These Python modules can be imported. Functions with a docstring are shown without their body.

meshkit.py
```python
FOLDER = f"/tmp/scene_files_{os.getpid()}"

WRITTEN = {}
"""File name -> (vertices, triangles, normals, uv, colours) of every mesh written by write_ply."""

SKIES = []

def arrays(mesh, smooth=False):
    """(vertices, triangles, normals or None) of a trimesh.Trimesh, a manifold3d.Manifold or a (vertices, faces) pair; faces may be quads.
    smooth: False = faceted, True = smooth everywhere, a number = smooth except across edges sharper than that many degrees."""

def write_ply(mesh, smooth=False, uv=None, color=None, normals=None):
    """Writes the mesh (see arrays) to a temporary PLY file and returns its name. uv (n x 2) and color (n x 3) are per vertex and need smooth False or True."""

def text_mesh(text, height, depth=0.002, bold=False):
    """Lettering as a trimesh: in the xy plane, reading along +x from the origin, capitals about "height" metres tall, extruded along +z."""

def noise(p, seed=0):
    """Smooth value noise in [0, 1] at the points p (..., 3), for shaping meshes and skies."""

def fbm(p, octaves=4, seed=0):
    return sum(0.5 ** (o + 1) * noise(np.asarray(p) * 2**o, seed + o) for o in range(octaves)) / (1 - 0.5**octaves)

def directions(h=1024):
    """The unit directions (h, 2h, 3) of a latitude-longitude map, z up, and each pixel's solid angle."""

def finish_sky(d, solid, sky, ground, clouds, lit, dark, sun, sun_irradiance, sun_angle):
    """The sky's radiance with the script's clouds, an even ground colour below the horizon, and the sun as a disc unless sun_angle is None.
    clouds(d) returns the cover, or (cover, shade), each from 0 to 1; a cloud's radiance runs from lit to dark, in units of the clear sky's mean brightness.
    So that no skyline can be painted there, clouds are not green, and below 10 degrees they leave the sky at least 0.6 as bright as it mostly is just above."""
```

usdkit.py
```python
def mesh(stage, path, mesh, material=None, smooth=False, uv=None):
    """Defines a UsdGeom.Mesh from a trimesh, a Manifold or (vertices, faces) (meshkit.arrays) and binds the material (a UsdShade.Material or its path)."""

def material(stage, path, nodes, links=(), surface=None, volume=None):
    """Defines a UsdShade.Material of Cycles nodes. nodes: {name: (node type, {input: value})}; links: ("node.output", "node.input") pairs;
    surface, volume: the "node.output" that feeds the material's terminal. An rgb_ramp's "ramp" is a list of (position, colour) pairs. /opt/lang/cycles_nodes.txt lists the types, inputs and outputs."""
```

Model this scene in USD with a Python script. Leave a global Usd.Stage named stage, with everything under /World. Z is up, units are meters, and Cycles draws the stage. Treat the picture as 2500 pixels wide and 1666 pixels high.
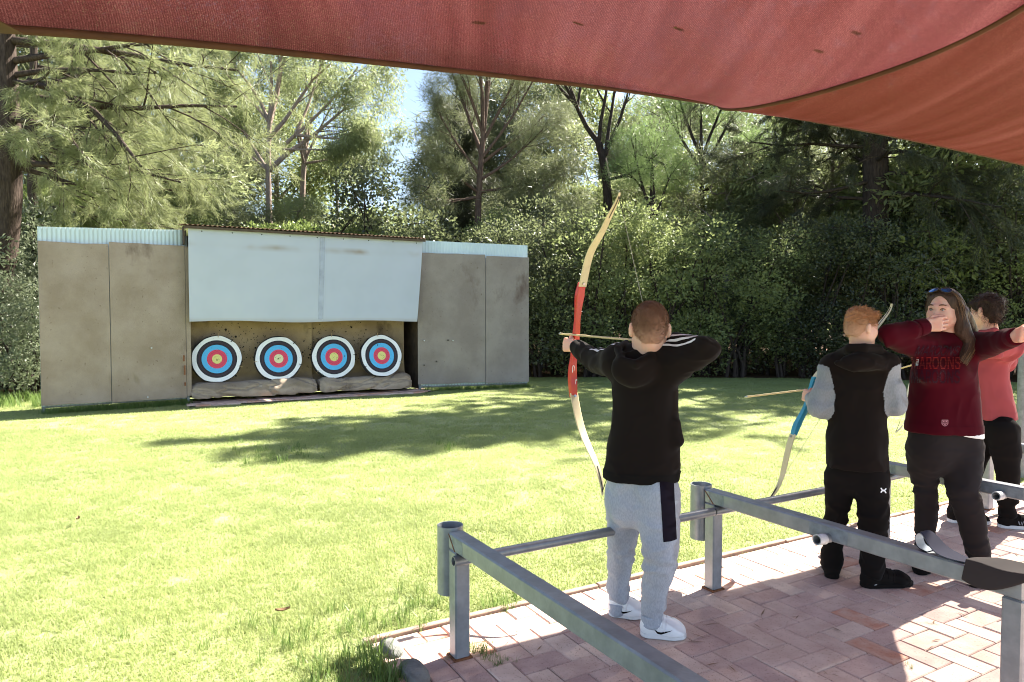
import math, random, numpy as np, trimesh, usdkit, meshkit
from pxr import Usd, UsdGeom, UsdLux, UsdShade, Gf, Sdf, Vt
from scipy.spatial import cKDTree

stage = Usd.Stage.CreateInMemory()
UsdGeom.SetStageUpAxis(stage, 'Z')
UsdGeom.SetStageMetersPerUnit(stage, 1.0)
UsdGeom.Xform.Define(stage, '/World')
UsdGeom.Scope.Define(stage, '/World/Looks')

# ------------------------------------------------------------------ camera, sky, sun, exposure
CAM_Z, FOC, CX, CY, PITCH = 1.46, 1700.0, 1250.0, 833.0, math.radians(2.02)
cam = UsdGeom.Camera.Define(stage, '/World/camera')
cam.CreateHorizontalApertureAttr(36.0)
cam.CreateVerticalApertureAttr(24.0)
cam.CreateFocalLengthAttr(36.0 * FOC / 2500.0)
cam.CreateClippingRangeAttr(Gf.Vec2f(0.05, 2000))
cam.CreateExposureAttr(2.38)
cam.AddTranslateOp().Set(Gf.Vec3d(0, 0, CAM_Z))
cam.AddRotateXOp().Set(90 - math.degrees(PITCH))

SUN = np.array([0.78, 0.65, 1.0]); SUN_H = SUN[:2].copy(); SUN = SUN / np.linalg.norm(SUN)
SUN_EL, SUN_ROT = math.asin(SUN[2]), math.atan2(SUN[0], SUN[1])
usdkit.material(stage, '/World/Looks/sky', {
    'sky': ('sky_texture', {'sky_type': 'single_scattering', 'sun_disc': False, 'sun_elevation': SUN_EL, 'sun_rotation': SUN_ROT,
                            'aerosol_density': 1.6, 'air_density': 1.0, 'ozone_density': 1.0}),
    'bg': ('background_shader', {'strength': 0.052})}, [('sky.color', 'bg.color')], surface='bg.background')
dome = UsdLux.DomeLight.Define(stage, '/World/sky')
UsdShade.MaterialBindingAPI.Apply(dome.GetPrim()).Bind(UsdShade.Material.Get(stage, '/World/Looks/sky'))
dome.GetPrim().SetCustomDataByKey('kind', 'structure')
sun = UsdLux.DistantLight.Define(stage, '/World/sun')
sun.CreateIntensityAttr(1.25); sun.CreateAngleAttr(0.53); sun.CreateNormalizeAttr(True)
sun.CreateColorAttr(Gf.Vec3f(1.0, 0.94, 0.84))
_z = SUN; _x = np.cross([0, 0, 1.0], _z); _x /= np.linalg.norm(_x); _y = np.cross(_z, _x)
sun.AddTransformOp().Set(Gf.Matrix4d(*_x, 0, *_y, 0, *_z, 0, 0, 0, 0, 1))

# ------------------------------------------------------------------ helpers
_F = np.array([0, math.cos(PITCH), -math.sin(PITCH)]); _U = np.array([0, math.sin(PITCH), math.cos(PITCH)])
def ray(px, py):
    return _F + np.array([1.0, 0, 0]) * (px - CX) / FOC + _U * (CY - py) / FOC
def at(px, py, Y):                      # point of the photograph's pixel at distance Y ahead
    d = ray(px, py); return np.array([0, 0, CAM_Z]) + d * (Y / d[1])
def gp(px, py, z=0.0):                  # point of the pixel on the level z
    d = ray(px, py); return np.array([0, 0, CAM_Z]) + d * ((z - CAM_Z) / d[2])
def onplane(px, py, p, n):
    d = ray(px, py); o = np.array([0, 0, CAM_Z]); return o + d * (np.dot(np.asarray(p) - o, n) / np.dot(d, n))
T = np.array([0.868, 0.497, 0.0]); T /= np.linalg.norm(T)     # along the firing line
N = np.array([-T[1], T[0], 0.0])                              # down range
P1 = np.array([-0.225, 2.944, 0.0])                           # first rail post
def tn(t, n, z=0.0): return P1 + T * t + N * n + np.array([0, 0, z])

_used = {}
def numbered(path):
    if path not in _used: _used[path] = 0; return path
    _used[path] += 1; return '%s_%03d' % (path, _used[path])
def tag(p, label=None, cat=None, group=None, kind=None):
    p = p.GetPrim() if hasattr(p, 'GetPrim') else p
    for k, v in (('label', label), ('category', cat), ('group', group), ('kind', kind)):
        if v: p.SetCustomDataByKey(k, v)
    return p
def thing(name, label, cat, loc=(0, 0, 0), rz=0.0, group=None, s=1.0):
    x = UsdGeom.Xform.Define(stage, numbered('/World/' + name))
    x.AddTranslateOp().Set(Gf.Vec3d(*map(float, loc)))
    if rz: x.AddRotateZOp().Set(math.degrees(rz))
    if not np.isscalar(s): x.AddScaleOp().Set(Gf.Vec3f(*map(float, s)))
    elif s != 1.0: x.AddScaleOp().Set(Gf.Vec3f(s, s, s))
    p = tag(x, label, cat, group); p_loc[str(p.GetPath())] = np.array(loc, float); return p
p_loc = {}
def M(name): return UsdShade.Material.Get(stage, '/World/Looks/' + name)
def obj(name, mesh, mat, parent=None, smooth=False, world=True, **kw):
    """one Mesh prim; below a thing the mesh is given in world space (world=True) and moved to the thing's base"""
    base = str(parent.GetPath()) if parent else '/World'
    if parent is not None and world:
        root = '/'.join(base.split('/')[:3]); v, f = (mesh.vertices, mesh.faces) if hasattr(mesh, 'faces') else mesh
        mesh = (np.asarray(v) - p_loc.get(root, np.zeros(3)), np.asarray(f))
    m = usdkit.mesh(stage, numbered(base + '/' + name), mesh, M(mat), smooth=smooth)
    return tag(m, **kw)
def struct(name, mesh, mat, **kw): return obj(name, mesh, mat, kind='structure', **kw)

def cat(meshes):
    vs, fs, n = [], [], 0
    for m in meshes:
        v, f = (np.asarray(m.vertices), np.asarray(m.faces)) if hasattr(m, 'faces') else (np.asarray(m[0], float), np.asarray(m[1], int))
        if f.shape[1] == 4: f = np.vstack([f[:, [0, 1, 2]], f[:, [0, 2, 3]]])
        vs.append(v); fs.append(f + n); n += len(v)
    return np.vstack(vs), np.vstack(fs)
def frame(d):
    d = np.asarray(d, float) / np.linalg.norm(d)
    a = np.cross(d, [0, 0, 1.0] if abs(d[2]) < 0.95 else [1.0, 0, 0]); a /= np.linalg.norm(a)
    return d, a, np.cross(a, d)
def box(c, ax, ay, az, bevel=0.0):
    """box around c with half extents as vectors, edges chamfered"""
    c, ax, ay, az = (np.asarray(x, float) for x in (c, ax, ay, az))
    L = [np.linalg.norm(x) for x in (ax, ay, az)]; U = [x / l for x, l in zip((ax, ay, az), L)]
    if bevel <= 0:
        v = [c + sx * ax + sy * ay + sz * az for sx in (-1, 1) for sy in (-1, 1) for sz in (-1, 1)]
        h = trimesh.convex.convex_hull(np.array(v))
    else:
        b = bevel; v = []
        for sx in (-1, 1):
            for sy in (-1, 1):
                for sz in (-1, 1):
                    for k in range(3):
                        e = [l - (b if i != k else 0) for i, l in enumerate(L)]
                        v.append(c + sx * e[0] * U[0] + sy * e[1] * U[1] + sz * e[2] * U[2])
        h = trimesh.convex.convex_hull(np.array(v))
    return np.array(h.vertices), np.array(h.faces)
Z3 = np.array([0, 0, 1.0])
def abox(c, d, bevel=0.0, ux=T, uy=N):
    return box(c, np.asarray(ux) * d[0] / 2, np.asarray(uy) * d[1] / 2, Z3 * d[2] / 2, bevel)
def tube(pts, radii, sides=8, cap=True):
    p = np.asarray(pts, float); r = np.broadcast_to(np.asarray(radii, float), (len(p),))
    t = np.gradient(p, axis=0); t /= np.linalg.norm(t, axis=1, keepdims=True) + 1e-12
    a = np.zeros_like(p); prev = frame(t[0])[1]
    for i in range(len(p)):
        prev = prev - t[i] * np.dot(prev, t[i]); prev /= np.linalg.norm(prev) + 1e-12; a[i] = prev
    b = np.cross(t, a); g = np.arange(sides) * 2 * np.pi / sides
    v = (p[:, None] + r[:, None, None] * (np.cos(g)[None, :, None] * a[:, None] + np.sin(g)[None, :, None] * b[:, None])).reshape(-1, 3)
    i, j = np.meshgrid(np.arange(len(p) - 1), np.arange(sides), indexing='ij')
    q = np.stack([i * sides + j, i * sides + (j + 1) % sides, (i + 1) * sides + (j + 1) % sides, (i + 1) * sides + j], -1).reshape(-1, 4)
    f = np.vstack([q[:, [0, 1, 2]], q[:, [0, 2, 3]]])
    if cap:
        n = len(v); v = np.vstack([v, p[0], p[-1]]); k = np.arange(sides); e = (len(p) - 1) * sides
        f = np.vstack([f, np.stack([np.full(sides, n), (k + 1) % sides, k], 1), np.stack([np.full(sides, n + 1), e + k, e + (k + 1) % sides], 1)])
    return v, f
def pipe(p0, p1, ro, ri, sides=24):
    """hollow pipe open at both ends"""
    p0, p1 = np.asarray(p0, float), np.asarray(p1, float); d, a, b = frame(p1 - p0); g = np.arange(sides) * 2 * np.pi / sides
    ring = lambda p, r: p + r * (np.cos(g)[:, None] * a + np.sin(g)[:, None] * b)
    v = np.vstack([ring(p0, ro), ring(p1, ro), ring(p1, ri), ring(p0, ri)]); k = np.arange(sides); k2 = (k + 1) % sides; f = []
    for A in range(4):
        B = (A + 1) % 4; f += [np.stack([A * sides + k, A * sides + k2, B * sides + k2, B * sides + k], 1)]
    f = np.vstack(f); f = np.vstack([f[:, [0, 2, 1]], f[:, [0, 3, 2]]]) 
    return v, f
def spline(pts, n):
    from scipy.interpolate import CubicSpline
    p = np.asarray(pts, float); s = np.r_[0, np.cumsum(np.linalg.norm(np.diff(p, axis=0), axis=1))]
    return CubicSpline(s, p)(np.linspace(0, s[-1], n))
def sheet(fn, us, vs):
    """grid surface fn(u, v) -> points"""
    U, V = np.meshgrid(us, vs, indexing='ij'); p = fn(U, V).reshape(-1, 3); nv = len(vs)
    i, j = np.meshgrid(np.arange(len(us) - 1), np.arange(nv - 1), indexing='ij')
    q = np.stack([i * nv + j, (i + 1) * nv + j, (i + 1) * nv + j + 1, i * nv + j + 1], -1).reshape(-1, 4)
    return p, np.vstack([q[:, [0, 1, 2]], q[:, [0, 2, 3]]])
def thick(sh, off):
    """closed thin slab from an open grid sheet (v, f): off is the offset vector of the back side"""
    v, f = sh; n = len(v); e = np.sort(np.vstack([f[:, [0, 1]], f[:, [1, 2]], f[:, [2, 0]]]), 1)
    d = np.vstack([f[:, [0, 1]], f[:, [1, 2]], f[:, [2, 0]]])
    u, idx, cnt = np.unique(e, axis=0, return_index=True, return_counts=True)
    bd = d[idx[cnt == 1]]
    side = np.vstack([np.stack([bd[:, 0], bd[:, 0] + n, bd[:, 1]], 1), np.stack([bd[:, 1], bd[:, 0] + n, bd[:, 1] + n], 1)])
    return np.vstack([v, v + off]), np.vstack([f, f[:, ::-1] + n, side])

# ------------------------------------------------------------------ materials
def mat(name, color, rough=0.6, var=0.15, scale=8.0, metal=0.0, bump=0.0, bscale=60.0, spec=0.3, coord='position', color2=None, rnd=0.0, sheen=0.0,
        detail=5.0, lo=0.35, hi=0.65, stretch=None, bdist=0.01, islands=0.0):
    c = np.array(color, float); c2 = np.array(color2, float) if color2 is not None else c * (1 - var)
    nodes = {'geo': ('geometry', {}), 'tc': ('texture_coordinate', {}),
             'map': ('mapping', {'scale': tuple(stretch) if stretch is not None else (1.0, 1.0, 1.0)}),
             'n1': ('noise_texture', {'scale': float(scale), 'detail': float(detail), 'roughness': 0.6}),
             'rp': ('rgb_ramp', {'ramp': [(0, tuple(c2)), (lo, tuple(c2)), (hi, tuple(c)), (1, tuple(np.minimum(c * (1 + 0.4 * var), 1)))]}),
             'p': ('principled_bsdf', {'roughness': float(rough), 'metallic': float(metal), 'specular_ior_level': float(spec)})}
    if sheen: nodes['p'][1].update(sheen_weight=float(sheen), sheen_roughness=0.5)
    src = 'geo.position' if coord == 'position' else 'tc.object'
    links = [(src, 'map.vector'), ('map.vector', 'n1.vector'), ('n1.fac', 'rp.fac')]
    out = 'rp.color'
    if rnd or islands:
        nodes['oi'] = ('object_info', {}); nodes['mr'] = ('map_range', {'from_min': 0.0, 'from_max': 1.0, 'to_min': 1 - (rnd or islands), 'to_max': 1 + (rnd or islands)})
        nodes['hv'] = ('hsv', {'hue': 0.5, 'saturation': 1.0, 'fac': 1.0})
        links += [('oi.random' if rnd else 'geo.random_per_island', 'mr.value'), ('mr.result', 'hv.value'), (out, 'hv.color')]; out = 'hv.color'
    links.append((out, 'p.base_color'))
    if bump:
        nodes['n2'] = ('noise_texture', {'scale': float(bscale), 'detail': 4.0}); nodes['b'] = ('bump', {'strength': float(bump), 'distance': float(bdist)})
        links += [('map.vector', 'n2.vector'), ('n2.fac', 'b.height'), ('b.normal', 'p.normal')]
    return usdkit.material(stage, '/World/Looks/' + name, nodes, links, surface='p.BSDF')

def leafmat(name, cols, trans=0.35, rough=0.42, spec=0.4, clump=0.5):
    """cols: dark .. light; each leaf (island) takes its own tone, clumps vary slowly through the crown"""
    nodes = {'geo': ('geometry', {}), 'n1': ('noise_texture', {'scale': 0.9, 'detail': 2.0}), 'oi': ('object_info', {}),
             'mx': ('mix_float', {'fac': clump}), 'rp': ('rgb_ramp', {'ramp': [(k / (len(cols) - 1), tuple(c)) for k, c in enumerate(cols)]}),
             'p': ('principled_bsdf', {'roughness': rough, 'specular_ior_level': spec}), 't': ('translucent_bsdf', {}),
             'br': ('hsv', {'hue': 0.495, 'saturation': 1.0, 'value': 1.5, 'fac': 1.0}), 'm': ('mix_closure', {'fac': trans})}
    links = [('geo.position', 'n1.vector'), ('geo.random_per_island', 'mx.a'), ('n1.fac', 'mx.b'), ('mx.result', 'rp.fac'), ('rp.color', 'p.base_color'),
             ('rp.color', 'br.color'), ('br.color', 't.color'), ('p.BSDF', 'm.closure1'), ('t.BSDF', 'm.closure2')]
    return usdkit.material(stage, '/World/Looks/' + name, nodes, links, surface='m.closure')

mat('galvanised', (0.27, 0.29, 0.31), rough=0.40, var=0.25, scale=14, metal=0.5, bump=0.08, bscale=90, spec=0.5)
mat('galvanised_dull', (0.25, 0.265, 0.275), rough=0.55, var=0.3, scale=25, metal=0.45, spec=0.4)
mat('weld_patch', (0.23, 0.26, 0.29), rough=0.5, var=0.3, scale=30, metal=0.4)
mat('rust', (0.22, 0.09, 0.04), rough=0.85, var=0.5, scale=60)
mat('white_paint', (0.62, 0.64, 0.66), rough=0.5, var=0.25, scale=40)
mat('dark_hole', (0.03, 0.03, 0.03), rough=0.9)
# ------------------------------------------------------------------ ground
rng = np.random.default_rng(5)
def lawn_material(name, cols, scale):
    usdkit.material(stage, '/World/Looks/' + name, {
        'geo': ('geometry', {}), 'n1': ('noise_texture', {'scale': scale, 'detail': 6.0, 'roughness': 0.65}), 'n2': ('noise_texture', {'scale': 0.7, 'detail': 3.0}),
        'n3': ('noise_texture', {'scale': 55.0, 'detail': 4.0, 'roughness': 0.7}),
        'mx': ('mix_float', {'fac': 0.4}), 'mx2': ('mix_float', {'fac': 0.45}), 'rp': ('rgb_ramp', {'ramp': cols}),
        'b': ('bump', {'strength': 0.7, 'distance': 0.02}), 'p': ('principled_bsdf', {'roughness': 0.85, 'specular_ior_level': 0.1})},
        [('geo.position', 'n1.vector'), ('geo.position', 'n2.vector'), ('geo.position', 'n3.vector'), ('n1.fac', 'mx.a'), ('n2.fac', 'mx.b'), ('mx.result', 'mx2.a'),
         ('n3.fac', 'mx2.b'), ('mx2.result', 'rp.fac'), ('rp.color', 'p.base_color'), ('n3.fac', 'b.height'), ('b.normal', 'p.normal')], surface='p.BSDF')
lawn_material('lawn', [(0, (0.15, 0.14, 0.065)), (0.36, (0.21, 0.225, 0.09)), (0.5, (0.26, 0.295, 0.13)), (0.64, (0.33, 0.35, 0.18)), (1, (0.42, 0.40, 0.25))], 9.0)
lawn_material('litter', [(0, (0.03, 0.018, 0.010)), (0.4, (0.07, 0.04, 0.022)), (0.6, (0.12, 0.07, 0.04)), (1, (0.22, 0.15, 0.10))], 14.0)

# lawn ends at the hedge and the bush; beyond it the leaf litter sheet runs to the horizon
struct('ground', sheet(lambda u, v: np.stack([u, v, np.full_like(u, -0.03)], -1), np.linspace(-400, 400, 3), np.linspace(-300, 600, 3)), 'litter')
lawn_out = np.array([(-40, -20), (30, -20), (30, 10), (12, 15.4), (6.5, 16.6), (2.5, 16.9), (-3, 16.6), (-6.2, 14.2), (-9, 12.4), (-12, 12.0), (-40, 14)], float)
from shapely.geometry import Polygon, Point, box as sbox
from shapely import contains_xy
LAWN = Polygon(lawn_out)
lv, lf = trimesh.creation.triangulate_polygon(LAWN, engine='earcut')
struct('lawn', (np.c_[lv, np.full(len(lv), -0.018)], lf), 'lawn')

# ------------------------------------------------------------------ brick paving (herringbone set square to the firing line)
PT0, PN1, PT1, PN0 = -0.30, 0.345, 8.0, -4.2
c = [tn(PT0, PN0, -0.010), tn(PT1, PN0, -0.010), tn(PT1, PN1, -0.010), tn(PT0, PN1, -0.010)]
mat('sand_joint', (0.10, 0.065, 0.045), rough=0.95, var=0.6, scale=40, bump=0.3, bscale=200)
paving = struct('paving', (np.array(c), np.array([[0, 1, 2], [0, 2, 3]])), 'sand_joint', world=False)
def brickmat(name, a, b, speck=0.55):
    usdkit.material(stage, '/World/Looks/' + name, {
        'geo': ('geometry', {}), 'n1': ('noise_texture', {'scale': 9.0, 'detail': 5.0, 'roughness': 0.6}), 'rp': ('rgb_ramp', {'ramp': [(0, b), (0.38, b), (0.62, a), (1, a)]}),
        'n2': ('noise_texture', {'scale': 130.0, 'detail': 2.0}), 'r2': ('rgb_ramp', {'ramp': [(0, (1, 1, 1)), (0.62, (1, 1, 1)), (0.70, (speck, speck * 0.9, speck * 0.85)), (1, (0.3, 0.25, 0.22))]}),
        'n3': ('noise_texture', {'scale': 2.2, 'detail': 4.0}), 'r3': ('rgb_ramp', {'ramp': [(0, (0.80, 0.76, 0.74)), (0.45, (0.95, 0.94, 0.93)), (0.65, (1.05, 1.05, 1.05)), (1, (1.1, 1.1, 1.1))]}),
        'm1': ('mix_color', {'blend_type': 'multiply', 'fac': 1.0}), 'm2': ('mix_color', {'blend_type': 'multiply', 'fac': 1.0}),
        'b': ('bump', {'strength': 0.35, 'distance': 0.004}), 'p': ('principled_bsdf', {'roughness': 0.82, 'specular_ior_level': 0.25})},
        [('geo.position', 'n1.vector'), ('geo.position', 'n2.vector'), ('geo.position', 'n3.vector'), ('n1.fac', 'rp.fac'), ('n2.fac', 'r2.fac'), ('n3.fac', 'r3.fac'),
         ('rp.color', 'm1.a'), ('r2.color', 'm1.b'), ('m1.result', 'm2.a'), ('r3.color', 'm2.b'), ('m2.result', 'p.base_color'), ('n2.fac', 'b.height'), ('b.normal', 'p.normal')], surface='p.BSDF')
brick_tones = [((0.60, 0.445, 0.375), (0.51, 0.355, 0.295)), ((0.64, 0.49, 0.41), (0.55, 0.395, 0.325)), ((0.56, 0.40, 0.345), (0.48, 0.33, 0.285)), ((0.68, 0.53, 0.44), (0.58, 0.43, 0.35)),
               ((0.60, 0.41, 0.32), (0.52, 0.25, 0.17)), ((0.52, 0.37, 0.32), (0.42, 0.285, 0.25))]
for k, (a, b) in enumerate(brick_tones): brickmat('brick_tone_%d' % k, a, b)
def brick_mesh(t0, t1, n0, n1, top, tilt):
    g, b = 0.0022, 0.004; t0, t1, n0, n1 = t0 + g, t1 - g, n0 + g, n1 - g
    rings = []
    for z, i in ((-0.05, 0), (-b, 0), (0, b)):
        for (t, n) in ((t0 + i, n0 + i), (t1 - i, n0 + i), (t1 - i, n1 - i), (t0 + i, n1 - i)):
            rings.append(tn(t, n, z + top + tilt[0] * (t - (t0 + t1) / 2) + tilt[1] * (n - (n0 + n1) / 2)))
    f = []
    for r in range(2):
        for k in range(4):
            a0, a1 = r * 4 + k, r * 4 + (k + 1) % 4; f += [[a0, a1, a1 + 4], [a0, a1 + 4, a0 + 4]]
    f += [[8, 9, 10], [8, 10, 11]]
    return np.array(rings), np.array(f)
U = 0.116
cells = []
x0, x1, y0, y1 = 0, int((PT1 - PT0) / U), 0, int((PN1 - PN0) / U)
rows = range(-2, y1 + 2)
for yy in rows:
    for xx in range(-2, x1 + 2):
        k = (xx - yy) % 4
        if k == 0: cells.append((xx, yy, xx + 2, yy + 1))
        if k == 3: cells.append((xx, yy, xx + 1, yy + 2))
bricks = []
for (a, b_, c_, d) in cells:          # n counted from the front edge backwards
    ta, tb = PT0 + a * U, PT0 + c_ * U; na, nb = PN1 - 0.035 - d * U, PN1 - 0.035 - b_ * U
    ta, tb, na, nb = max(ta, PT0), min(tb, PT1), max(na, PN0), min(nb, PN1 - 0.035)
    if tb - ta < 0.03 or nb - na < 0.03: continue
    m = tn((ta + tb) / 2, (na + nb) / 2)
    post = any(abs((ta + tb) / 2 - 1.5 * q) < 0.02 + (tb - ta) / 2 and abs((na + nb) / 2) < 0.02 + (nb - na) / 2 for q in range(5))
    dist = m[1] if m[1] > 0.3 else 99
    vis = m[1] > 2.6 and abs(m[0] / m[1]) < 0.75
    bricks.append((0 if vis else 1, dist, (ta, tb, na, nb)))
bricks.sort(key=lambda b: (b[0], b[1]))
rest = []
for i, (hid, dist, (ta, tb, na, nb)) in enumerate(bricks):
    bm = brick_mesh(ta, tb, na, nb, rng.normal(0, 0.0013), rng.normal(0, 0.006, 2))
    if i < 300: obj('brick', bm, 'brick_tone_%d' % rng.choice(6, p=[.26, .2, .2, .16, .07, .11]), paving, world=False)
    else: rest.append(bm)
for k in range(4): obj('brick_field', cat(rest[k::4]), 'brick_tone_%d' % k, paving, world=False, kind='stuff')
mat('edging', (0.36, 0.26, 0.20), rough=0.85, var=0.3, scale=12, bump=0.3, bscale=120)
ed = []; tcur = PT0 - 0.02
while tcur < PT1:
    ln = rng.uniform(1.1, 1.7); ed.append((tcur, min(tcur + ln, PT1))); tcur += ln + 0.006
for a, b_ in ed:
    obj('edging_strip', abox(tn((a + b_) / 2, PN1 - 0.014 + rng.normal(0, .003), -0.012 + rng.normal(0, .002)), (b_ - a, 0.034, 0.05), 0.004), 'edging', paving, world=False)
# two rounded grey edging stones half hidden in the grass at the paving's left end
mat('grey_stone', (0.22, 0.22, 0.20), rough=0.9, var=0.4, scale=18, bump=0.4, bscale=80)
for px, py, s, lab in ((955, 1588, (0.085, 0.042, 0.04), 'rounded grey stone in the grass just off the corner of the brick paving'),
                       (1012, 1648, (0.10, 0.05, 0.045), 'rounded grey stone beside the left edge of the bricks at the bottom of the picture')):
    q = gp(px, py, 0.0); st = trimesh.creation.icosphere(3); w = np.array(st.vertices)
    w = w * (1 + 0.18 * (meshkit.fbm(w * 1.7 + 3 * px, 3) - 0.5)[:, None]); w = np.sign(w) * np.abs(w) ** 0.8
    o = thing('edging_stone', lab, 'stone', q)
    obj('stone', (q + w[:, :1] * s[0] * -N + w[:, 1:2] * s[1] * T + w[:, 2:] * s[2] * Z3, st.faces), 'grey_stone', o, smooth=True)

# ------------------------------------------------------------------ rails: four shooting bays
W = 0.07; HZ = 0.535
def rail(k, base, label, stub, cup=True, rear=1.44, pipe_to=None):
    o = thing('rail_frame', label, 'railing', base, group=None)
    B = lambda t, n, z: base + T * t + N * n + Z3 * z
    obj('post', abox(B(0, 0, (HZ - W) / 2), (W - 0.001, W - 0.001, HZ - W - 0.002), 0.006), 'galvanised', o)
    obj('rear_post', abox(B(0, -rear, (HZ - W) / 2), (W, W, HZ - W - 0.002), 0.006), 'galvanised', o)
    obj('beam', abox(B(0, -rear / 2, HZ - W / 2), (W, rear + W, W), 0.006), 'galvanised', o)
    obj('base_stain', abox(B(0, 0, 0.003), (W + 0.016, W + 0.016, 0.012), 0.002), 'rust', o)
    # mitred weld seam on the left face, with the dull zinc sprayed over it
    s0, s1 = B(-W / 2 - 0.001, W / 2 - 0.004, HZ - 0.006), B(-W / 2 - 0.001, -W / 2 + 0.004, HZ - W + 0.004)
    obj('weld_seam', tube([s0, (s0 + s1) / 2 + Z3 * 0.001, s1], [0.0022, 0.003, 0.0035], 6), 'rust', o)
    obj('zinc_patch', abox(B(-W / 2 - 0.0004, -W / 2 - 0.015, HZ - W / 2), (0.0012, 0.10, W - 0.014)), 'weld_patch', o)
    if cup:
        c0 = B(0, W / 2 + 0.0585, 0); cu = obj('quiver_tube', pipe(c0 + Z3 * (HZ - 0.285), c0 + Z3 * (HZ + 0.012), 0.057, 0.0525, 32), 'galvanised', o, smooth=30)
        obj('tube_floor', tube([c0 + Z3 * (HZ - 0.28), c0 + Z3 * (HZ - 0.275)], 0.0525, 24), 'galvanised_dull', cu)
    if stub:
        a = B(-W / 2 + 0.01, -0.71, HZ - W + 0.012); b_ = a - T * 0.085 + Z3 * 0.004
        obj('zinc_patch', abox(B(-W / 2 - 0.0004, -0.71, HZ - W / 2), (0.0012, 0.19, W - 0.014)), 'weld_patch', o)
        s = obj('bow_peg', pipe(a, b_, 0.021, 0.017, 20), 'galvanised', o, smooth=30)
        obj('white_cap', pipe(a - T * 0.035, b_ - T * 0.001, 0.0235, 0.0212, 20), 'white_paint', s, smooth=30)
    if pipe_to is not None:
        obj('cross_pipe', pipe(B(-0.055, -W / 2 - 0.0215, HZ - W - 0.026), pipe_to - T * (W / 2 + 0.028) - N * (W / 2 + 0.0215) + Z3 * (HZ - W - 0.026), 0.0215, 0.018, 20), 'galvanised', o, smooth=30)
    return o
posts = [P1 + T * 1.503 * k for k in range(6)]; posts[3] = np.array([3.60, 5.24, 0.0]); posts[4] = posts[3] + T * 1.5
posts_lab = ['galvanised rail frame nearest the camera, its long beam crossing the bottom of the picture', 'galvanised rail frame with armguards draped on its beam, right of the boy in grey trousers',
             'galvanised rail frame behind the boy in black and the woman', 'galvanised rail frame farthest right, behind the boy in the pink hoodie']
for k in range(4):
    rail(k, posts[k], posts_lab[k], stub=k in (1, 2), rear=2.3 if k == 0 else 1.44, pipe_to=posts[k + 1])

# grey steel post at the right edge
q = at(2501, 900, 6.3); q[2] = 0
o = thing('steel_post', 'plain grey round steel post at the far right edge behind the pink hoodie', 'post', q)
obj('shaft', tube([q, q + Z3 * 1.17], 0.05, 20), 'galvanised_dull', o, smooth=30); obj('cap', tube([q + Z3 * 1.171, q + Z3 * 1.19, q + Z3 * 1.195], [0.053, 0.053, 0.04], 20), 'galvanised_dull', o, smooth=30)

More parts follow.
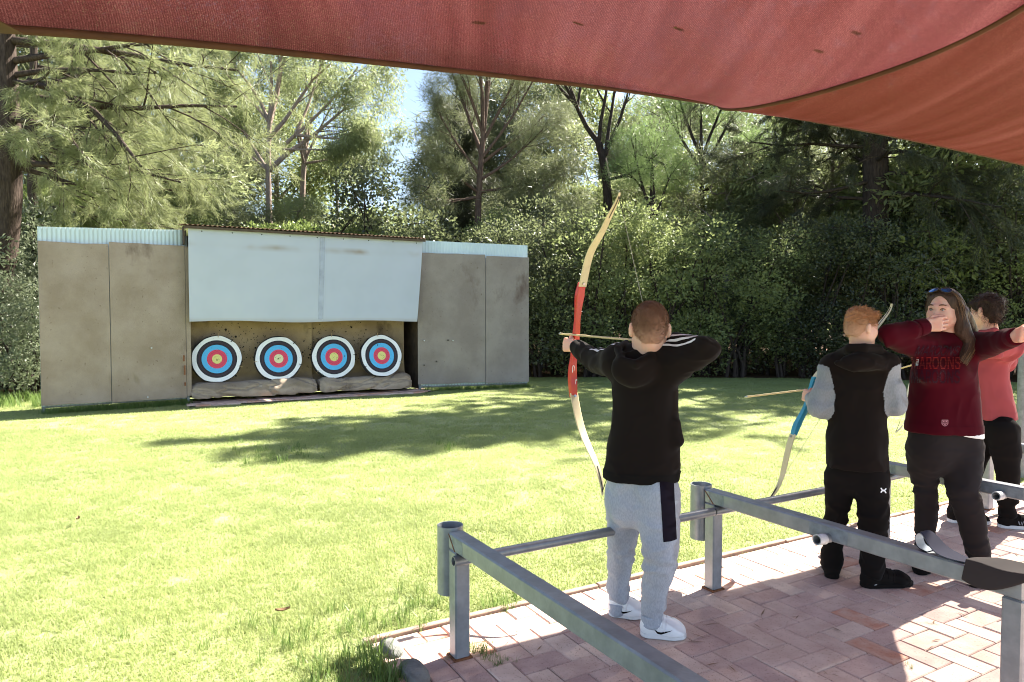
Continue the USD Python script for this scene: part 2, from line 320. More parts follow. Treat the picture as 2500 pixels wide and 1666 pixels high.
# ------------------------------------------------------------------ shade sail over the firing line
def sailmat(name, c, tv):
    usdkit.material(stage, '/World/Looks/' + name, {
        'geo': ('geometry', {}), 'map': ('mapping', {'rotation': (0, 0, -math.atan2(T[1], T[0]) + 0.35), 'scale': (1.0, 0.30, 1.0)}), 'mp2': ('mapping', {'rotation': (0, 0, -math.atan2(T[1], T[0]) + 0.35), 'scale': (3.2, 0.22, 1.0)}),
        'wv': ('wave_texture', {'wave_type': 'bands', 'bands_direction': 'x', 'scale': 46.0, 'distortion': 0.8, 'detail': 1.0}), 'mw': ('mix_float', {'fac': 0.09}),
        'n1': ('noise_texture', {'scale': 330.0, 'detail': 2.0, 'roughness': 0.8}), 'n2': ('noise_texture', {'scale': 2.2, 'detail': 5.0}),
        'n3': ('noise_texture', {'scale': 260.0, 'detail': 1.0}),
        'hole': ('rgb_ramp', {'ramp': [(0, (0, 0, 0)), (0.60, (0, 0, 0)), (0.70, (0.16, 0.16, 0.16)), (1, (0.6, 0.6, 0.6))]}),
        'rp': ('rgb_ramp', {'ramp': [(0, tuple(np.array(c) * 0.35)), (0.38, tuple(np.array(c) * 0.6)), (0.5, tuple(c)), (0.62, tuple(np.array(c) * 1.5 + 0.05)), (1, tuple(np.array(c) * 2.2 + 0.12))]}),
        'tc': ('hsv', {'hue': 0.5, 'saturation': 1.1, 'value': tv, 'fac': 1.0}),
        'mx': ('mix_float', {'fac': 0.30}), 'd': ('principled_bsdf', {'roughness': 0.55, 'specular_ior_level': 0.25}), 't': ('translucent_bsdf', {}), 'tr': ('transparent_bsdf', {'color': (1, 1, 1)}),
        'm1': ('mix_closure', {'fac': 0.5}), 'm2': ('mix_closure', {})},
        [('geo.position', 'map.vector'), ('map.vector', 'n1.vector'), ('geo.position', 'mp2.vector'), ('mp2.vector', 'n2.vector'), ('map.vector', 'wv.vector'), ('geo.position', 'n3.vector'), ('n1.fac', 'mx.a'), ('n2.fac', 'mx.b'), ('mx.result', 'mw.a'), ('wv.fac', 'mw.b'), ('mw.result', 'rp.fac'),
         ('rp.color', 'd.base_color'), ('rp.color', 'tc.color'), ('tc.color', 't.color'), ('n3.fac', 'hole.fac'), ('d.BSDF', 'm1.closure1'), ('t.BSDF', 'm1.closure2'),
         ('m1.closure', 'm2.closure1'), ('tr.BSDF', 'm2.closure2'), ('hole.color', 'm2.fac')], surface='m2.closure')
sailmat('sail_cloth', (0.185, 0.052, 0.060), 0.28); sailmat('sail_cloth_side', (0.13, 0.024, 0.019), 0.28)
mat('sail_hem', (0.085, 0.035, 0.02), rough=0.7, var=0.3)
# front hem: the pixel positions and distances give a nearly level rope about 2.6 m up above the edge of the bricks
hem_px = [(-500, 42, 1.95), (0, 70, 2.26), (462, 106, 2.60), (924, 153, 3.04), (1340, 199, 3.62), (1753, 257, 4.40)]
hem = np.array([at(*h) for h in hem_px]); hem_s = spline(hem, 60)
seam = spline(np.array([hem[-1], at(2125, 186, 3.36), at(2500, 15, 2.80), at(2760, -180, 2.35), at(3400, -560, 1.8)]), 40)
side_px = [(1753, 257, 4.40), (2130, 324, 5.1), (2500, 404, 6.05)]; hem_side = spline(np.array([at(*h) for h in side_px]), 24)
corner = hem_side[-1] + (hem_side[-1] - hem_side[-2]) * 1.6
right_edge = spline(np.array([corner, (corner * 0.5 + seam[28] * 0.5) + np.array([0.16, 0.0, -0.01]), seam[28]]), 24)
sail = thing('shade_sail', 'dark red shade sail stretched overhead across the top of the picture', 'shade sail')
back_l = np.array([-6.0, -2.5, 2.9]); back_r = np.array([3.2, -3.0, 3.3])
def sail_fn(u, v):                    # u along the hem, v from the hem to the back
    hp = np.stack([np.interp(u, np.linspace(0, 1, 60), hem_s[:, k]) for k in range(3)], -1)
    bp = back_l + (back_r - back_l) * u[..., None]
    sp = np.stack([np.interp(v, np.linspace(0, 1, 40), seam[:, k]) for k in range(3)], -1)
    lp = hem_s[0] + (back_l - hem_s[0]) * v[..., None]
    c00, c10, c01 = hem_s[0], hem_s[-1], back_l
    be = seam[-1]; bp = back_l + (be - back_l) * u[..., None]
    V, U_ = v[..., None], u[..., None]
    p = (1 - V) * hp + V * bp + (1 - U_) * lp + U_ * sp - ((1 - U_) * (1 - V) * c00 + U_ * (1 - V) * c10 + (1 - U_) * V * c01 + U_ * V * be)
    p[..., 2] += 0.30 * np.sin(np.pi * u) * np.sin(np.pi * np.sqrt(v)) * 0.8 + 0.012 * np.sin(u * 60 + v * 14) * v * (1 - v) * 4 * 0.5
    return p
obj('main_panel', sheet(sail_fn, np.linspace(0, 1, 61), np.linspace(0, 1, 41) ** 1.4), 'sail_cloth', sail, smooth=True)
def side_fn(u, v):                    # triangle between the seam, the side hem and the right edge
    hp = np.stack([np.interp(u, np.linspace(0, 1, 24), hem_side[:, k]) for k in range(3)], -1)
    hp = np.where((u > 0.94)[..., None], hem_side[-1] + (corner - hem_side[-1]) * ((u - 0.94) / 0.06)[..., None], np.stack([np.interp(u / 0.94, np.linspace(0, 1, 24), hem_side[:, k]) for k in range(3)], -1))
    sp = np.stack([np.interp(u * 28, np.arange(29), seam[:29, k]) for k in range(3)], -1)
    re = np.stack([np.interp(v, np.linspace(0, 1, 24), right_edge[:, k]) for k in range(3)], -1)
    p = hp * (1 - v[..., None]) + sp * v[..., None]; p = p + (u ** 2)[..., None] * (re - (corner * (1 - v[..., None]) + seam[28] * v[..., None]))
    p[..., 2] += -0.02 * np.sin(np.pi * v) * np.sin(np.pi * u) - 0.006 * v
    return p
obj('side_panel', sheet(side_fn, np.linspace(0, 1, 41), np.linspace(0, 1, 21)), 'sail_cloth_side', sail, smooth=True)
# the bleached neighbouring panel beyond the picture's right edge lets part of the sun through
usdkit.material(stage, '/World/Looks/sail_bleached', {'d': ('diffuse_bsdf', {'color': (0.30, 0.10, 0.08)}), 't': ('translucent_bsdf', {'color': (0.20, 0.05, 0.03)}), 'tr': ('transparent_bsdf', {'color': (1, 1, 1)}), 'm1': ('mix_closure', {'fac': 0.5}), 'm2': ('mix_closure', {'fac': 0.42})},
    [('d.BSDF', 'm1.closure1'), ('t.BSDF', 'm1.closure2'), ('m1.closure', 'm2.closure1'), ('tr.BSDF', 'm2.closure2')], surface='m2.closure')
obj('outer_panel', sheet(lambda u, v: np.stack([np.interp(v, np.linspace(0, 1, 24), right_edge[:, k]) for k in range(3)], -1) + (u ** 1.0)[..., None] * (T * 4.2 + N * .2 + Z3 * .35) + Z3 * .012, np.linspace(0, 1, 9), np.linspace(0, 1, 24)), 'sail_bleached', sail, smooth=True)
obj('front_hem', tube(hem_s, np.linspace(0.016, 0.009, 60), 8), 'sail_hem', sail, smooth=True)
obj('side_hem', tube(hem_side, 0.008, 8), 'sail_hem', sail, smooth=True)
obj('seam_strip', tube(seam + np.array([0, 0, -0.006]), np.linspace(0.008, 0.018, 40), 8), 'sail_hem', sail, smooth=True)
# small leaves and debris lying on top of the cloth show as dark spots
mat('debris', (0.10, 0.06, 0.03), rough=0.9)
# corner patch of doubled cloth at the left end
cp = [at(-30, 28, 2.05), at(58, 74, 2.24), at(-30, 72, 2.2)]
obj('corner_patch', thick((np.array(cp) + np.array([0, 0, -0.012]), np.array([[0, 1, 2]])), np.array([0, 0, 0.004])), 'sail_hem', sail)
for px, py, Y in ((1175, 57, 2.62), (1660, 76, 3.1), (1408, 58, 2.9), (2000, 122, 3.0), (2090, 80, 2.9)):
    u0 = None
    P = sail_fn(*[g.reshape(1, -1) for g in np.meshgrid(np.linspace(0.3, 1, 140), np.linspace(0, 0.5, 120))]).reshape(-1, 3)
    d = P - np.array([0, 0, CAM_Z]); r = ray(px, py); r = r / np.linalg.norm(r)
    k = np.argmax((d @ r) / np.linalg.norm(d, axis=1)); q = P[k] + np.array([0, 0, 0.006])
    obj('debris', box(q, T * 0.028, N * 0.010, Z3 * 0.003, 0.002), 'debris', sail)
# ------------------------------------------------------------------ target shed
mat('corrugated', (0.50, 0.60, 0.63), rough=0.5, var=0.12, scale=3, metal=0.1, spec=0.4, stretch=(1, 1, 0.3))
mat('roof_rust', (0.16, 0.085, 0.045), rough=0.8, var=0.45, scale=9, metal=0.1)
def carpetmat(name, c, c2, stain=(0.10, 0.065, 0.05)):
    usdkit.material(stage, '/World/Looks/' + name, {
        'geo': ('geometry', {}), 'n1': ('noise_texture', {'scale': 1.7, 'detail': 7.0, 'roughness': 0.62}), 'r1': ('rgb_ramp', {'ramp': [(0, c2), (0.38, c2), (0.62, c), (1, c)]}),
        'mp': ('mapping', {'scale': (1.0, 1.0, 0.55), 'location': (3.1, 0.7, 0.2)}), 'n2': ('noise_texture', {'scale': 1.15, 'detail': 6.0, 'roughness': 0.66}),
        'r2': ('rgb_ramp', {'ramp': [(0, (0, 0, 0)), (0.60, (0, 0, 0)), (0.72, (0.75, 0.75, 0.75)), (1, (1, 1, 1))]}),
        'n3': ('noise_texture', {'scale': 170.0, 'detail': 2.0}), 'r3': ('rgb_ramp', {'ramp': [(0, (0.72, 0.72, 0.72)), (1, (1.28, 1.28, 1.28))]}),
        'n4': ('noise_texture', {'scale': 28.0, 'detail': 3.0}), 'r4': ('rgb_ramp', {'ramp': [(0, (1.15, 1.15, 1.15)), (0.3, (1, 1, 1)), (0.68, (1, 1, 1)), (0.74, (0.6, 0.55, 0.5)), (1, (0.45, 0.4, 0.4))]}),
        'm1': ('mix_color', {'b': stain}), 'm2': ('mix_color', {'blend_type': 'multiply', 'fac': 1.0}), 'm3': ('mix_color', {'blend_type': 'multiply', 'fac': 1.0}),
        'b': ('bump', {'strength': 0.5, 'distance': 0.006}), 'p': ('principled_bsdf', {'roughness': 0.95, 'specular_ior_level': 0.05})},
        [('geo.position', 'n1.vector'), ('geo.position', 'mp.vector'), ('mp.vector', 'n2.vector'), ('geo.position', 'n3.vector'), ('geo.position', 'n4.vector'), ('n1.fac', 'r1.fac'), ('n2.fac', 'r2.fac'),
         ('n3.fac', 'r3.fac'), ('n4.fac', 'r4.fac'), ('r1.color', 'm1.a'), ('r2.color', 'm1.fac'), ('m1.result', 'm2.a'), ('r3.color', 'm2.b'), ('m2.result', 'm3.a'), ('r4.color', 'm3.b'), ('m3.result', 'p.base_color'),
         ('n3.fac', 'b.height'), ('b.normal', 'p.normal')], surface='p.BSDF')
carpetmat('carpet', (0.315, 0.255, 0.20), (0.25, 0.195, 0.145))
carpetmat('carpet_right', (0.265, 0.23, 0.20), (0.215, 0.18, 0.155))
carpetmat('carpet_warm', (0.33, 0.245, 0.155), (0.26, 0.185, 0.11), (0.05, 0.035, 0.025))
carpetmat('carpet_roll', (0.40, 0.32, 0.245), (0.29, 0.225, 0.165))
usdkit.material(stage, '/World/Looks/canvas', {
    'geo': ('geometry', {}), 'sx': ('separate_xyz', {}), 'a': ('math', {'math_type': 'subtract', 'value2': 2.655}), 'ab': ('math', {'math_type': 'absolute'}),
    'mr': ('map_range', {'from_min': 0.0, 'from_max': 0.075, 'to_min': 1.0, 'to_max': 0.0, 'clamp': True}),
    'n1': ('noise_texture', {'scale': 1.35, 'detail': 3.0}), 'r1': ('rgb_ramp', {'ramp': [(0, (0, 0, 0)), (0.46, (0.05, 0.05, 0.05)), (0.60, (0.5, 0.5, 0.5)), (0.72, (1, 1, 1)), (1, (1, 1, 1))]}),
    'mu': ('math', {'math_type': 'multiply'}), 'hem': ('map_range', {'from_min': 1.37, 'from_max': 1.45, 'to_min': 0.35, 'to_max': 0.0, 'clamp': True}), 'mxx': ('math', {'math_type': 'maximum'}),
    'n2': ('noise_texture', {'scale': 2.5, 'detail': 6.0}), 'r2': ('rgb_ramp', {'ramp': [(0, (0.53, 0.585, 0.72)), (0.5, (0.585, 0.64, 0.79)), (1, (0.63, 0.68, 0.83))]}),
    'm': ('mix_color', {'b': (0.34, 0.26, 0.20)}), 'p': ('principled_bsdf', {'roughness': 0.8, 'specular_ior_level': 0.15}), 't': ('translucent_bsdf', {'color': (0.7, 0.72, 0.75)}), 'mc': ('mix_closure', {'fac': 0.12})},
    [('geo.position', 'sx.vector'), ('sx.z', 'a.value1'), ('a.value', 'ab.value1'), ('ab.value', 'mr.value'), ('geo.position', 'n1.vector'), ('n1.fac', 'r1.fac'), ('mr.result', 'mu.value1'), ('r1.color', 'mu.value2'),
     ('sx.z', 'hem.value'), ('mu.value', 'mxx.value1'), ('hem.result', 'mxx.value2'), ('geo.position', 'n2.vector'), ('n2.fac', 'r2.fac'), ('r2.color', 'm.a'), ('mxx.value', 'm.fac'), ('m.result', 'p.base_color'),
     ('p.BSDF', 'mc.closure1'), ('t.BSDF', 'mc.closure2')], surface='mc.closure')
mat('grey_tape', (0.37, 0.40, 0.46), rough=0.8, var=0.25, scale=6)
mat('dark_timber', (0.10, 0.07, 0.045), rough=0.9, var=0.4)

SB = np.array([-5.43, 11.65, 0.0]); SC = SB + T * 4.17
SA = np.array([-7.07, 10.42, 0.0]); SD = np.array([0.335, 14.50, 0.0])
def sb(t, n, z=0.0): return SB + T * t + N * n + Z3 * z
shed = thing('target_shed', 'open fronted corrugated iron shed with two wings sheltering the archery targets', 'shed', SB)
def corrugated(p0, p1, z00, z01, pitch=0.060, amp=0.0035, zt=None):
    L = np.linalg.norm(p1 - p0); d = (p1 - p0) / L; n = np.array([-d[1], d[0], 0]); us = np.arange(0, L + 0.001, pitch / 6)
    def fn(u, v):
        top = z01 if zt is None else z01 + (zt - z01) * u / L
        return p0 + d * u[..., None] + n * (amp * np.sin(u / pitch * 2 * np.pi))[..., None] + Z3 * (z00 + (top - z00) * v + (0 if True else 0))[..., None]
    return thick(sheet(fn, us, np.array([0.0, 0.5, 1.0])), n * 0.002)
dl = (SB - SA) / np.linalg.norm(SB - SA); nl = np.array([-dl[1], dl[0], 0]); dr = (SD - SC) / np.linalg.norm(SD - SC); nr = np.array([-dr[1], dr[0], 0])
obj('wing_sheet', corrugated(SA + nl * 0.03, SB + nl * 0.03 + dl * -0.02, 0.10, 2.80, zt=2.90), 'corrugated', shed, smooth=40)
obj('wing_sheet', corrugated(SC + nr * 0.03 + dr * 0.03, SD + nr * 0.03, 0.08, 2.955, zt=2.935), 'corrugated', shed, smooth=40)
for p in (SA + nl * 0.06 + dl * 0.03, SB + nl * 0.02, SC + nr * 0.05, SD + nr * 0.06 - dr * 0.03):
    obj('post', abox(p + Z3 * 1.4, (0.045, 0.045, 2.8), 0.004), 'galvanised_dull', shed)
for p0, p1, n, z in ((SA, SB, nl, 0.105), (SC, SD, nr, 0.075)):
    m = (p0 + p1) / 2 + n * 0.045; d = (p1 - p0)
    obj('bottom_rail', box(m + Z3 * z, d * 0.495, n * 0.012, Z3 * 0.03, 0.003), 'galvanised_dull', shed)
obj('side_wall', thick(sheet(lambda u, v: sb(0, 0) + N * u[..., None] + Z3 * v[..., None] + T * 0.01, np.array([0.03, 0.9]), np.array([0.02, 2.9])), -T * 0.01), 'dark_timber', shed)
obj('side_wall', thick(sheet(lambda u, v: sb(4.17, 0) + N * u[..., None] + Z3 * v[..., None] + T * 0.0, np.array([0.03, 0.9]), np.array([0.02, 2.9])), T * 0.01), 'dark_timber', shed)
obj('back_wall', thick(sheet(lambda u, v: sb(0, 0.88) + T * u[..., None] + Z3 * v[..., None], np.array([0.0, 4.17]), np.array([0.0, 2.9])), N * 0.01), 'dark_timber', shed)
rf0, rf1 = sb(-0.05, -0.22), sb(4.22, -0.22)
L = 4.27; us = np.arange(0, L, 0.076 / 6)
roof = thick(sheet(lambda u, v: rf0 + T * u[..., None] + N * v[..., None] + Z3 * (2.968 + 0.010 * np.sin(u / 0.076 * 2 * np.pi) + 0.10 * v)[..., None], us, np.array([0, 0.6, 1.25])), Z3 * 0.002)
obj('roof', roof, 'roof_rust', shed, smooth=40)
obj('fascia', abox(sb(2.085, -0.20, 2.928), (4.25, 0.022, 0.045), 0.003), 'dark_timber', shed)
obj('end_flashing', abox(sb(-0.045, -0.03, 2.80), (0.02, 0.24, 0.30), 0.003), 'dark_timber', shed)

def carpet(p0, d, n, u0, u1, zb, zt, seed, label, m='carpet', bot=0.0, fl=0.0):
    def fn(u, v):
        z = zb + (zt - zb) * v
        q = np.stack([u * 1.3, z * 0.9, np.full_like(u, seed * 3.7)], -1)
        off = 0.022 * (meshkit.fbm(q, 3, seed) - 0.5) * 2 + 0.006 * (meshkit.fbm(q * 4, 2, seed) - 0.5) + fl * np.exp(-((u - u1) / 0.12) ** 2) * (1 - v) * 0.05
        zz = z + (v < 0.02) * (bot * 0.02 * (meshkit.noise(q * 5, seed) - 0.5)) + (v > 0.98) * 0.016 * (meshkit.noise(q * 4, seed + 3) - 0.5)
        return p0 + d * u[..., None] - n * (0.03 + off)[..., None] + Z3 * zz[..., None]
    return obj('carpet_panel', thick(sheet(fn, np.linspace(u0, u1, 40), np.linspace(0, 1, 60)), n * 0.012), m, shed, smooth=50, label=label)
LL, LR = np.linalg.norm(SB - SA), np.linalg.norm(SD - SC)
c1 = carpet(SA, dl, nl, 0.0, LL * 0.447, 0.118, 2.585, 1, 'leftmost brown carpet hung on the left wing of the target shed', bot=1)
c2 = carpet(SA, dl, nl, LL * 0.452, LL * 0.985, 0.105, 2.63, 2, 'brown carpet on the left wing right beside the white canvas, dark stain near its foot', bot=1)
c3 = carpet(SA, dl, nl, LL * 0.988, LL + 0.045, 0.13, 2.62, 3, 'narrow brown carpet strip wrapped round the corner left of the targets', bot=1)
c4 = carpet(SC, dr, nr, -0.05, LR * 0.585, 0.12, 2.71, 4, 'wide greyish brown carpet on the right wing next to the targets', 'carpet_right', bot=1)
c5 = carpet(SC, dr, nr, LR * 0.59, LR + 0.005, 0.10, 2.685, 5, 'greyish brown carpet with a dripping dark stain at the right end of the shed', 'carpet_right', bot=1)
# nails and washers that hold the carpets
mat('nail', (0.55, 0.58, 0.6), rough=0.4, metal=0.6); mat('hole_dark', (0.02, 0.015, 0.012), rough=0.9)
def nail(px, py, p, n, parent, r=0.012, m='nail', nm='nail'):
    q = onplane(px, py, p - n * 0.05, n); obj(nm, tube([q + n * 0.02, q - n * 0.006], r, 8), m, parent)
for px, py in ((370, 850), (361, 970)): nail(px, py, SA, nl, c2)
for px, py in ((1036, 832), (1106, 832)): nail(px, py, SC, nr, c4)
for px, py in ((1066, 883), (1036, 892), (1094, 831)): nail(px, py, SC, nr, c4, 0.012, 'hole_dark', 'arrow_hole')
nail(1186, 628, SC, nr, c5)
# rust streaks on the corner strip
for px, py, h in ((449, 875, 0.05), (451, 904, 0.08), (452, 938, 0.03)):
    q = onplane(px, py, SA + dl * (LL + 0.02) - nl * 0.06, nl); obj('rust_mark', box(q, dl * 0.013, nl * 0.002, Z3 * h, 0.0), 'rust', c3)

# white canvas hanging from the roof
cv = thing('canvas_curtain', 'large white canvas sheet hanging above the targets', 'canvas', sb(2, -0.16))
def cfn(u, v):
    z = 1.372 + (2.915 - 1.372) * v; right = 4.165 - 0.11 * (1 - v) ** 1.2
    t = 0.02 + u * (right - 0.02)
    q = np.stack([t * 1.1, z * 1.4, np.zeros_like(t)], -1)
    off = -0.155 + 0.03 * (meshkit.fbm(q, 3, 8) - 0.5) * (1.2 - v) + 0.03 * np.sin(t * 1.6 + 0.7) * (1 - v) ** 2
    z = z + 0.016 * np.sin(t * 2.6) * (1 - v) ** 4 + 0.012 * (np.abs((t * 2.2) % 1 - 0.5) - 0.25) * (v > 0.97) * 0.5
    return SB + T * t[..., None] + N * off[..., None] + Z3 * z[..., None]
obj('sheet', thick(sheet(cfn, np.linspace(0, 1, 80), np.linspace(0, 1, 40)), N * 0.004), 'canvas', cv, smooth=50)
def strip(u, v): return cfn(0.533 + (u - 0.5) * 0.022, 0.03 + v * 0.95) - N * 0.004
obj('tape_strip', sheet(strip, np.linspace(0, 1, 3), np.linspace(0, 1, 40)), 'grey_tape', cv, smooth=True)
for k in range(9):
    q = cfn(np.array([0.05 + k * 0.115]), np.array([0.975]))[0]; obj('rivet', tube([q + N * 0.01, q - N * 0.006], 0.010, 8), 'hole_dark', cv)

# warm brown backdrop behind the targets, curling forward at its foot
bd = thing('carpet_backdrop', 'ochre carpet backdrop peppered with arrow holes behind the four targets', 'carpet', sb(2, 0.4))
def bfn(u, v, t0, t1):
    t = t0 + u * (t1 - t0); z = 0.16 + 1.9 * v; q = np.stack([t * 1.4, z * 1.2, np.full_like(t, 4.0)], -1)
    off = 0.34 - 0.22 * np.exp(-((z - 0.16) / 0.16) ** 2) + 0.05 * (meshkit.fbm(q, 3, 12) - 0.5)
    off = off - 0.06 * np.exp(-((u - 1) / 0.04) ** 2)
    return SB + T * t[..., None] + N * off[..., None] + Z3 * z[..., None]
obj('sheet', sheet(lambda u, v: bfn(u, v, 0.03, 2.12), np.linspace(0, 1, 40), np.linspace(0, 1, 40)), 'carpet_warm', bd, smooth=True)
obj('sheet', sheet(lambda u, v: bfn(u, v, 2.09, 3.94) + N * 0.012, np.linspace(0, 1, 40), np.linspace(0, 1, 40)), 'carpet_warm', bd, smooth=True)
hr = np.random.default_rng(31); hv = []
for k in range(520):
    ctr = [0.95, 1.15, 2.4, 3.0][hr.integers(4)]; t = hr.normal(ctr, 0.36); z = 0.72 + abs(hr.normal(0.18, 0.26)) * (1 if hr.random() < 0.8 else -1)
    if not (0.15 < t < 3.85 and 0.4 < z < 1.36): continue
    q = bfn(np.array([(t - 0.03) / 2.09]), np.array([(z - 0.16) / 1.9]), 0.03, 2.12)[0] - N * 0.006; s = hr.uniform(0.004, 0.011) * (2 if hr.random() < 0.06 else 1)
    a = hr.uniform(0, 6.28, 5) ; a.sort(); hv.append((np.array([q + T * s * math.cos(x) + Z3 * s * math.sin(x) for x in np.arange(6) * 1.047]), np.array([[0, 1, 2], [0, 2, 3], [0, 3, 4], [0, 4, 5]])))
obj('arrow_holes', cat(hv), 'hole_dark', bd, kind='stuff')
# two crumpled rolls along the ground that the targets stand on
def roll(t0, t1, seed, label, flip):
    o = thing('carpet_roll', label, 'carpet roll', sb((t0 + t1) / 2, 0.1))
    def fn(u, v):
        t = t0 + u * (t1 - t0); a = -0.5 + v * 3.9; e = 1 - 0.25 * np.exp(-(np.minimum(u, 1 - u) / 0.03) ** 2)
        q = np.stack([t * 2.2, np.cos(a) * 0.9, np.sin(a) * 0.9], -1)
        w = meshkit.fbm(q * 1.6, 4, seed); rid = np.abs(meshkit.fbm(np.stack([t * 2.6 + z0 * a, a * 1.1, t * 0], -1), 3, seed + 5) - 0.5)
        s = e * (1 + 0.20 * (w - 0.5) - 0.95 * np.maximum(0.10 - rid, 0) * 2)
        ry, rz = 0.19, 0.185 + 0.02 * np.sin(t * 3 + seed)
        n_ = 0.10 - np.cos(a) * ry * s; z = np.maximum(0.155 + np.sin(a) * rz * s, 0.004)
        return SB + T * (t + 0.04 * (w - 0.5))[..., None] + N * n_[..., None] + Z3 * z[..., None]
    z0 = 0.8 * flip
    m = sheet(fn, np.linspace(0, 1, 150), np.linspace(0, 1, 48)); obj('cover', m, 'carpet_roll', o, smooth=True)
    ends = []
    for u in (0.0, 1.0):
        r = fn(np.full((1, 48), u), np.linspace(0, 1, 48).reshape(1, -1))[0]; c = r.mean(0); k = np.arange(47)
        ends.append((np.vstack([r, c]), np.stack([np.full(47, 48), k, k + 1] if u else [np.full(47, 48), k + 1, k], 1)))
    obj('end', ends[0], 'carpet_roll', o); obj('end', ends[1], 'dark_timber', o)
roll(0.05, 2.13, 3, 'crumpled brown carpet roll on the ground below the two left targets', 1)
roll(2.19, 3.98, 9, 'smoother brown carpet roll on the ground below the two right targets', -1)

# brick apron in front of the rolls
ap = struct('brick_apron', (np.array([sb(-0.05, 0.3, -0.006), sb(-0.02, -0.47, -0.006), sb(4.35, -0.30, -0.006), sb(4.3, 0.3, -0.006)]), np.array([[0, 1, 2], [0, 2, 3]])), 'sand_joint', world=False)
na = 0
for r in range(6):
    for k in range(20):
        t0 = -0.05 + k * 0.232 + (r % 2) * 0.116; n1 = 0.25 - r * 0.118
        if t0 + 0.23 > 4.36 or n1 - 0.115 < -0.48 + 0.15 * (t0 / 4.3): continue
        z = rng.normal(0.006, 0.003)
        obj('brick', abox(sb(t0 + 0.115, n1 - 0.058, z - 0.02), (0.228, 0.113, 0.05)), 'brick_tone_%d' % (0, 2, 5, 4)[rng.integers(4)], ap, world=False); na += 1

# ------------------------------------------------------------------ targets
def facemat(name, c, speck):
    usdkit.material(stage, '/World/Looks/' + name, {
        'geo': ('geometry', {}), 'n2': ('noise_texture', {'scale': 75.0, 'detail': 1.0}), 'r2': ('rgb_ramp', {'ramp': [(0, (1, 1, 1)), (0.70, (1, 1, 1)), (0.75, (speck,) * 3), (1, (speck * 0.5,) * 3)]}),
        'n1': ('noise_texture', {'scale': 6.0, 'detail': 4.0}), 'r1': ('rgb_ramp', {'ramp': [(0, tuple(np.array(c) * 0.85)), (1, c)]}),
        'm': ('mix_color', {'blend_type': 'multiply', 'fac': 1.0}), 'p': ('principled_bsdf', {'roughness': 0.6, 'specular_ior_level': 0.3})},
        [('geo.position', 'n2.vector'), ('n2.fac', 'r2.fac'), ('geo.position', 'n1.vector'), ('n1.fac', 'r1.fac'), ('r1.color', 'm.a'), ('r2.color', 'm.b'), ('m.result', 'p.base_color')], surface='p.BSDF')
facemat('face_white', (0.78, 0.78, 0.80), 0.5); facemat('face_black', (0.025, 0.02, 0.028), 1.5); facemat('face_blue', (0.09, 0.42, 0.74), 0.25)
facemat('face_red', (0.66, 0.06, 0.115), 0.4); facemat('face_gold', (0.72, 0.66, 0.22), 0.3); facemat('face_pale', (0.70, 0.68, 0.38), 0.3); mat('foam', (0.035, 0.03, 0.03), rough=0.9)
mat('ring_line', (0.14, 0.05, 0.06), rough=0.7); mat('peg_wood', (0.42, 0.30, 0.16), rough=0.7)
labs = ['leftmost of the four round archery targets', 'second archery target from the left, with a paler faded centre', 'third archery target from the left, under the seam of the canvas', 'rightmost of the four round archery targets']
pegs = [((0.90, 0.42, 'b'), (1.5, 0.98, 'w'), (-0.35, 0.98, 'w'), (0, 0, 0)), ((0.78, 0.5, 'b'), (-0.3, 0.95, 'b'), (3.25, 1.0, 'w'), (0, 0, 0)), ((1.65, 0, 'w'), (0.08, 0.9, 'b'), (-2.45, 0.95, 'w'), (0, 0, 0)), ((1.72, 0, 'w'), (-0.33, 0.95, 'w'), (-2.6, 0.9, 'b'), (0, 0, 0))]
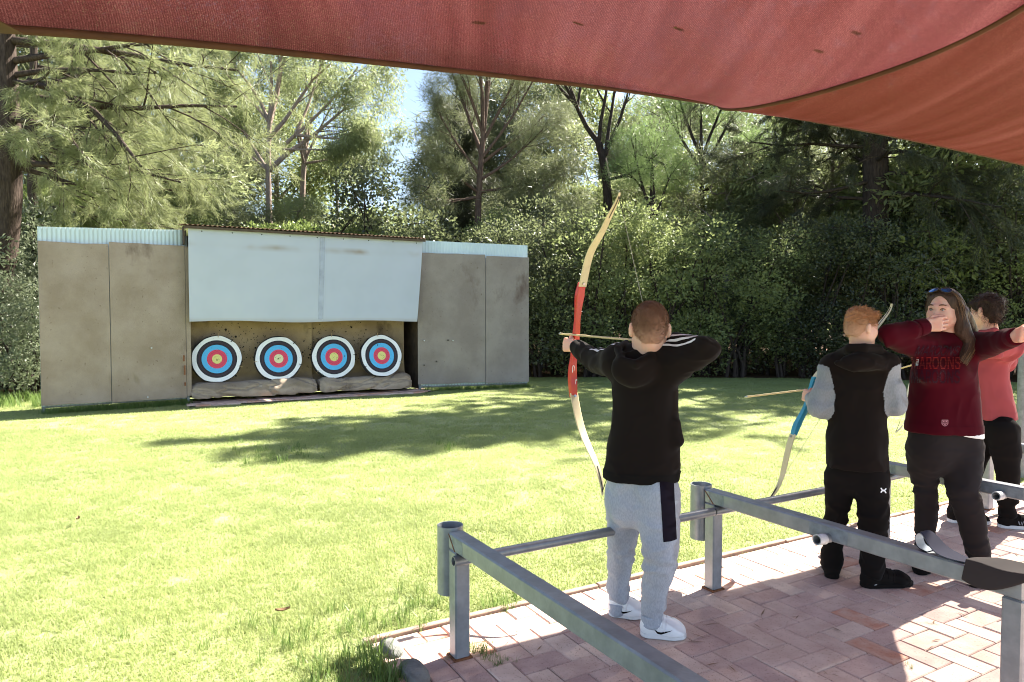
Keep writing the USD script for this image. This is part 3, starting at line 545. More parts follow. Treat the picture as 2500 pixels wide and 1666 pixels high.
for i, (px, py, Y) in enumerate(((530, 877, 12.0), (680.5, 876, 12.47), (815.5, 871.6, 12.98), (932, 868.7, 13.35))):
    ctr = at(px, py, Y); tilt = math.radians(7 + (i % 2) * 2); nf = -N * math.cos(tilt) + Z3 * math.sin(tilt); up = N * math.sin(tilt) + Z3 * math.cos(tilt)
    o = thing('archery_target', labs[i], 'archery target', ctr - Z3 * 0.42)
    tr = np.random.default_rng(70 + i)
    obj('board', tube([ctr - nf * 0.10, ctr - nf * 0.094, ctr - nf * 0.012, ctr - nf * 0.006], [0.405, 0.412, 0.412, 0.405], 48), 'foam', o, smooth=30)
    ang = np.arange(72) * 2 * np.pi / 72
    wob = 0.402 + 0.006 * np.sin(ang * 2 + i) + 0.004 * np.sin(ang * 5 + 2 * i) - 0.007 * np.abs(np.sin(ang * 4.5 + i))
    def ring(r0, r1, off):
        pt = lambda r: ctr + nf * off + (np.cos(ang) * r)[:, None] * T + (np.sin(ang) * r)[:, None] * up
        k = np.arange(72); k2 = (k + 1) % 72
        if r0 is None: return np.vstack([pt(np.full(72, r1)), ctr + nf * off]), np.stack([k, k2, np.full(72, 72)], 1)
        v = np.vstack([pt(np.broadcast_to(r0, 72)), pt(np.broadcast_to(r1, 72))]); return v, np.vstack([np.stack([k, 72 + k, 72 + k2], 1), np.stack([k, 72 + k2, k2], 1)])
    obj('white_ring', ring(0.326, wob, 0.0), 'face_white', o); obj('black_ring', ring(0.246, 0.326, 0.0), 'face_black', o); obj('blue_ring', ring(0.163, 0.246, 0.0), 'face_blue', o)
    obj('red_ring', ring(0.081, 0.163, 0.0), 'face_red', o); obj('gold_centre', ring(None, 0.081, 0.0), 'face_pale' if i == 1 else 'face_gold', o)
    obj('score_line', ring(0.284, 0.2875, 0.0015), 'ring_line', o); obj('score_line', ring(0.122, 0.1235, 0.0015), 'ring_line', o)
    holes = []
    for k in range(46):
        r, a = abs(tr.normal(0.0, 0.2)), tr.uniform(0, 6.28)
        if r > 0.385: continue
        q = ctr + nf * 0.0022 + T * r * math.cos(a) + up * r * math.sin(a); s = tr.uniform(0.002, 0.0055) if k else 0.012
        holes.append((np.array([q + T * s * math.cos(x) + up * s * math.sin(x) for x in np.arange(6) * 1.047]), np.array([[0, 1, 2], [0, 2, 3], [0, 3, 4], [0, 4, 5]])))
    obj('arrow_holes', cat(holes), 'hole_dark', o, kind='stuff')
    for a, _, kind in pegs[i][:3]:
        e = T * math.cos(a) + up * math.sin(a)
        if kind == 'b': obj('pin', tube([ctr + nf * 0.008 + e * 0.37, ctr + nf * 0.010 + e * 0.43], 0.006, 6), 'foam', o)
        else: obj('peg', tube([ctr + nf * 0.008 + e * 0.375, ctr + nf * 0.016 + e * 0.445], 0.0055, 6), 'peg_wood', o)
# ------------------------------------------------------------------ vegetation
def barkmat(name, c, c2, sc=(6, 6, 1.2)):
    mat(name, c, rough=0.9, color2=c2, scale=5, stretch=sc, bump=0.8, bscale=7, bdist=0.03, spec=0.15)
barkmat('bark_pine', (0.085, 0.062, 0.05), (0.035, 0.025, 0.02)); barkmat('bark_dark', (0.06, 0.045, 0.038), (0.025, 0.018, 0.015)); barkmat('bark_red', (0.15, 0.10, 0.075), (0.075, 0.05, 0.04))
barkmat('bark_euc', (0.34, 0.27, 0.22), (0.20, 0.15, 0.13)); barkmat('bark_grey', (0.30, 0.26, 0.23), (0.18, 0.15, 0.13))
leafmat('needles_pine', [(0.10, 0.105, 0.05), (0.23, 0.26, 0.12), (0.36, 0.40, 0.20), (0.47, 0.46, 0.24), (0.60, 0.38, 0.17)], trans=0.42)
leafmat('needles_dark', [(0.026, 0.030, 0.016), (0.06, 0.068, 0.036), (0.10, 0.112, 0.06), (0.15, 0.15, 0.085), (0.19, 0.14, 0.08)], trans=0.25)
leafmat('needles_sheoak', [(0.085, 0.092, 0.05), (0.18, 0.205, 0.105), (0.28, 0.31, 0.155), (0.38, 0.37, 0.19)], trans=0.42)
leafmat('leaves_euc', [(0.13, 0.15, 0.07), (0.27, 0.315, 0.15), (0.42, 0.46, 0.24), (0.55, 0.55, 0.33)], trans=0.45)
leafmat('leaves_wattle', [(0.10, 0.15, 0.055), (0.19, 0.27, 0.10), (0.29, 0.37, 0.15), (0.38, 0.40, 0.16)], trans=0.45)
leafmat('leaves_shrub', [(0.026, 0.032, 0.016), (0.11, 0.13, 0.06), (0.24, 0.27, 0.13), (0.40, 0.42, 0.22)], trans=0.58, rough=0.24, spec=1.0)
leafmat('leaves_lime', [(0.09, 0.12, 0.035), (0.20, 0.26, 0.08), (0.31, 0.38, 0.13), (0.41, 0.45, 0.19)], trans=0.45, rough=0.35)
leafmat('leaves_mid', [(0.10, 0.12, 0.05), (0.23, 0.275, 0.11), (0.37, 0.42, 0.18), (0.50, 0.50, 0.26)], trans=0.45)
leafmat('leaves_pale', [(0.07, 0.085, 0.05), (0.17, 0.20, 0.12), (0.30, 0.34, 0.22), (0.44, 0.47, 0.33)], trans=0.3, rough=0.4)

def unit(v): return v / (np.linalg.norm(v, axis=-1, keepdims=True) + 1e-12)
def leaf_quads(P, D, L, W, rg):
    n = len(P); S = unit(np.cross(D, unit(rg.normal(size=(n, 3))))); L = np.broadcast_to(L, n)[:, None]; W = np.broadcast_to(W, n)[:, None]; B = np.cross(S, D)
    v = np.stack([P, P + D * L * 0.45 + S * W / 2 + B * L * 0.06, P + D * L, P + D * L * 0.45 - S * W / 2 + B * L * 0.06], 1).reshape(-1, 3)
    k = np.arange(n)[:, None] * 4; return v, np.vstack([k + [0, 1, 2], k + [0, 2, 3]])
def leaf_needles(P, D, L, W, rg):
    n = len(P); S = unit(np.cross(D, unit(rg.normal(size=(n, 3))))); L = np.broadcast_to(L, n)[:, None]; W = np.broadcast_to(W, n)[:, None]
    v = np.stack([P - S * W / 2, P + S * W / 2, P + D * L], 1).reshape(-1, 3); return v, np.arange(n * 3).reshape(-1, 3)
def rot_away(d, ang, rg):
    _, a, b = frame(d); ph = rg.uniform(0, 2 * np.pi); e = a * math.cos(ph) + b * math.sin(ph)
    return d * math.cos(ang) + e * math.sin(ang)
def grow(rg, limbs, twigs, p, d, L, r, lvl, S):
    n = 7 if lvl == 0 else 5; pts = [np.array(p)]; dd = np.array(d, float); step = L / (n - 1)
    for k in range(n - 1):
        dd = dd + rg.normal(0, S['wob'][lvl], 3) + np.array([0, 0, S['trop'][lvl]]); dd /= np.linalg.norm(dd); pts.append(pts[-1] + dd * step)
    pts = np.array(pts); rad = r * (1 - (1 - S['taper'][lvl]) * np.linspace(0, 1, n)); limbs.append((pts, rad, 8 if lvl == 0 else 5 if lvl == 1 else 3))
    if lvl == S['levels']: twigs.append(pts); return
    nk = S['kids'][lvl]
    for k in range(nk):
        f = S['f0'][lvl] + (1 - S['f0'][lvl]) * (k + rg.uniform(0.2, 0.8)) / nk; x = f * (n - 1); i = min(int(x), n - 2); q = pts[i] + (pts[i + 1] - pts[i]) * (x - i)
        base = unit(pts[i + 1] - pts[i]); nd = rot_away(base, S['ang'][lvl] * rg.uniform(0.7, 1.25), rg)
        if 'flat' in S: nd[2] = nd[2] * S['flat'] + S.get('rise', 0); nd /= np.linalg.norm(nd)
        if 'bias' in S and lvl == 0: nd = unit(nd + np.array(S['bias']) * rg.uniform(0.2, 1.2))
        sh = S.get('cone', 0.0); ln = L * S['ratio'][lvl] * rg.uniform(0.7, 1.2) * (1 - sh * f if lvl == 0 else 1)
        grow(rg, limbs, twigs, q, nd, ln, max(np.interp(x, np.arange(n), rad) * S['rr'][lvl], 0.004), lvl + 1, S)
    twigs.append(pts[-3:]) if lvl > 0 else None
def foliate(rg, twigs, S):
    P, D = [], []
    for t in twigs:
        k = rg.poisson(S['per']); x = rg.uniform(S.get('from', 0.3), 1, k) * (len(t) - 1); i = np.minimum(x.astype(int), len(t) - 2); q = t[i] + (t[i + 1] - t[i]) * (x - i)[:, None]
        d = unit(t[i + 1] - t[i]); r = unit(rg.normal(size=(k, 3))); dd = unit(d * S['along'] + r * S['spread'] + np.array([0, 0, S['hang']])); P.append(q + rg.normal(0, S.get('jit', 0.03), (k, 3))); D.append(dd)
    P, D = np.vstack(P), np.vstack(D); n = len(P)
    return (leaf_needles if S['kind'] == 'needle' else leaf_quads)(P, D, S['L'] * rg.uniform(0.7, 1.25, n), S['W'] * rg.uniform(0.8, 1.2, n), rg)
def tree_meshes(seed, S, trunk=None):
    rg = np.random.default_rng(seed); limbs, twigs = [], []
    if trunk is None: grow(rg, limbs, twigs, (0, 0, -0.1), unit(np.array([0.03, 0.02, 1.0])), S['h'], S['r'], 0, S)
    else:
        tp, tr = np.array(trunk[0], float), np.array(trunk[1], float); limbs.append((spline(tp, 14), np.interp(np.linspace(0, 1, 14), np.linspace(0, 1, len(tr)), tr), 10))
    for (p, d, L, r, lvl) in S.get('extra', []): grow(rg, limbs, twigs, np.array(p, float), unit(np.array(d, float)), L, r, lvl, S)
    wood = cat([tube(p, r, s, cap=False) for p, r, s in limbs]); return wood, foliate(rg, twigs, S)
def put_tree(name, label, base, S, seed, bark, leaf, trunk=None, catg='tree', group=None):
    o = thing(name, label, catg, base, group=group); w, c = tree_meshes(seed, S, trunk)
    obj('trunk', w, bark, o, world=False, smooth=True); obj('crown', c, leaf, o, world=False); return o
def px_base(px, Y, gz=-0.02): q = at(px, 700, Y); return np.array([q[0], Y, gz])

ntri = lambda: None
# 1. big pine at the left edge: leaning trunk, long boughs reaching right
b = px_base(-70, 13.0)
loc = lambda px, py, Y: at(px, py, Y) - b
trunk = [(0, 0, -0.1), loc(-5, 700, 13.0), loc(18, 560, 13.0), loc(22, 330, 13.0), loc(10, 130, 13.0), loc(0, -200, 13.0), loc(-5, -700, 13.0)]
PS = dict(levels=3, wob=[.05, .10, .14, .18], trop=[0, -.02, -.05, -.05], taper=[.4, .3, .35, .4], kids=[0, 6, 4], f0=[.3, .25, .2], ang=[1.2, .8, .8], ratio=[.4, .40, .5], rr=[.4, .5, .6],
          per=84, kind='needle', L=.19, W=.0085, along=.9, spread=.7, hang=-.2, jit=.035)
ex = []
for (px, py, Y, tx, ty, tY, L, r) in ((30, 150, 13, 380, 110, 12.6, 3.0, .07), (30, 185, 13, 300, 175, 13.2, 2.4, .06), (70, 200, 13, 420, 310, 12.5, 3.4, .075), (60, 235, 13, 520, 250, 13.2, 3.8, .075), (25, 290, 13, 250, 250, 11.9, 2.3, .06),
        (40, 400, 13, 330, 350, 12.4, 2.7, .07), (45, 410, 13, 280, 470, 12.8, 2.2, .05), (30, 100, 13, 540, 140, 13.6, 4.2, .08), (30, 330, 13, 190, 330, 11.6, 1.9, .05), (30, 60, 13, 600, 60, 13.0, 4.2, .08),
        (20, 250, 13, -160, 220, 12.3, 2.0, .06), (20, 450, 13, -120, 400, 12.0, 2.0, .05), (30, 200, 13, 150, 190, 12.2, 1.8, .05), (45, 350, 13, 430, 400, 13.3, 3.2, .06), (30, 30, 13, 300, 0, 12.0, 3.0, .07)):
    p, q = loc(px, py, Y), loc(tx, ty, tY); ex.append((p, q - p, L, r, 1))
S = dict(PS, extra=ex)
put_tree('pine_tree', 'large pine with long drooping needle boughs at the left edge, its dark trunk leaning', b, S, 11, 'bark_pine', 'needles_pine', (trunk, [.27, .23, .21, .20, .17, .15, .10]))
# 2. slimmer pine just right of it and a little behind
b = px_base(88, 15.5); ex = []
trunk = [(0, 0, -.1), (0.02, 0, 2.0), (-.03, 0, 4), (0.05, 0, 6.5), (0, 0, 9.5)]
rg_ = np.random.default_rng(4)
for k in range(22):
    z = rg_.uniform(3.4, 8.5); a = rg_.uniform(-0.9, 0.8) if k % 3 else rg_.uniform(2, 4); ex.append(((0, 0, z), (math.cos(a), math.sin(a), rg_.uniform(-.1, .25)), rg_.uniform(1.8, 3.6), .045, 1))
put_tree('pine_tree', 'slimmer pine behind the big one, boughs spreading above the left wing of the shed', b, dict(PS, extra=ex, per=90), 12, 'bark_pine', 'needles_pine', (trunk, [.13, .11, .1, .08, .04]))
# 3. pine further right behind, fills the yellow green mass above the shed's left wing
b = px_base(330, 18.5); ex = []
for k in range(34):
    z = rg_.uniform(2.4, 7.6); a = rg_.uniform(0, 6.28); ex.append(((0, 0, z), (math.cos(a), math.sin(a), rg_.uniform(-.1, .3)), rg_.uniform(1.5, 3.2) * (1 - 0.05 * z), .05, 1))
put_tree('pine_tree', 'bushy yellow green pine directly behind the left wing of the shed', b, dict(PS, extra=ex, per=90), 13, 'bark_pine', 'needles_pine', ([(0, 0, -.1), (.1, 0, 3), (0, .1, 6), (.1, 0, 9)], [.16, .13, .09, .03]))

# 4. gum tree with forked pale trunk
b = px_base(655, 24.0); L_ = lambda px, py, Y=24.0: at(px, py, Y) - b
ES = dict(levels=3, wob=[.05, .10, .14, .2], trop=[.0, .03, .02, -.05], taper=[.5, .35, .35, .4], kids=[0, 5, 5], f0=[.3, .42, .3], ang=[.7, .55, .7], ratio=[.5, .46, .5], rr=[.5, .5, .5],
          per=105, kind='leaf', L=.15, W=.036, along=.4, spread=.8, hang=-.7, jit=.20)
fk = L_(655, 418); fk2 = L_(658, 300)
ex = [(fk, L_(735, 310) - fk, 3.6, .10, 1), (fk, L_(620, 360) - fk, 2.6, .07, 1), (L_(656, 340), L_(760, 215, 23.6) - L_(656, 340), 3.4, .08, 1), (fk2, L_(600, 180) - fk2, 3.0, .07, 1), (fk2, L_(665, 60) - fk2, 3.8, .09, 1), (fk2, L_(720, 120, 23.5) - fk2, 3.4, .07, 1),
      (L_(700, 350), L_(850, 240, 24.4) - L_(700, 350), 3.8, .07, 1), (L_(720, 330), L_(850, 340, 24.2) - L_(720, 330), 2.6, .06, 1), (fk2, L_(560, 210) - fk2, 2.6, .05, 1), (fk, L_(560, 330) - fk, 2.4, .05, 1), (L_(690, 365), L_(800, 380, 24.0) - L_(690, 365), 2.2, .05, 1), (L_(720, 330), L_(840, 120, 24.5) - L_(720, 330), 4.4, .06, 1)]
put_tree('gum_tree', 'tall gum tree with a forked pale trunk rising behind the white canvas', b, dict(ES, extra=ex), 21, 'bark_euc', 'leaves_euc', ([(0, 0, -.1), L_(657, 560), fk, L_(656, 340), fk2, L_(662, 150)], [.16, .135, .125, .09, .07, .04]))
# 5. second paler gum to its right, behind
b = px_base(745, 28.0); L_ = lambda px, py, Y=28.0: at(px - 48, py, Y) - b
fk = L_(790, 400); ex = [(fk, L_(825, 250) - fk, 3.8, .08, 1), (fk, L_(760, 240) - fk, 4, .08, 1), (fk, L_(860, 400) - fk, 2.4, .06, 1), (fk, L_(830, 330) - fk, 3, .06, 1), (fk, L_(800, 140, 28) - fk, 5.0, .08, 1), (fk, L_(780, 330, 27) - fk, 3, .06, 1)]
put_tree('gum_tree', 'paler gum tree whose crown borders the patch of open sky', b, dict(ES, extra=ex), 22, 'bark_euc', 'leaves_euc', ([(0, 0, -.1), L_(785, 520), fk], [.15, .13, .10]))

# 6. she-oak with a reddish trunk, many upright branches
b = px_base(1168, 21.0); L_ = lambda px, py, Y=21.0: at(px, py, Y) - b
SS = dict(levels=3, wob=[.04, .07, .10, .14], trop=[.0, .06, .03, -.02], taper=[.5, .3, .35, .4], kids=[0, 6, 5], f0=[.3, .25, .25], ang=[.6, .42, .6], ratio=[.5, .42, .5], rr=[.5, .45, .5],
          per=100, kind='needle', L=.22, W=.010, along=.7, spread=.7, hang=-.25, jit=.13)
ex = []
for k, (px, py, tx, ty, L) in enumerate(((1168, 470, 1085, 420, 1.6), (1172, 440, 1290, 380, 2.4), (1175, 380, 1115, 200, 3.0), (1180, 340, 1150, 120, 3.4), (1180, 330, 1230, 100, 3.8), (1180, 330, 1200, 60, 4.0), (1178, 350, 1300, 180, 3.6), (1175, 400, 1350, 300, 3.0), (1172, 430, 1070, 320, 2.2), (1176, 370, 1090, 240, 2.6), (1180, 330, 1110, 90, 3.8), (1175, 390, 1320, 240, 3.4), (1170, 470, 1330, 470, 2.4), (1170, 480, 1060, 500, 1.8))):
    p = L_(px, py); ex.append((p, L_(tx, ty, 21 + ((k * 7) % 5 - 2) * .5) - p, L, .055, 1))
put_tree('sheoak_tree', 'she-oak with a reddish trunk and a fan of fine upright branches behind the shed', b, dict(SS, extra=ex), 31, 'bark_red', 'needles_sheoak', ([(0, 0, -.1), L_(1166, 560), L_(1170, 450), L_(1180, 330), L_(1190, 120)], [.13, .115, .10, .075, .03]))
# 7. dark fine tree left of it (blue green needles against the sky)
b = px_base(1112, 24.0); ex = []
for k in range(26):
    z = rg_.uniform(3.5, 8.4); a = rg_.uniform(0, 6.28); ex.append(((0, 0, z), (math.cos(a), math.sin(a), rg_.uniform(.1, .5)), rg_.uniform(.8, 1.6) * (1.1 - z / 14), .04, 1))
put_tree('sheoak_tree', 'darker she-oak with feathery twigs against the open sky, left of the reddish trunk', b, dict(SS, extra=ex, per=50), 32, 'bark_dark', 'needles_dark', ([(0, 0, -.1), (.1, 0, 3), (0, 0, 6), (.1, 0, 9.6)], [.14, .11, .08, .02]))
# 8. dark bare branched tree
b = px_base(1475, 22.0); L_ = lambda px, py, Y=22.0: at(px, py, Y) - b
DS = dict(levels=3, wob=[.06, .14, .2, .25], trop=[.0, .03, .03, 0], taper=[.5, .4, .35, .4], kids=[0, 4, 4], f0=[.3, .35, .3], ang=[.6, .6, .7], ratio=[.5, .45, .5], rr=[.5, .55, .55], per=5, kind='needle', L=.16, W=.007, along=.7, spread=.6, hang=-.1, jit=.04)
fk = L_(1462, 350); ex = [(fk, L_(1400, 240) - fk, 2.6, .09, 1), (L_(1400, 250), L_(1340, 190) - L_(1400, 250), 2.0, .06, 1), (fk, L_(1475, 230) - fk, 2.6, .07, 1), (L_(1478, 380), L_(1550, 290) - L_(1478, 380), 2.4, .07, 1), (L_(1478, 380), L_(1475, 200) - L_(1478, 380), 3.2, .07, 1), (L_(1410, 260), L_(1430, 170) - L_(1410, 260), 2.0, .05, 1), (L_(1482, 440), L_(1600, 440, 21) - L_(1482, 440), 2.0, .06, 1)]
put_tree('bare_tree', 'dark forked tree with nearly bare black branches below the sail', b, dict(DS, extra=ex), 41, 'bark_dark', 'needles_sheoak', ([(0, 0, -.1), L_(1484, 560), L_(1482, 460), fk], [.19, .17, .15, .11]))
# 9. wattle, bright rounded clumps
b = px_base(1600, 20.0); L_ = lambda px, py, Y=20.0: at(px, py, Y) - b
def clumps(seed, spots, per, kind, L, W, up=0.2, shell=0.55, hang=0.0):
    """crown made of leaf clumps: spots are (centre, radii)"""
    rg = np.random.default_rng(seed); P, D = [], []
    for c, r in spots:
        n = int(per * (np.prod(r) ** (2 / 3))); d = unit(rg.normal(size=(n, 3))); s = shell + (1 - shell) * rg.uniform(0, 1, n) ** 0.6
        s = s * (0.75 + 0.5 * meshkit.fbm(d * 2.3 + np.asarray(c) * 1.7, 3, seed)); P.append(np.asarray(c) + d * s[:, None] * r); D.append(unit(d * 0.7 + rg.normal(size=(n, 3)) * 0.6 + np.array([0, 0, up - hang])))
    P, D = np.vstack(P), np.vstack(D); n = len(P)
    return (leaf_needles if kind == 'needle' else leaf_quads)(P, D, L * rg.uniform(.7, 1.3, n), W * rg.uniform(.8, 1.2, n), rg)
def clump_tree(name, label, base, seed, spots, per, kind, L, W, bark, leaf, trunk_r=.1, catg='tree', group=None, hang=0.0, stems=None, up=.2):
    o = thing(name, label, catg, base, group=group); rg = np.random.default_rng(seed + 500); zs = min(c[2] for c, r in spots); limbs = []
    root = np.array([0, 0, -.1]); hub = np.array([np.mean([c[0] for c, _ in spots]) * .3, np.mean([c[1] for c, _ in spots]) * .3, max(zs * .75, .3)])
    limbs.append(tube(spline([root, root * .5 + hub * .5 + rg.normal(0, .05, 3), hub], 7), np.linspace(trunk_r, trunk_r * .75, 7), 8, cap=False))
    for c, r in spots:
        c = np.asarray(c, float); mid = hub * .45 + c * .55 + rg.normal(0, .12, 3); limbs.append(tube(spline([hub, mid, c], 6), np.linspace(trunk_r * .5, trunk_r * .12, 6), 5, cap=False))
        for q in range(3): e = c + unit(rg.normal(size=3)) * np.asarray(r) * .8; limbs.append(tube([c * .6 + mid * .4, c * .5 + e * .5 + rg.normal(0, .05, 3), e], [trunk_r * .14, trunk_r * .1, .004], 3, cap=False))
    obj('trunk', cat(limbs), bark, o, world=False, smooth=True); obj('crown', clumps(seed, spots, per, kind, L, W, up=up, hang=hang), leaf, o, world=False); return o
sp = [(L_(1590, 385), (1.0, .9, .85)), (L_(1640, 420), (.8, .8, .6)), (L_(1545, 350), (.7, .7, .5)), (L_(1600, 330), (.8, .7, .5)), (L_(1530, 420), (.7, .7, .5))]
clump_tree('wattle_tree', 'bright green feathery wattle with a rounded crown right of the dark bare tree', b, 51, sp, 5200, 'needle', .10, .012, 'bark_dark', 'leaves_wattle', .11)
b = px_base(1715, 22.0); L_ = lambda px, py, Y=22.0: at(px, py, Y) - b; ex = []
for (px, py, tx, ty, L) in ((1715, 420, 1640, 300, 2.6), (1715, 400, 1720, 230, 3.2), (1715, 410, 1800, 300, 2.8), (1715, 450, 1850, 380, 2.8), (1715, 440, 1620, 380, 2.2), (1710, 380, 1680, 260, 2.6), (1715, 390, 1770, 250, 2.8), (1715, 470, 1800, 430, 2.0)):
    p = L_(px, py); ex.append((p, L_(tx, ty) - p, L, .06, 1))
put_tree('wattle_tree', 'pale green wattle with a slender dark trunk under the low part of the sail', b, dict(SS, extra=ex, per=80, L=.17, W=.014, ang=[.6, .55, .7]), 52, 'bark_dark', 'leaves_wattle', ([(0, 0, -.1), L_(1720, 560), L_(1712, 440), L_(1712, 330)], [.12, .1, .08, .05]))
# 10. tall dark pine on the right; its shadow crosses the lawn
b = px_base(2135, 18.0); ex = []
for k in range(74):
    z = 4.3 + (k / 74) ** 0.95 * 11.2; wide = 8 < z < 13.5 and k % 2 == 0; a = rg_.normal(-1.6, .8) if wide else k * 2.4 + rg_.uniform(-.4, .4); ex.append(((0, 0, z), (math.cos(a), math.sin(a), rg_.uniform(-.12, .12)), (5.0 if wide else 3.3) * (1.12 - z / 18.5) * rg_.uniform(.75, 1.25), .06, 1))
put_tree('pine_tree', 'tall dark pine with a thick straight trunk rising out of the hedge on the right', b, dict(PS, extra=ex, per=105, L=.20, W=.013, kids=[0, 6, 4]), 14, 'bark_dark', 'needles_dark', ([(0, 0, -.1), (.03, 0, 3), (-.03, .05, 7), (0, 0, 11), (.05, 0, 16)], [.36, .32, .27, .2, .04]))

# ---- broad leaved shrubs: three crowns, each shrub a copy with its own size and turn
def shrub_class(name, seed, h, w, leaf, L, W, per, low):
    rg = np.random.default_rng(seed); root = UsdGeom.Xform.Define(stage, '/World/Looks/' + name).GetPrim(); root.SetSpecifier(Sdf.SpecifierClass)
    spots = []
    for k in range(34):
        z = rg.uniform(low, 1.0) ** 0.9; a = rg.uniform(0, 6.28); rr = w * (0.35 + 0.65 * math.sin(math.pi * min(z * 0.62 + 0.22, 1))) * rg.uniform(.45, 1.0)
        spots.append((np.array([math.cos(a) * rr, math.sin(a) * rr, z * h]), np.array([.56, .56, .42]) * rg.uniform(.45, 1.35)))
    limbs = []
    for k in range(12):
        c = spots[k * 2][0]; p0 = np.array([rg.normal(0, .18), rg.normal(0, .18), -.1]); limbs.append(tube(spline([p0, p0 * .6 + c * .25 + np.array([0, 0, .5]), c * .75 + rg.normal(0, .1, 3), c], 7), np.linspace(.05, .012, 7), 5, cap=False))
    for k in range(40):
        c, r = spots[rg.integers(34)]; e = c + unit(rg.normal(size=3)) * r; limbs.append(tube([c, c * .5 + e * .5 + rg.normal(0, .04, 3), e], [.012, .009, .004], 3, cap=False))
    p0 = str(root.GetPath())
    usdkit.mesh(stage, p0 + '/stem', cat(limbs), M('bark_dark'), smooth=True); usdkit.mesh(stage, p0 + '/crown', clumps(seed, spots, per, 'leaf', L, W), M(leaf)); return p0
def copy_of(cls, name, label, catg, loc, rz, s, group=None):
    o = thing(name, label, catg, loc, rz, group, s); o.GetReferences().AddInternalReference(cls); o.SetInstanceable(True); return o
SH = [shrub_class('shrub_a', 61, 4.2, 1.35, 'leaves_shrub', .082, .046, 1150, .03), shrub_class('shrub_b', 62, 4.4, 1.3, 'leaves_shrub', .09, .050, 1050, .04), shrub_class('shrub_c', 63, 4.0, 1.45, 'leaves_mid', .076, .042, 1250, .04)]
SH.append(shrub_class('shrub_d', 66, 4.2, 1.4, 'leaves_mid', .085, .046, 1150, .05))
LIME = [shrub_class('shrub_lime', 64, 3.9, 1.4, 'leaves_lime', .085, .05, 1900, .12), shrub_class('shrub_pale', 65, 3.0, 1.2, 'leaves_pale', .10, .045, 1300, .06)]
hedge = [  # (px, Y, size, class, turn, label)
    (1195, 17.6, 0.86, 0, .2, 'dark glossy shrub showing just above the right end of the shed roof'), (1290, 17.2, 1.0, 1, 1.3, 'dark glossy shrub close beside the right end of the target shed'), (1375, 17.8, 1.12, 0, 2.2, 'glossy shrub seen through the upper limb of the red bow'),
    (1455, 17.3, 1.05, 3, 0.7, 'sunlit glossy shrub directly behind the head of the boy drawing the red bow'), (1540, 17.9, 1.16, 2, 3.9, 'tall glossy shrub just right of the head of the boy with the red bow'), (1625, 17.4, 1.08, 3, 5.1, 'glossy shrub behind the raised elbow of the boy with the red bow'),
    (1715, 17.9, 1.14, 3, 2.9, 'lighter green shrub below the pale wattle'), (1800, 17.3, 1.06, 2, 0.2, 'glossy shrub in the hedge between the red bow and the blue bow'), (1890, 17.6, 1.0, 0, 1.9, 'glossy shrub just left of the ginger haired boy'),
    (1990, 17.1, 0.92, 1, 4.4, 'glossy shrub right behind the ginger haired boy'), (2085, 16.8, 0.84, 0, 3.0, 'dark shrub at the foot of the tall pine, left of its trunk'), (2190, 16.6, 0.88, 1, 5.7, 'dark shrub at the foot of the tall pine, right of its trunk'),
    (2290, 17.4, 1.02, 0, 0.9, 'shrub behind the head of the woman'), (2400, 17.0, 1.08, 2, 2.4, 'shrub above the dark haired boy in pink'), (2510, 16.6, 1.12, 1, 1.1, 'shrub at the right edge of the picture'), (2620, 17.0, 1.1, 0, 3.3, 'shrub just outside the right edge of the picture')]
for px, Y, s, k, rz, lab in hedge:
    copy_of(SH[k], 'hedge_shrub', lab, 'shrub', px_base(px, Y), rz, (s * (.9 + .25 * ((px * 7) % 11) / 11), s * .98, s * (0.70 + .30 * ((px * 13) % 17) / 17 if px < 1960 else .95)), 'broad leaved shrubs of the hedge behind the lawn')
for px, Y, s, k, rz, lab in ((700, 19.0, .98, 0, .4, 'lime green shrub behind the left half of the white canvas'), (790, 19.4, .96, 0, 2.6, 'lime green shrub behind the middle of the white canvas'), (870, 19.0, .92, 0, 4.1, 'lime green shrub behind the right half of the white canvas'),
                             (195, 17.2, 1.15, 0, 1.2, 'lime green shrub behind the left end of the shed'), (120, 17.8, 1.1, 0, 3.0, 'lime green shrub partly behind the slimmer pine trunk'), (60, 12.6, .66, 1, .3, 'pale leaved shrub low on the left beside the shed'), (-20, 13.2, .9, 1, 2.1, 'pale leaved shrub at the left edge below the leaning pine'),
                             (20, 14.6, 1.15, 1, 4.2, 'taller pale shrub behind the low one left of the shed')):
    copy_of(LIME[k], 'bright_shrub', lab, 'shrub', px_base(px, Y), rz, s)
for px, Y, s, k, rz, lab in ((955, 18.6, 1.22, 1, 1.0, 'dark broad leaved tree behind the right end of the shed roof'), (1090, 19.0, .98, 2, 2.0, 'olive shrub below the she-oaks'), (560, 19.5, .95, 2, .2, 'olive shrub behind the join of the wing and the canvas')):
    copy_of(SH[k], 'dark_shrub', lab, 'shrub', px_base(px, Y), rz, s)
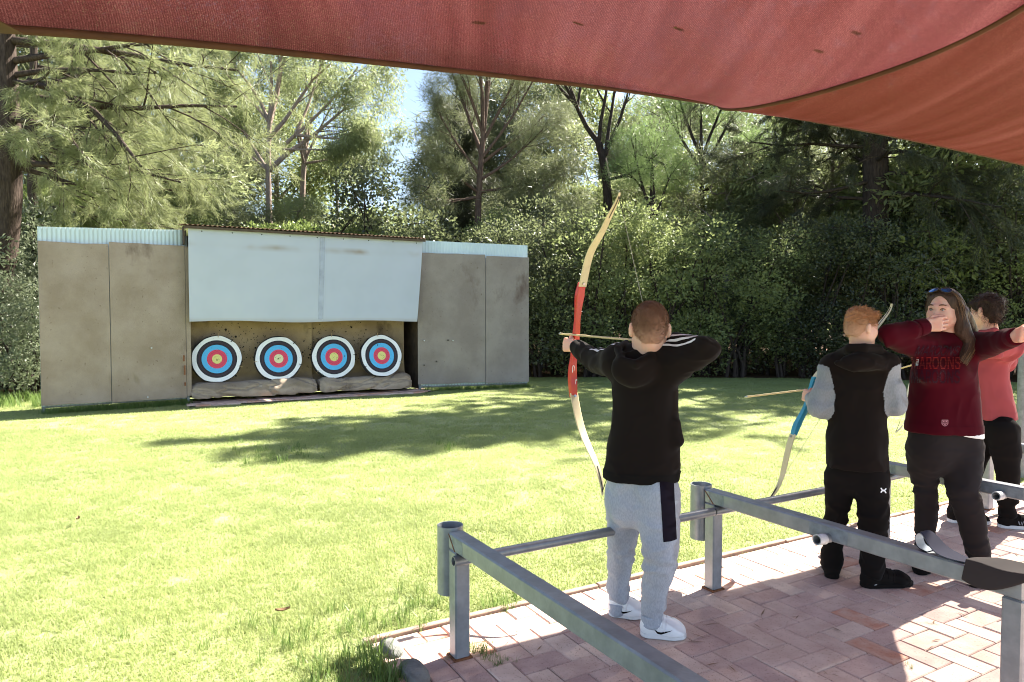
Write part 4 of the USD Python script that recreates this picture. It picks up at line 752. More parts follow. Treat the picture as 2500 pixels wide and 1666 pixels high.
# ---- trees of the second row
def back_class(name, seed, h, leaf, L, W, kind, per, w):
    rg = np.random.default_rng(seed); root = UsdGeom.Xform.Define(stage, '/World/Looks/' + name).GetPrim(); root.SetSpecifier(Sdf.SpecifierClass); p0 = str(root.GetPath()); spots = []
    for k in range(24):
        z = rg.uniform(.16, 1.0); a = rg.uniform(0, 6.28); rr = w * math.sin(math.pi * min(.16 + z * .74, 1)) * rg.uniform(.3, 1.0); spots.append((np.array([math.cos(a) * rr, math.sin(a) * rr, z * h]), np.array([1.0, 1.0, .75]) * rg.uniform(.6, 1.3)))
    limbs = [tube(spline([(0, 0, -.1), (rg.normal(0, .15), 0, h * .35), (rg.normal(0, .2), rg.normal(0, .2), h * .7), (0, 0, h)], 10), np.linspace(.17, .03, 10), 7, cap=False)]
    for c, r in spots:
        q = np.array([0, 0, max(c[2] - np.hypot(c[0], c[1]) * .9, h * .12)]); limbs.append(tube(spline([q, q * .4 + c * .6 + rg.normal(0, .15, 3), c], 6), np.linspace(.05, .012, 6), 4, cap=False))
        for k in range(4): e = c + unit(rg.normal(size=3)) * r; limbs.append(tube([c, (c + e) / 2 + rg.normal(0, .06, 3), e], [.014, .01, .004], 3, cap=False))
    usdkit.mesh(stage, p0 + '/trunk', cat(limbs), M('bark_grey'), smooth=True); usdkit.mesh(stage, p0 + '/crown', clumps(seed, spots, per, kind, L, W, shell=.35, hang=.3), M(leaf)); return p0
BT = [back_class('back_gum', 71, 8.5, 'leaves_euc', .17, .06, 'leaf', 760, 2.7), back_class('back_fine', 72, 8.0, 'needles_sheoak', .32, .03, 'needle', 1300, 2.5), back_class('back_mid', 73, 8.0, 'leaves_mid', .15, .065, 'leaf', 800, 2.7)]
row = [(-60, 21, 1.4, 1, 'behind the leaning pine at the left edge'), (230, 24, 1.4, 2, 'above the left wing of the shed, behind the bushy pine'), (430, 26, 1.35, 0, 'left of the gum with the forked trunk'), (540, 31, 1.35, 1, 'deep in the bush left of the forked gum'),
       (690, 33, 1.40, 2, 'low behind the forked gum trunk'), (815, 32, 1.02, 0, 'behind the paler gum, left of the open sky'), (955, 34, .62, 1, 'low under the patch of open sky'), (1010, 30, .60, 2, 'low at the right side of the open sky'),
       (1140, 30, 1.26, 1, 'behind the reddish she-oak trunk, to its left'), (1260, 28, 1.36, 1, 'behind the right side of the reddish she-oak'), (1370, 30, 1.42, 0, 'between the she-oak and the bare dark tree'), (1480, 31, 1.36, 2, 'behind the bare dark tree'),
       (1600, 29, 1.26, 1, 'behind the bright wattle'), (1700, 31, 1.25, 0, 'behind the pale wattle trunk'), (1820, 27, 1.08, 1, 'left of the tall dark pine below the sail'), (1930, 29, 1.2, 2, 'between the pale wattle and the tall pine'),
       (2050, 28, 1.0, 1, 'just left of the tall pine in the second row'), (2180, 27, 1.0, 2, 'hidden mostly by the tall pine'), (2300, 25, 1.05, 0, 'right of the tall pine behind the shrubs'), (2420, 24, 1.1, 2, 'above the dark haired boy, far back'), (2540, 23, 1.15, 0, 'far back at the right edge')]
for i, (px, Y, s, k, lab) in enumerate(row):
    copy_of(BT[k], ('gum_tree', 'sheoak_tree', 'bush_tree')[k], ('hazy grey green gum ', 'fine needled she-oak ', 'mid green bush tree ')[k] + lab, 'tree', px_base(px, Y), i * 1.7, (s * 1.05, s * 1.05, s))
mid = [(1240, 20.5, .66, 2, 'just above the right end of the shed, before the she-oaks'), (1330, 21.5, .74, 1, 'left of the bare dark tree, low'), (1420, 23.5, .78, 2, 'at the foot of the bare dark tree'), (1545, 23, .80, 0, 'low between the bare tree and the bright wattle'), (1660, 22.8, .78, 2, 'low between the two wattles'), (1770, 20.8, .80, 1, 'above the hedge right of the pale wattle'),
       (1850, 21.5, .88, 2, 'above the hedge left of the tall pine'), (1950, 20.5, .86, 0, 'close left of the tall pine above the hedge'), (2040, 21.4, .95, 1, 'touching the tall pine trunk on its left'), (2225, 20.4, 1.12, 2, 'touching the tall pine trunk on its right'), (2310, 18.8, 1.22, 0, 'above the woman, right of the tall pine'), (2420, 18.6, 1.2, 1, 'above the dark haired boy below the sail corner'), (2510, 17.6, 1.25, 2, 'at the right edge just above the shrubs'),
       (1040, 22.5, .58, 1, 'left of the reddish she-oak, low behind the roof'), (905, 24, .56, 2, 'low behind the right part of the canvas'), (600, 22, .62, 1, 'left beside the forked gum trunk, low'), (480, 22, .8, 2, 'between the bushy pine and the forked gum'), (250, 20.5, .85, 2, 'behind the lime shrub left of the bushy pine'), (730, 23, .60, 0, 'right beside the forked gum trunk, low')]
for i, (px, Y, s, k, lab) in enumerate(mid):
    copy_of(BT[k], ('gum_tree', 'sheoak_tree', 'bush_tree')[k], ('young grey green gum ', 'young fine needled she-oak ', 'young bush tree ')[k] + lab, 'tree', px_base(px, Y), i * 2.3 + .4, (s, s, s * (.82 + .3 * ((i * 37) % 10) / 10)))
# far wood closing the view between the trunks
rgf = np.random.default_rng(9); sp = [(np.array([rgf.uniform(-42, 42), rgf.uniform(38, 46), rgf.uniform(.6, 7.6)]), np.array([2.2, 1.6, 1.5])) for _ in range(170)]
obj('far_wood', clumps(77, sp, 190, 'leaf', .32, .16, shell=.3), 'leaves_mid', None, kind='stuff', label='far bush seen as one green mass between the trunks', cat='wood')
# ------------------------------------------------------------------ grass
leafmat('grass_blade', [(0.20, 0.245, 0.09), (0.35, 0.40, 0.165), (0.46, 0.50, 0.25), (0.55, 0.55, 0.33), (0.62, 0.55, 0.41)], trans=0.5, rough=0.5, spec=0.3, clump=0.35)
leafmat('grass_long', [(0.10, 0.16, 0.04), (0.17, 0.25, 0.07), (0.25, 0.33, 0.11), (0.34, 0.38, 0.17)], trans=0.4, rough=0.4, spec=0.4, clump=0.3)
def blades(seed, n, rad, h0, h1, w, lean):
    rg = np.random.default_rng(seed); a = rg.uniform(0, 6.28, n); r = rad * np.sqrt(rg.uniform(0, 1, n)); p = np.stack([np.cos(a) * r, np.sin(a) * r, np.full(n, -0.004)], 1)
    b = rg.uniform(0, 6.28, n); o = np.stack([np.cos(b), np.sin(b), np.zeros(n)], 1); s = np.stack([-np.sin(b), np.cos(b), np.zeros(n)], 1); h = rg.uniform(h0, h1, n)[:, None]; l = (rg.uniform(.2, 1.0, n) * lean)[:, None]
    wv = (w * rg.uniform(.7, 1.3, n))[:, None]
    v = np.stack([p - s * wv / 2, p + s * wv / 2, p + o * h * l * .45 + Z3 * h * .62 + s * wv * .4, p + o * h * l * .45 + Z3 * h * .62 - s * wv * .4, p + o * h * l * 1.1 + Z3 * h * (1.0 - .18 * l)], 1).reshape(-1, 3)
    k = np.arange(n)[:, None] * 5; return v, np.vstack([k + [0, 1, 2], k + [0, 2, 3], k + [3, 2, 4]])
def instancer(name, protos, mat_, pos, idx, rot, scl, parent='/World', **kw):
    pi = UsdGeom.PointInstancer.Define(stage, parent + '/' + name); pp = []
    for k, m in enumerate(protos):
        q = '%s/%s/tuft_%03d' % (parent, name, k + 1); usdkit.mesh(stage, q, m, M(mat_)); pp.append(q)
    pi.CreatePrototypesRel().SetTargets([Sdf.Path(q) for q in pp])
    pi.CreatePositionsAttr(Vt.Vec3fArray.FromNumpy(np.asarray(pos, np.float32))); pi.CreateProtoIndicesAttr(Vt.IntArray.FromNumpy(np.asarray(idx, np.int32)))
    pi.CreateOrientationsAttr([Gf.Quath(float(math.cos(a / 2)), 0, 0, float(math.sin(a / 2))) for a in rot]); pi.CreateScalesAttr(Vt.Vec3fArray.FromNumpy(np.asarray(scl, np.float32)))
    return tag(pi, **kw)
rg = np.random.default_rng(17)
def scatter(y0, y1, dens, half=1.2):
    n = int(dens * half * (y1 ** 2 - y0 ** 2)); y = np.sqrt(rg.uniform(y0 ** 2, y1 ** 2, n)); x = rg.uniform(-half, half, n) * y; return np.stack([x, y], 1)
P = np.vstack([scatter(2.2, 5.5, 330), scatter(5.5, 9.0, 190), scatter(9.0, 17.0, 85)])
rel = P - P1[:2]; t_, n_ = rel @ T[:2], rel @ N[:2]; keep = ~((t_ > PT0 - 0.015) & (n_ < PN1 + 0.012))
rel = P - SB[:2]; ts, ns = rel @ T[:2], rel @ N[:2]; keep &= ~((ts > -0.03) & (ts < 4.33) & (ns > -0.46 + 0.035 * ts) & (ns < 1.0))
keep &= contains_xy(LAWN.buffer(-0.05), P[:, 0], P[:, 1]); P = P[keep]; n = len(P)
far = np.clip((P[:, 1] - 3) / 9, 0, 1); hs = (0.75 + 0.55 * meshkit.fbm(np.c_[P * 0.9, np.zeros(n)], 3, 3)) * rg.uniform(.75, 1.25, n)
bare = meshkit.fbm(np.c_[P * 1.9, np.ones(n)], 3, 6); keep = bare > 0.12; P, far, hs = P[keep], far[keep], hs[keep]; n = len(P)
g = instancer('grass', [blades(100 + k, 46, .085, .012, .031, .0036, 1.2) for k in range(6)], 'grass_blade', np.c_[P, np.full(n, -.016)], rg.integers(0, 6, n), rg.uniform(0, 6.28, n), np.stack([1 + .45 * far, 1 + .45 * far, hs], 1), kind='stuff', label='short sunlit lawn grass between the paving and the target shed', cat='grass')
# longer weedy grass by the paving's corner, at the shed feet and along the hedge
Q = []; idx = []
for (px, py, rad, k, s) in ((940, 1640, .12, 17, .7), (870, 1662, .11, 9, .6), (985, 1612, .07, 7, .55), (800, 1668, .12, 5, .5), (900, 1530, .22, 30, .6), (1010, 1475, .10, 14, .55), (980, 1630, .1, 26, 1.0), (1030, 1655, .06, 10, .8), (700, 1590, .3, 25, .5), (1240, 1478, .05, 8, .7), (640, 1100, .25, 14, .6), (690, 1115, .25, 14, .7), (1090, 1090, .2, 8, .7)):
    c_ = gp(px, py)
    for _ in range(k): Q.append((c_[0] + rg.normal(0, rad), c_[1] + rg.normal(0, rad), -.012, s * rg.uniform(.6, 1.2)))
for _ in range(260):
    f = rg.uniform(); e = SA + (SB - SA) * f; Q.append((e[0] + rg.normal(0, .05), e[1] - abs(rg.normal(0, .06)) + .05, -.012, rg.uniform(.4, .9)))
for _ in range(240):
    f = rg.uniform(); e = SC + (SD - SC) * f; Q.append((e[0] + rg.normal(0, .05), e[1] + rg.normal(0, .07), -.012, rg.uniform(.4, .8)))
for _ in range(140): Q.append((rg.uniform(-9.5, -6.8), rg.uniform(11.2, 12.6), -.012, rg.uniform(.7, 1.7)))
Q = np.array(Q); rel = Q[:, :2] - P1[:2]; t_, n_ = rel @ T[:2], rel @ N[:2]; Q = Q[~((t_ > PT0 + 0.02) & (n_ < PN1 - 0.02))]; n = len(Q)
instancer('long_grass', [blades(140 + k, 16, .05, .06, .17, .006, .8) for k in range(5)], 'grass_long', Q[:, :3], rg.integers(0, 5, n), rg.uniform(0, 6.28, n), np.stack([Q[:, 3]] * 3, 1), kind='stuff', label='longer green grass tufts at the corner of the paving and the feet of the shed', cat='grass')
# weeds in the joints round the first post
Q = []
for (px, py, rad, k, s) in ((1170, 1590, .03, 9, .55), (1185, 1575, .03, 6, .45), (1200, 1610, .025, 6, .4), (1215, 1625, .02, 5, .3), (1110, 1610, .02, 4, .35), (1240, 1618, .02, 3, .3), (2225, 1627, .012, 3, .25), (2440, 1262, .02, 6, .3)):
    c_ = gp(px, py)
    for _ in range(k): Q.append((c_[0] + rg.normal(0, rad), c_[1] + rg.normal(0, rad), -.002, s * rg.uniform(.6, 1.2)))
Q = np.array(Q); n = len(Q)
instancer('weeds', [blades(180 + k, 9, .025, .04, .13, .005, 1.3) for k in range(4)], 'grass_long', Q[:, :3], rg.integers(0, 4, n), rg.uniform(0, 6.28, n), np.stack([Q[:, 3]] * 3, 1), kind='stuff', label='small weeds growing in the brick joints round the first rail post', cat='weeds')
# dry leaves and needles dropped on the bricks and the lawn
mat('dry_leaf', (0.26, 0.15, 0.08), rough=0.8, var=0.5, scale=30); lv = []
for k in range(70):
    t0, n0 = rg.uniform(-.2, 4.0), rg.uniform(-1.6, .3); p = tn(t0, n0, .0035); a = rg.uniform(0, 3.14); d = np.array([math.cos(a), math.sin(a), 0]); s = np.array([-d[1], d[0], 0]); L_ = rg.uniform(.012, .05); w_ = rg.uniform(.001, .004)
    lv.append((np.array([p - d * L_, p + s * w_ + Z3 * .002, p + d * L_, p - s * w_ + Z3 * .001]), np.array([[0, 1, 2], [0, 2, 3]])))
obj('leaf_litter', cat(lv), 'dry_leaf', None, kind='stuff', label='dry needles and bits of leaf scattered over the bricks', cat='litter')
for px, py, rz, lab in ((690, 1492, .4, 'pale dry leaf lying on the lawn left of the paving'), (2030, 1225, 1.2, 'small dry leaf on the lawn beyond the second bay'), (190, 1268, 2, 'dry leaf lying alone on the open lawn at the left')):
    q = gp(px, py, .03); o = thing('dry_leaf', lab, 'leaf', q, 0)
    us = np.linspace(-1, 1, 7); d = np.array([math.cos(rz), math.sin(rz), 0]); s = np.array([-d[1], d[0], 0])
    obj('blade', sheet(lambda u, v: q + d * (u * .035)[..., None] + s * (v * .014 * (1 - u ** 2) ** .7)[..., None] + Z3 * (.010 * v ** 2 + .008 * u ** 2)[..., None], us, np.linspace(-1, 1, 5)), 'dry_leaf', o, smooth=True)
# ------------------------------------------------------------------ people: signed distance bodies meshed with surface nets
class SDF:
    def __init__(s, lo, hi, h):
        s.lo = np.asarray(lo, float); s.h = h; s.n = np.ceil((np.asarray(hi, float) - s.lo) / h).astype(int) + 1; s.F = np.full(s.n, 0.5, np.float32)
        s.ax = [(s.lo[k] + np.arange(s.n[k]) * h).astype(np.float32) for k in range(3)]
    def _sl(s, lo, hi):
        a = np.clip(np.floor((np.asarray(lo) - s.lo) / s.h).astype(int), 0, s.n); b = np.clip(np.ceil((np.asarray(hi) - s.lo) / s.h).astype(int) + 1, 0, s.n)
        return tuple(slice(x, y) for x, y in zip(a, b))
    def put(s, fn, lo, hi, k, op):
        m = k + 0.05 if op == 'u' else k + 0.02; sl = s._sl(np.asarray(lo) - m, np.asarray(hi) + m)
        if any(x.stop <= x.start for x in sl): return s
        d = fn(s.ax[0][sl[0]][:, None, None], s.ax[1][sl[1]][None, :, None], s.ax[2][sl[2]][None, None, :]).astype(np.float32); a = s.F[sl]
        if op == 'u': h = np.maximum(k - np.abs(a - d), 0) / max(k, 1e-6); s.F[sl] = np.minimum(a, d) - h * h * k * 0.25
        else: d = -d; h = np.maximum(k - np.abs(a - d), 0) / max(k, 1e-6); s.F[sl] = np.maximum(a, d) + h * h * k * 0.25
        return s
    def cap(s, a, b, ra, rb=None, k=0.03, op='u'):
        a, b = np.asarray(a, float), np.asarray(b, float); rb = ra if rb is None else rb; ab = b - a; L2 = max(ab @ ab, 1e-9)
        def fn(x, y, z):
            t = np.clip(((x - a[0]) * ab[0] + (y - a[1]) * ab[1] + (z - a[2]) * ab[2]) / L2, 0, 1)
            return np.sqrt((x - a[0] - t * ab[0]) ** 2 + (y - a[1] - t * ab[1]) ** 2 + (z - a[2] - t * ab[2]) ** 2) - (ra + (rb - ra) * t)
        r = max(ra, rb); return s.put(fn, np.minimum(a, b) - r, np.maximum(a, b) + r, k, op)
    def chain(s, pts, rs, k=0.03, op='u', kk=0.006):
        pts = np.array(pts, float); rs = np.array(rs, float)
        def fn(x, y, z):
            D = None
            for a, b, ra, rb in zip(pts[:-1], pts[1:], rs[:-1], rs[1:]):
                ab = b - a; L2 = max(ab @ ab, 1e-9); t = np.clip(((x - a[0]) * ab[0] + (y - a[1]) * ab[1] + (z - a[2]) * ab[2]) / L2, 0, 1)
                d = np.sqrt((x - a[0] - t * ab[0]) ** 2 + (y - a[1] - t * ab[1]) ** 2 + (z - a[2] - t * ab[2]) ** 2) - (ra + (rb - ra) * t)
                if D is None: D = d
                else: h = np.maximum(kk - np.abs(D - d), 0) / kk; D = np.minimum(D, d) - h * h * kk * .25
            return D
        m = rs.max(); return s.put(fn, pts.min(0) - m, pts.max(0) + m, k, op)
    def ell(s, c, r, R=None, k=0.03, op='u'):
        c, r = np.asarray(c, float), np.asarray(r, float); R = np.eye(3) if R is None else np.asarray(R)
        def fn(x, y, z):
            q = [((x - c[0]) * R[i][0] + (y - c[1]) * R[i][1] + (z - c[2]) * R[i][2]) for i in range(3)]
            k0 = np.sqrt(sum((q[i] / r[i]) ** 2 for i in range(3))); k1 = np.sqrt(sum((q[i] / r[i] ** 2) ** 2 for i in range(3))); return k0 * (k0 - 1) / (k1 + 1e-9)
        m = r.max(); return s.put(fn, c - m, c + m, k, op)
    def cut(s, p, n):                   # keeps the side the normal points away from
        n = np.asarray(n, float) / np.linalg.norm(n); p = np.asarray(p, float)
        d = ((s.ax[0] - p[0]) * n[0])[:, None, None] + ((s.ax[1] - p[1]) * n[1])[None, :, None] + ((s.ax[2] - p[2]) * n[2])[None, None, :]; s.F = np.maximum(s.F, d.astype(np.float32)); return s
    def mesh(s):
        F = s.F; neg = F < 0; nx, ny, nz = F.shape; c = np.zeros((nx - 1, ny - 1, nz - 1), np.uint8)
        for dx in (0, 1):
            for dy in (0, 1):
                for dz in (0, 1): c += neg[dx:nx - 1 + dx, dy:ny - 1 + dy, dz:nz - 1 + dz]
        I = np.argwhere((c > 0) & (c < 8)); idx = np.full(c.shape, -1, np.int32); idx[tuple(I.T)] = np.arange(len(I)); acc = np.zeros((len(I), 3)); cnt = np.zeros(len(I))
        for ax in range(3):
            o = [k for k in range(3) if k != ax]
            for u in (0, 1):
                for v in (0, 1):
                    a = I.copy(); a[:, o[0]] += u; a[:, o[1]] += v; b = a.copy(); b[:, ax] += 1; fa, fb = F[tuple(a.T)], F[tuple(b.T)]; m = (fa < 0) != (fb < 0)
                    t = np.where(m, fa / np.where(m, fa - fb, 1), 0); p = a.astype(float); p[:, ax] += t; acc[m] += p[m]; cnt[m] += 1
        V = s.lo + acc / cnt[:, None] * s.h; faces = []
        for ax in range(3):
            o = [k for k in range(3) if k != ax]; sl0 = [slice(None)] * 3; sl1 = [slice(None)] * 3; sl0[ax] = slice(0, -1); sl1[ax] = slice(1, None)
            E = np.argwhere(neg[tuple(sl0)] != neg[tuple(sl1)]); ok = (E[:, o[0]] > 0) & (E[:, o[1]] > 0) & (E[:, o[0]] < F.shape[o[0]] - 1) & (E[:, o[1]] < F.shape[o[1]] - 1); E = E[ok]; q = []
            for u, v in ((-1, -1), (0, -1), (0, 0), (-1, 0)):
                e = E.copy(); e[:, o[0]] += u; e[:, o[1]] += v; q.append(idx[tuple(e.T)])
            q = np.stack(q, 1); flip = neg[tuple(E.T)] == (ax == 1); q[flip] = q[flip][:, ::-1]; q = q[(q >= 0).all(1)]; faces += [q[:, [0, 1, 2]], q[:, [0, 2, 3]]]
        return V, np.vstack(faces)
def vnormals(m):
    v, f = m; n = np.zeros_like(v); fn = np.cross(v[f[:, 1]] - v[f[:, 0]], v[f[:, 2]] - v[f[:, 0]])
    for k in range(3): np.add.at(n, f[:, k], fn)
    return unit(n)
def relax(m, it=2, lam=0.5):
    v, f = np.array(m[0]), m[1]; e = np.vstack([f[:, [0, 1]], f[:, [1, 2]], f[:, [2, 0]]]); deg = np.bincount(e.ravel(), minlength=len(v))[:, None] + 1e-9
    for i in range(it * 2):
        s = np.zeros_like(v)
        for k in range(3): s[:, k] = np.bincount(e[:, 0], v[e[:, 1], k], len(v)) + np.bincount(e[:, 1], v[e[:, 0], k], len(v))
        v += (s / deg - v) * (lam if i % 2 == 0 else -lam * 1.04)
    return v, f
def folds(m, amp, freq, seed, stretch=(1, 1, 1), where=None):
    v, f = m; n = vnormals(m); q = v * np.asarray(stretch) * freq; w_ = np.stack([meshkit.fbm(q * .7 + 11, 2, seed + 4), meshkit.fbm(q * .7 + 37, 2, seed + 5), meshkit.fbm(q * .7 + 71, 2, seed + 6)], -1); r = 1 - np.abs(2 * meshkit.fbm(q + w_ * 1.4, 2, seed) - 1) * 2.6; r = np.maximum(r, -.3); d = amp * (r - 0.55) + amp * 0.7 * (meshkit.fbm(q * 0.45, 2, seed + 9) - 0.5) * 2
    if where is not None: d = d * where(v)
    return v + n * d[:, None], f
def slab(m, planes, push=0.0015, face=None):
    """the part of a surface inside the planes (point, outward normal), lifted off it a little"""
    v, f = m; n0 = vnormals(m)
    if face is not None: f = f[face(v[f].mean(1), n0[f].mean(1))]
    if not len(f): return None
    v2, f2 = v, f
    for p, n in planes:
        v2, f2, _ = trimesh.intersections.slice_faces_plane(v2, f2, -np.asarray(n, float), np.asarray(p, float))
        if not len(f2): return None
    u, inv = np.unique(f2, return_inverse=True); v2 = v2[u]; f2 = inv.reshape(-1, 3); _, k = cKDTree(v).query(v2, 3); nn = unit(n0[k].mean(1)); return v2 + nn * push, f2
def vplane(p, q): return np.array([0, 0, CAM_Z]), unit(np.cross(ray(*p), ray(*q)))
def drape(m, pts, o, u, w, d, push=0.0018, lim=None):
    """flat drawing (x, y, triangles) laid on a surface: o + x u + y w, thrown along d"""
    v, f = m; n = vnormals(m); d = unit(np.asarray(d, float)); front = n @ d < -0.05
    if lim is not None: front &= np.linalg.norm(v - o, axis=1) < lim
    V = v[front]; a, b = unit(u - d * (u @ d)), unit(w - d * (w @ d)); xy = np.stack([(V - o) @ a, (V - o) @ b], 1); de = (V - o) @ d; t = cKDTree(xy)
    P = np.asarray(pts[0], float); dist, k = t.query(P[:, :2], 6); dm = de[k]; near = dm.min(1, keepdims=True); wgt = np.exp(-(dist / 0.006) ** 2) * (dm < near + 0.03) + 1e-6; dd = (dm * wgt).sum(1) / wgt.sum(1)
    return o + P[:, :1] * a + P[:, 1:2] * b + (dd - push)[:, None] * d, np.asarray(pts[1])
def flat_poly(poly, step=0.004):
    from shapely.geometry import MultiPolygon
    vs = []; gs = getattr(poly, 'geoms', [poly])
    for g in gs:
        v, f = trimesh.creation.triangulate_polygon(g.segmentize(step), engine='earcut'); tv, tf = trimesh.remesh.subdivide_to_size(np.c_[v, np.zeros(len(v))], f, step * 2.5); vs.append((tv, tf))
    return cat(vs)

def head_frame(f, tilt=0.0, roll=0.0):
    f = unit(np.array([f[0], f[1], 0.0])); r = np.array([f[1], -f[0], 0.0]); u = Z3.copy(); f2 = f * math.cos(tilt) + u * math.sin(tilt); u2 = u * math.cos(tilt) - f * math.sin(tilt)
    r2 = r * math.cos(roll) + u2 * math.sin(roll); u3 = u2 * math.cos(roll) - r * math.sin(roll); return r2, f2, u3
def add_head(S, o, R, s, neck, rn=0.052, female=False):
    r, f, u = R; L = lambda a, b, c: o + (r * a + f * b + u * c) * s; Rm = np.array([r, f, u])
    S.ell(L(0, -.008, .027), np.array([.073, .093, .087]) * s, Rm, .02); S.ell(L(0, .034, -.035), np.array([.056, .052, .066]) * s, Rm, .04)
    for q in (-1, 1):
        S.cap(L(q * .050, .008, -.05), L(q * .018, .066, -.092), .020 * s, .018 * s, .03); S.ell(L(q * .036, .058, -.028), np.array([.027, .026, .028]) * s, Rm, .03)
        S.cap(L(q * .012, .086, .020), L(q * .044, .072, .018), .010 * s, .008 * s, .02); S.ell(L(q * .031, .097, .003), np.array([.015, .016, .008]) * s, Rm, .010, 's'); S.cap(L(q * .018, .086, .0115), L(q * .044, .077, .0105), .0048 * s, .0048 * s, .006)
        S.ell(L(q * .080, -.010, -.006), np.array([.012, .018, .032]) * s, Rm, .008); S.ell(L(q * .089, -.002, -.004), np.array([.006, .009, .017]) * s, Rm, .006, 's')
    S.cap(L(0, .064, -.094), L(0, .066, -.090), .019 * s, .018 * s, .025)
    S.cap(L(0, .084, .010), L(0, .101, -.026), .008 * s, .0115 * s, .012)
    for q in (-1, 1): S.cap(L(q * .010, .094, -.029), L(q * .012, .088, -.029), .0075 * s, .006 * s, .008)
    S.cap(L(-.018, .079, -.056), L(.018, .079, -.056), .008 * s, .008 * s, .012); S.cap(L(-.015, .078, -.068), L(.015, .078, -.068), .008 * s, .008 * s, .012)
    S.cap(L(0, -.020, -.055), neck, rn * s, (rn + .006) * s, .04)
    return L
def add_hand(S, w, d, n, s, curl, sc=1.0, thumb=((.5, .6), (.9, .3)), spread=0.0):
    """w wrist, d towards the knuckles, n the way the fingers close, s the thumb's side; curl: bend of the three joints"""
    d, n, s = unit(np.asarray(d, float)), unit(np.asarray(n, float)), unit(np.asarray(s, float)); n = unit(n - d * (n @ d)); s = unit(s - d * (s @ d) - n * (s @ n))
    for i in range(4):
        kn = w + d * (.083, .085, .081, .074)[i] * sc + s * (.033, .0115, -.0105, -.031)[i] * sc; S.cap(w + s * (.016 - .011 * i) * sc, kn, .0145 * sc, .0125 * sc, .012)
        p, a = kn, 0.0; ls = ((.042, .026, .021), (.046, .029, .022), (.043, .027, .021), (.034, .021, .019))[i]; dd0 = unit(d + s * spread * (1.5 - i) * .15)
        for j in range(3):
            a += curl[j] if np.isscalar(curl[j]) else curl[j][i]; q = p + (dd0 * math.cos(a) + n * math.sin(a)) * ls[j] * sc; S.cap(p, q, (.0092, .0086, .0078)[j] * sc, (.0088, .0080, .0070)[j] * sc, .0012); p = q
    p = w + d * .022 * sc + s * .026 * sc; S.cap(w + d * .01 * sc, p, .017 * sc, .015 * sc, .012); q = p + unit(d * .75 + s * .55 + n * .35) * .040 * sc; S.cap(p, q, .0135 * sc, .0105 * sc, .008); p = q
    for (a, b), ln in zip(thumb, (.030, .025)): q = p + unit(d * (1 - abs(a) * .5) + n * a + s * b * -.3) * ln * sc; S.cap(p, q, .0105 * sc, .0088 * sc, .004); p = q
    return S
def bounds(pts, m): pts = np.array(pts); return pts.min(0) - m, pts.max(0) + m
def align(J):
    for q in 'LR':
        h, t = J['heel' + q].copy(), J['toe' + q].copy(); h[2] = t[2] = 0; a = J['an' + q]; sh = np.array([a[0], a[1], 0]) - (h + (t - h) * .21); J['heel' + q], J['toe' + q] = h + sh, t + sh
    return J
def add_limbs(S, J, ra, rl, k=.03):
    for q in 'LR':
        S.chain([J['sh' + q], J['el' + q], J['wr' + q]], ra, k); S.chain([J['hip' + q], J['kn' + q], J['an' + q]], [rl[0] * .74, rl[1] * .88, rl[2]], k)
        fo = unit(J['toe' + q] - J['heel' + q]); S.cap(J['an' + q], J['heel' + q] + fo * .05 + Z3 * .045, rl[2] * .75, .026, .015); S.cap(J['heel' + q] + fo * .06 + Z3 * .042, J['toe' + q] - fo * .08 + Z3 * .032, .022, .014, .015)
def rows(S, rs, lat, k=.07):
    """torso from rows (left pixel, right pixel, y, distance of the middle, half depth)"""
    prev = None; k = .035
    for (x0, x1, y, Y, rd) in rs:
        c = at((x0 + x1) / 2, y, Y); hw = (x1 - x0) / FOC * Y / 2 / abs(lat[0] - c[0] / Y * lat[1]) - .010; rd = min(rd, hw * .80); a, b = c - lat * (hw - rd), c + lat * (hw - rd); S.cap(a, b, rd, rd, k)
        if prev is not None: S.cap((prev[0] + a) / 2, (prev[1] + b) / 2, (prev[2] + rd) / 2, None, k)
        prev = (a, b, rd)
    return S
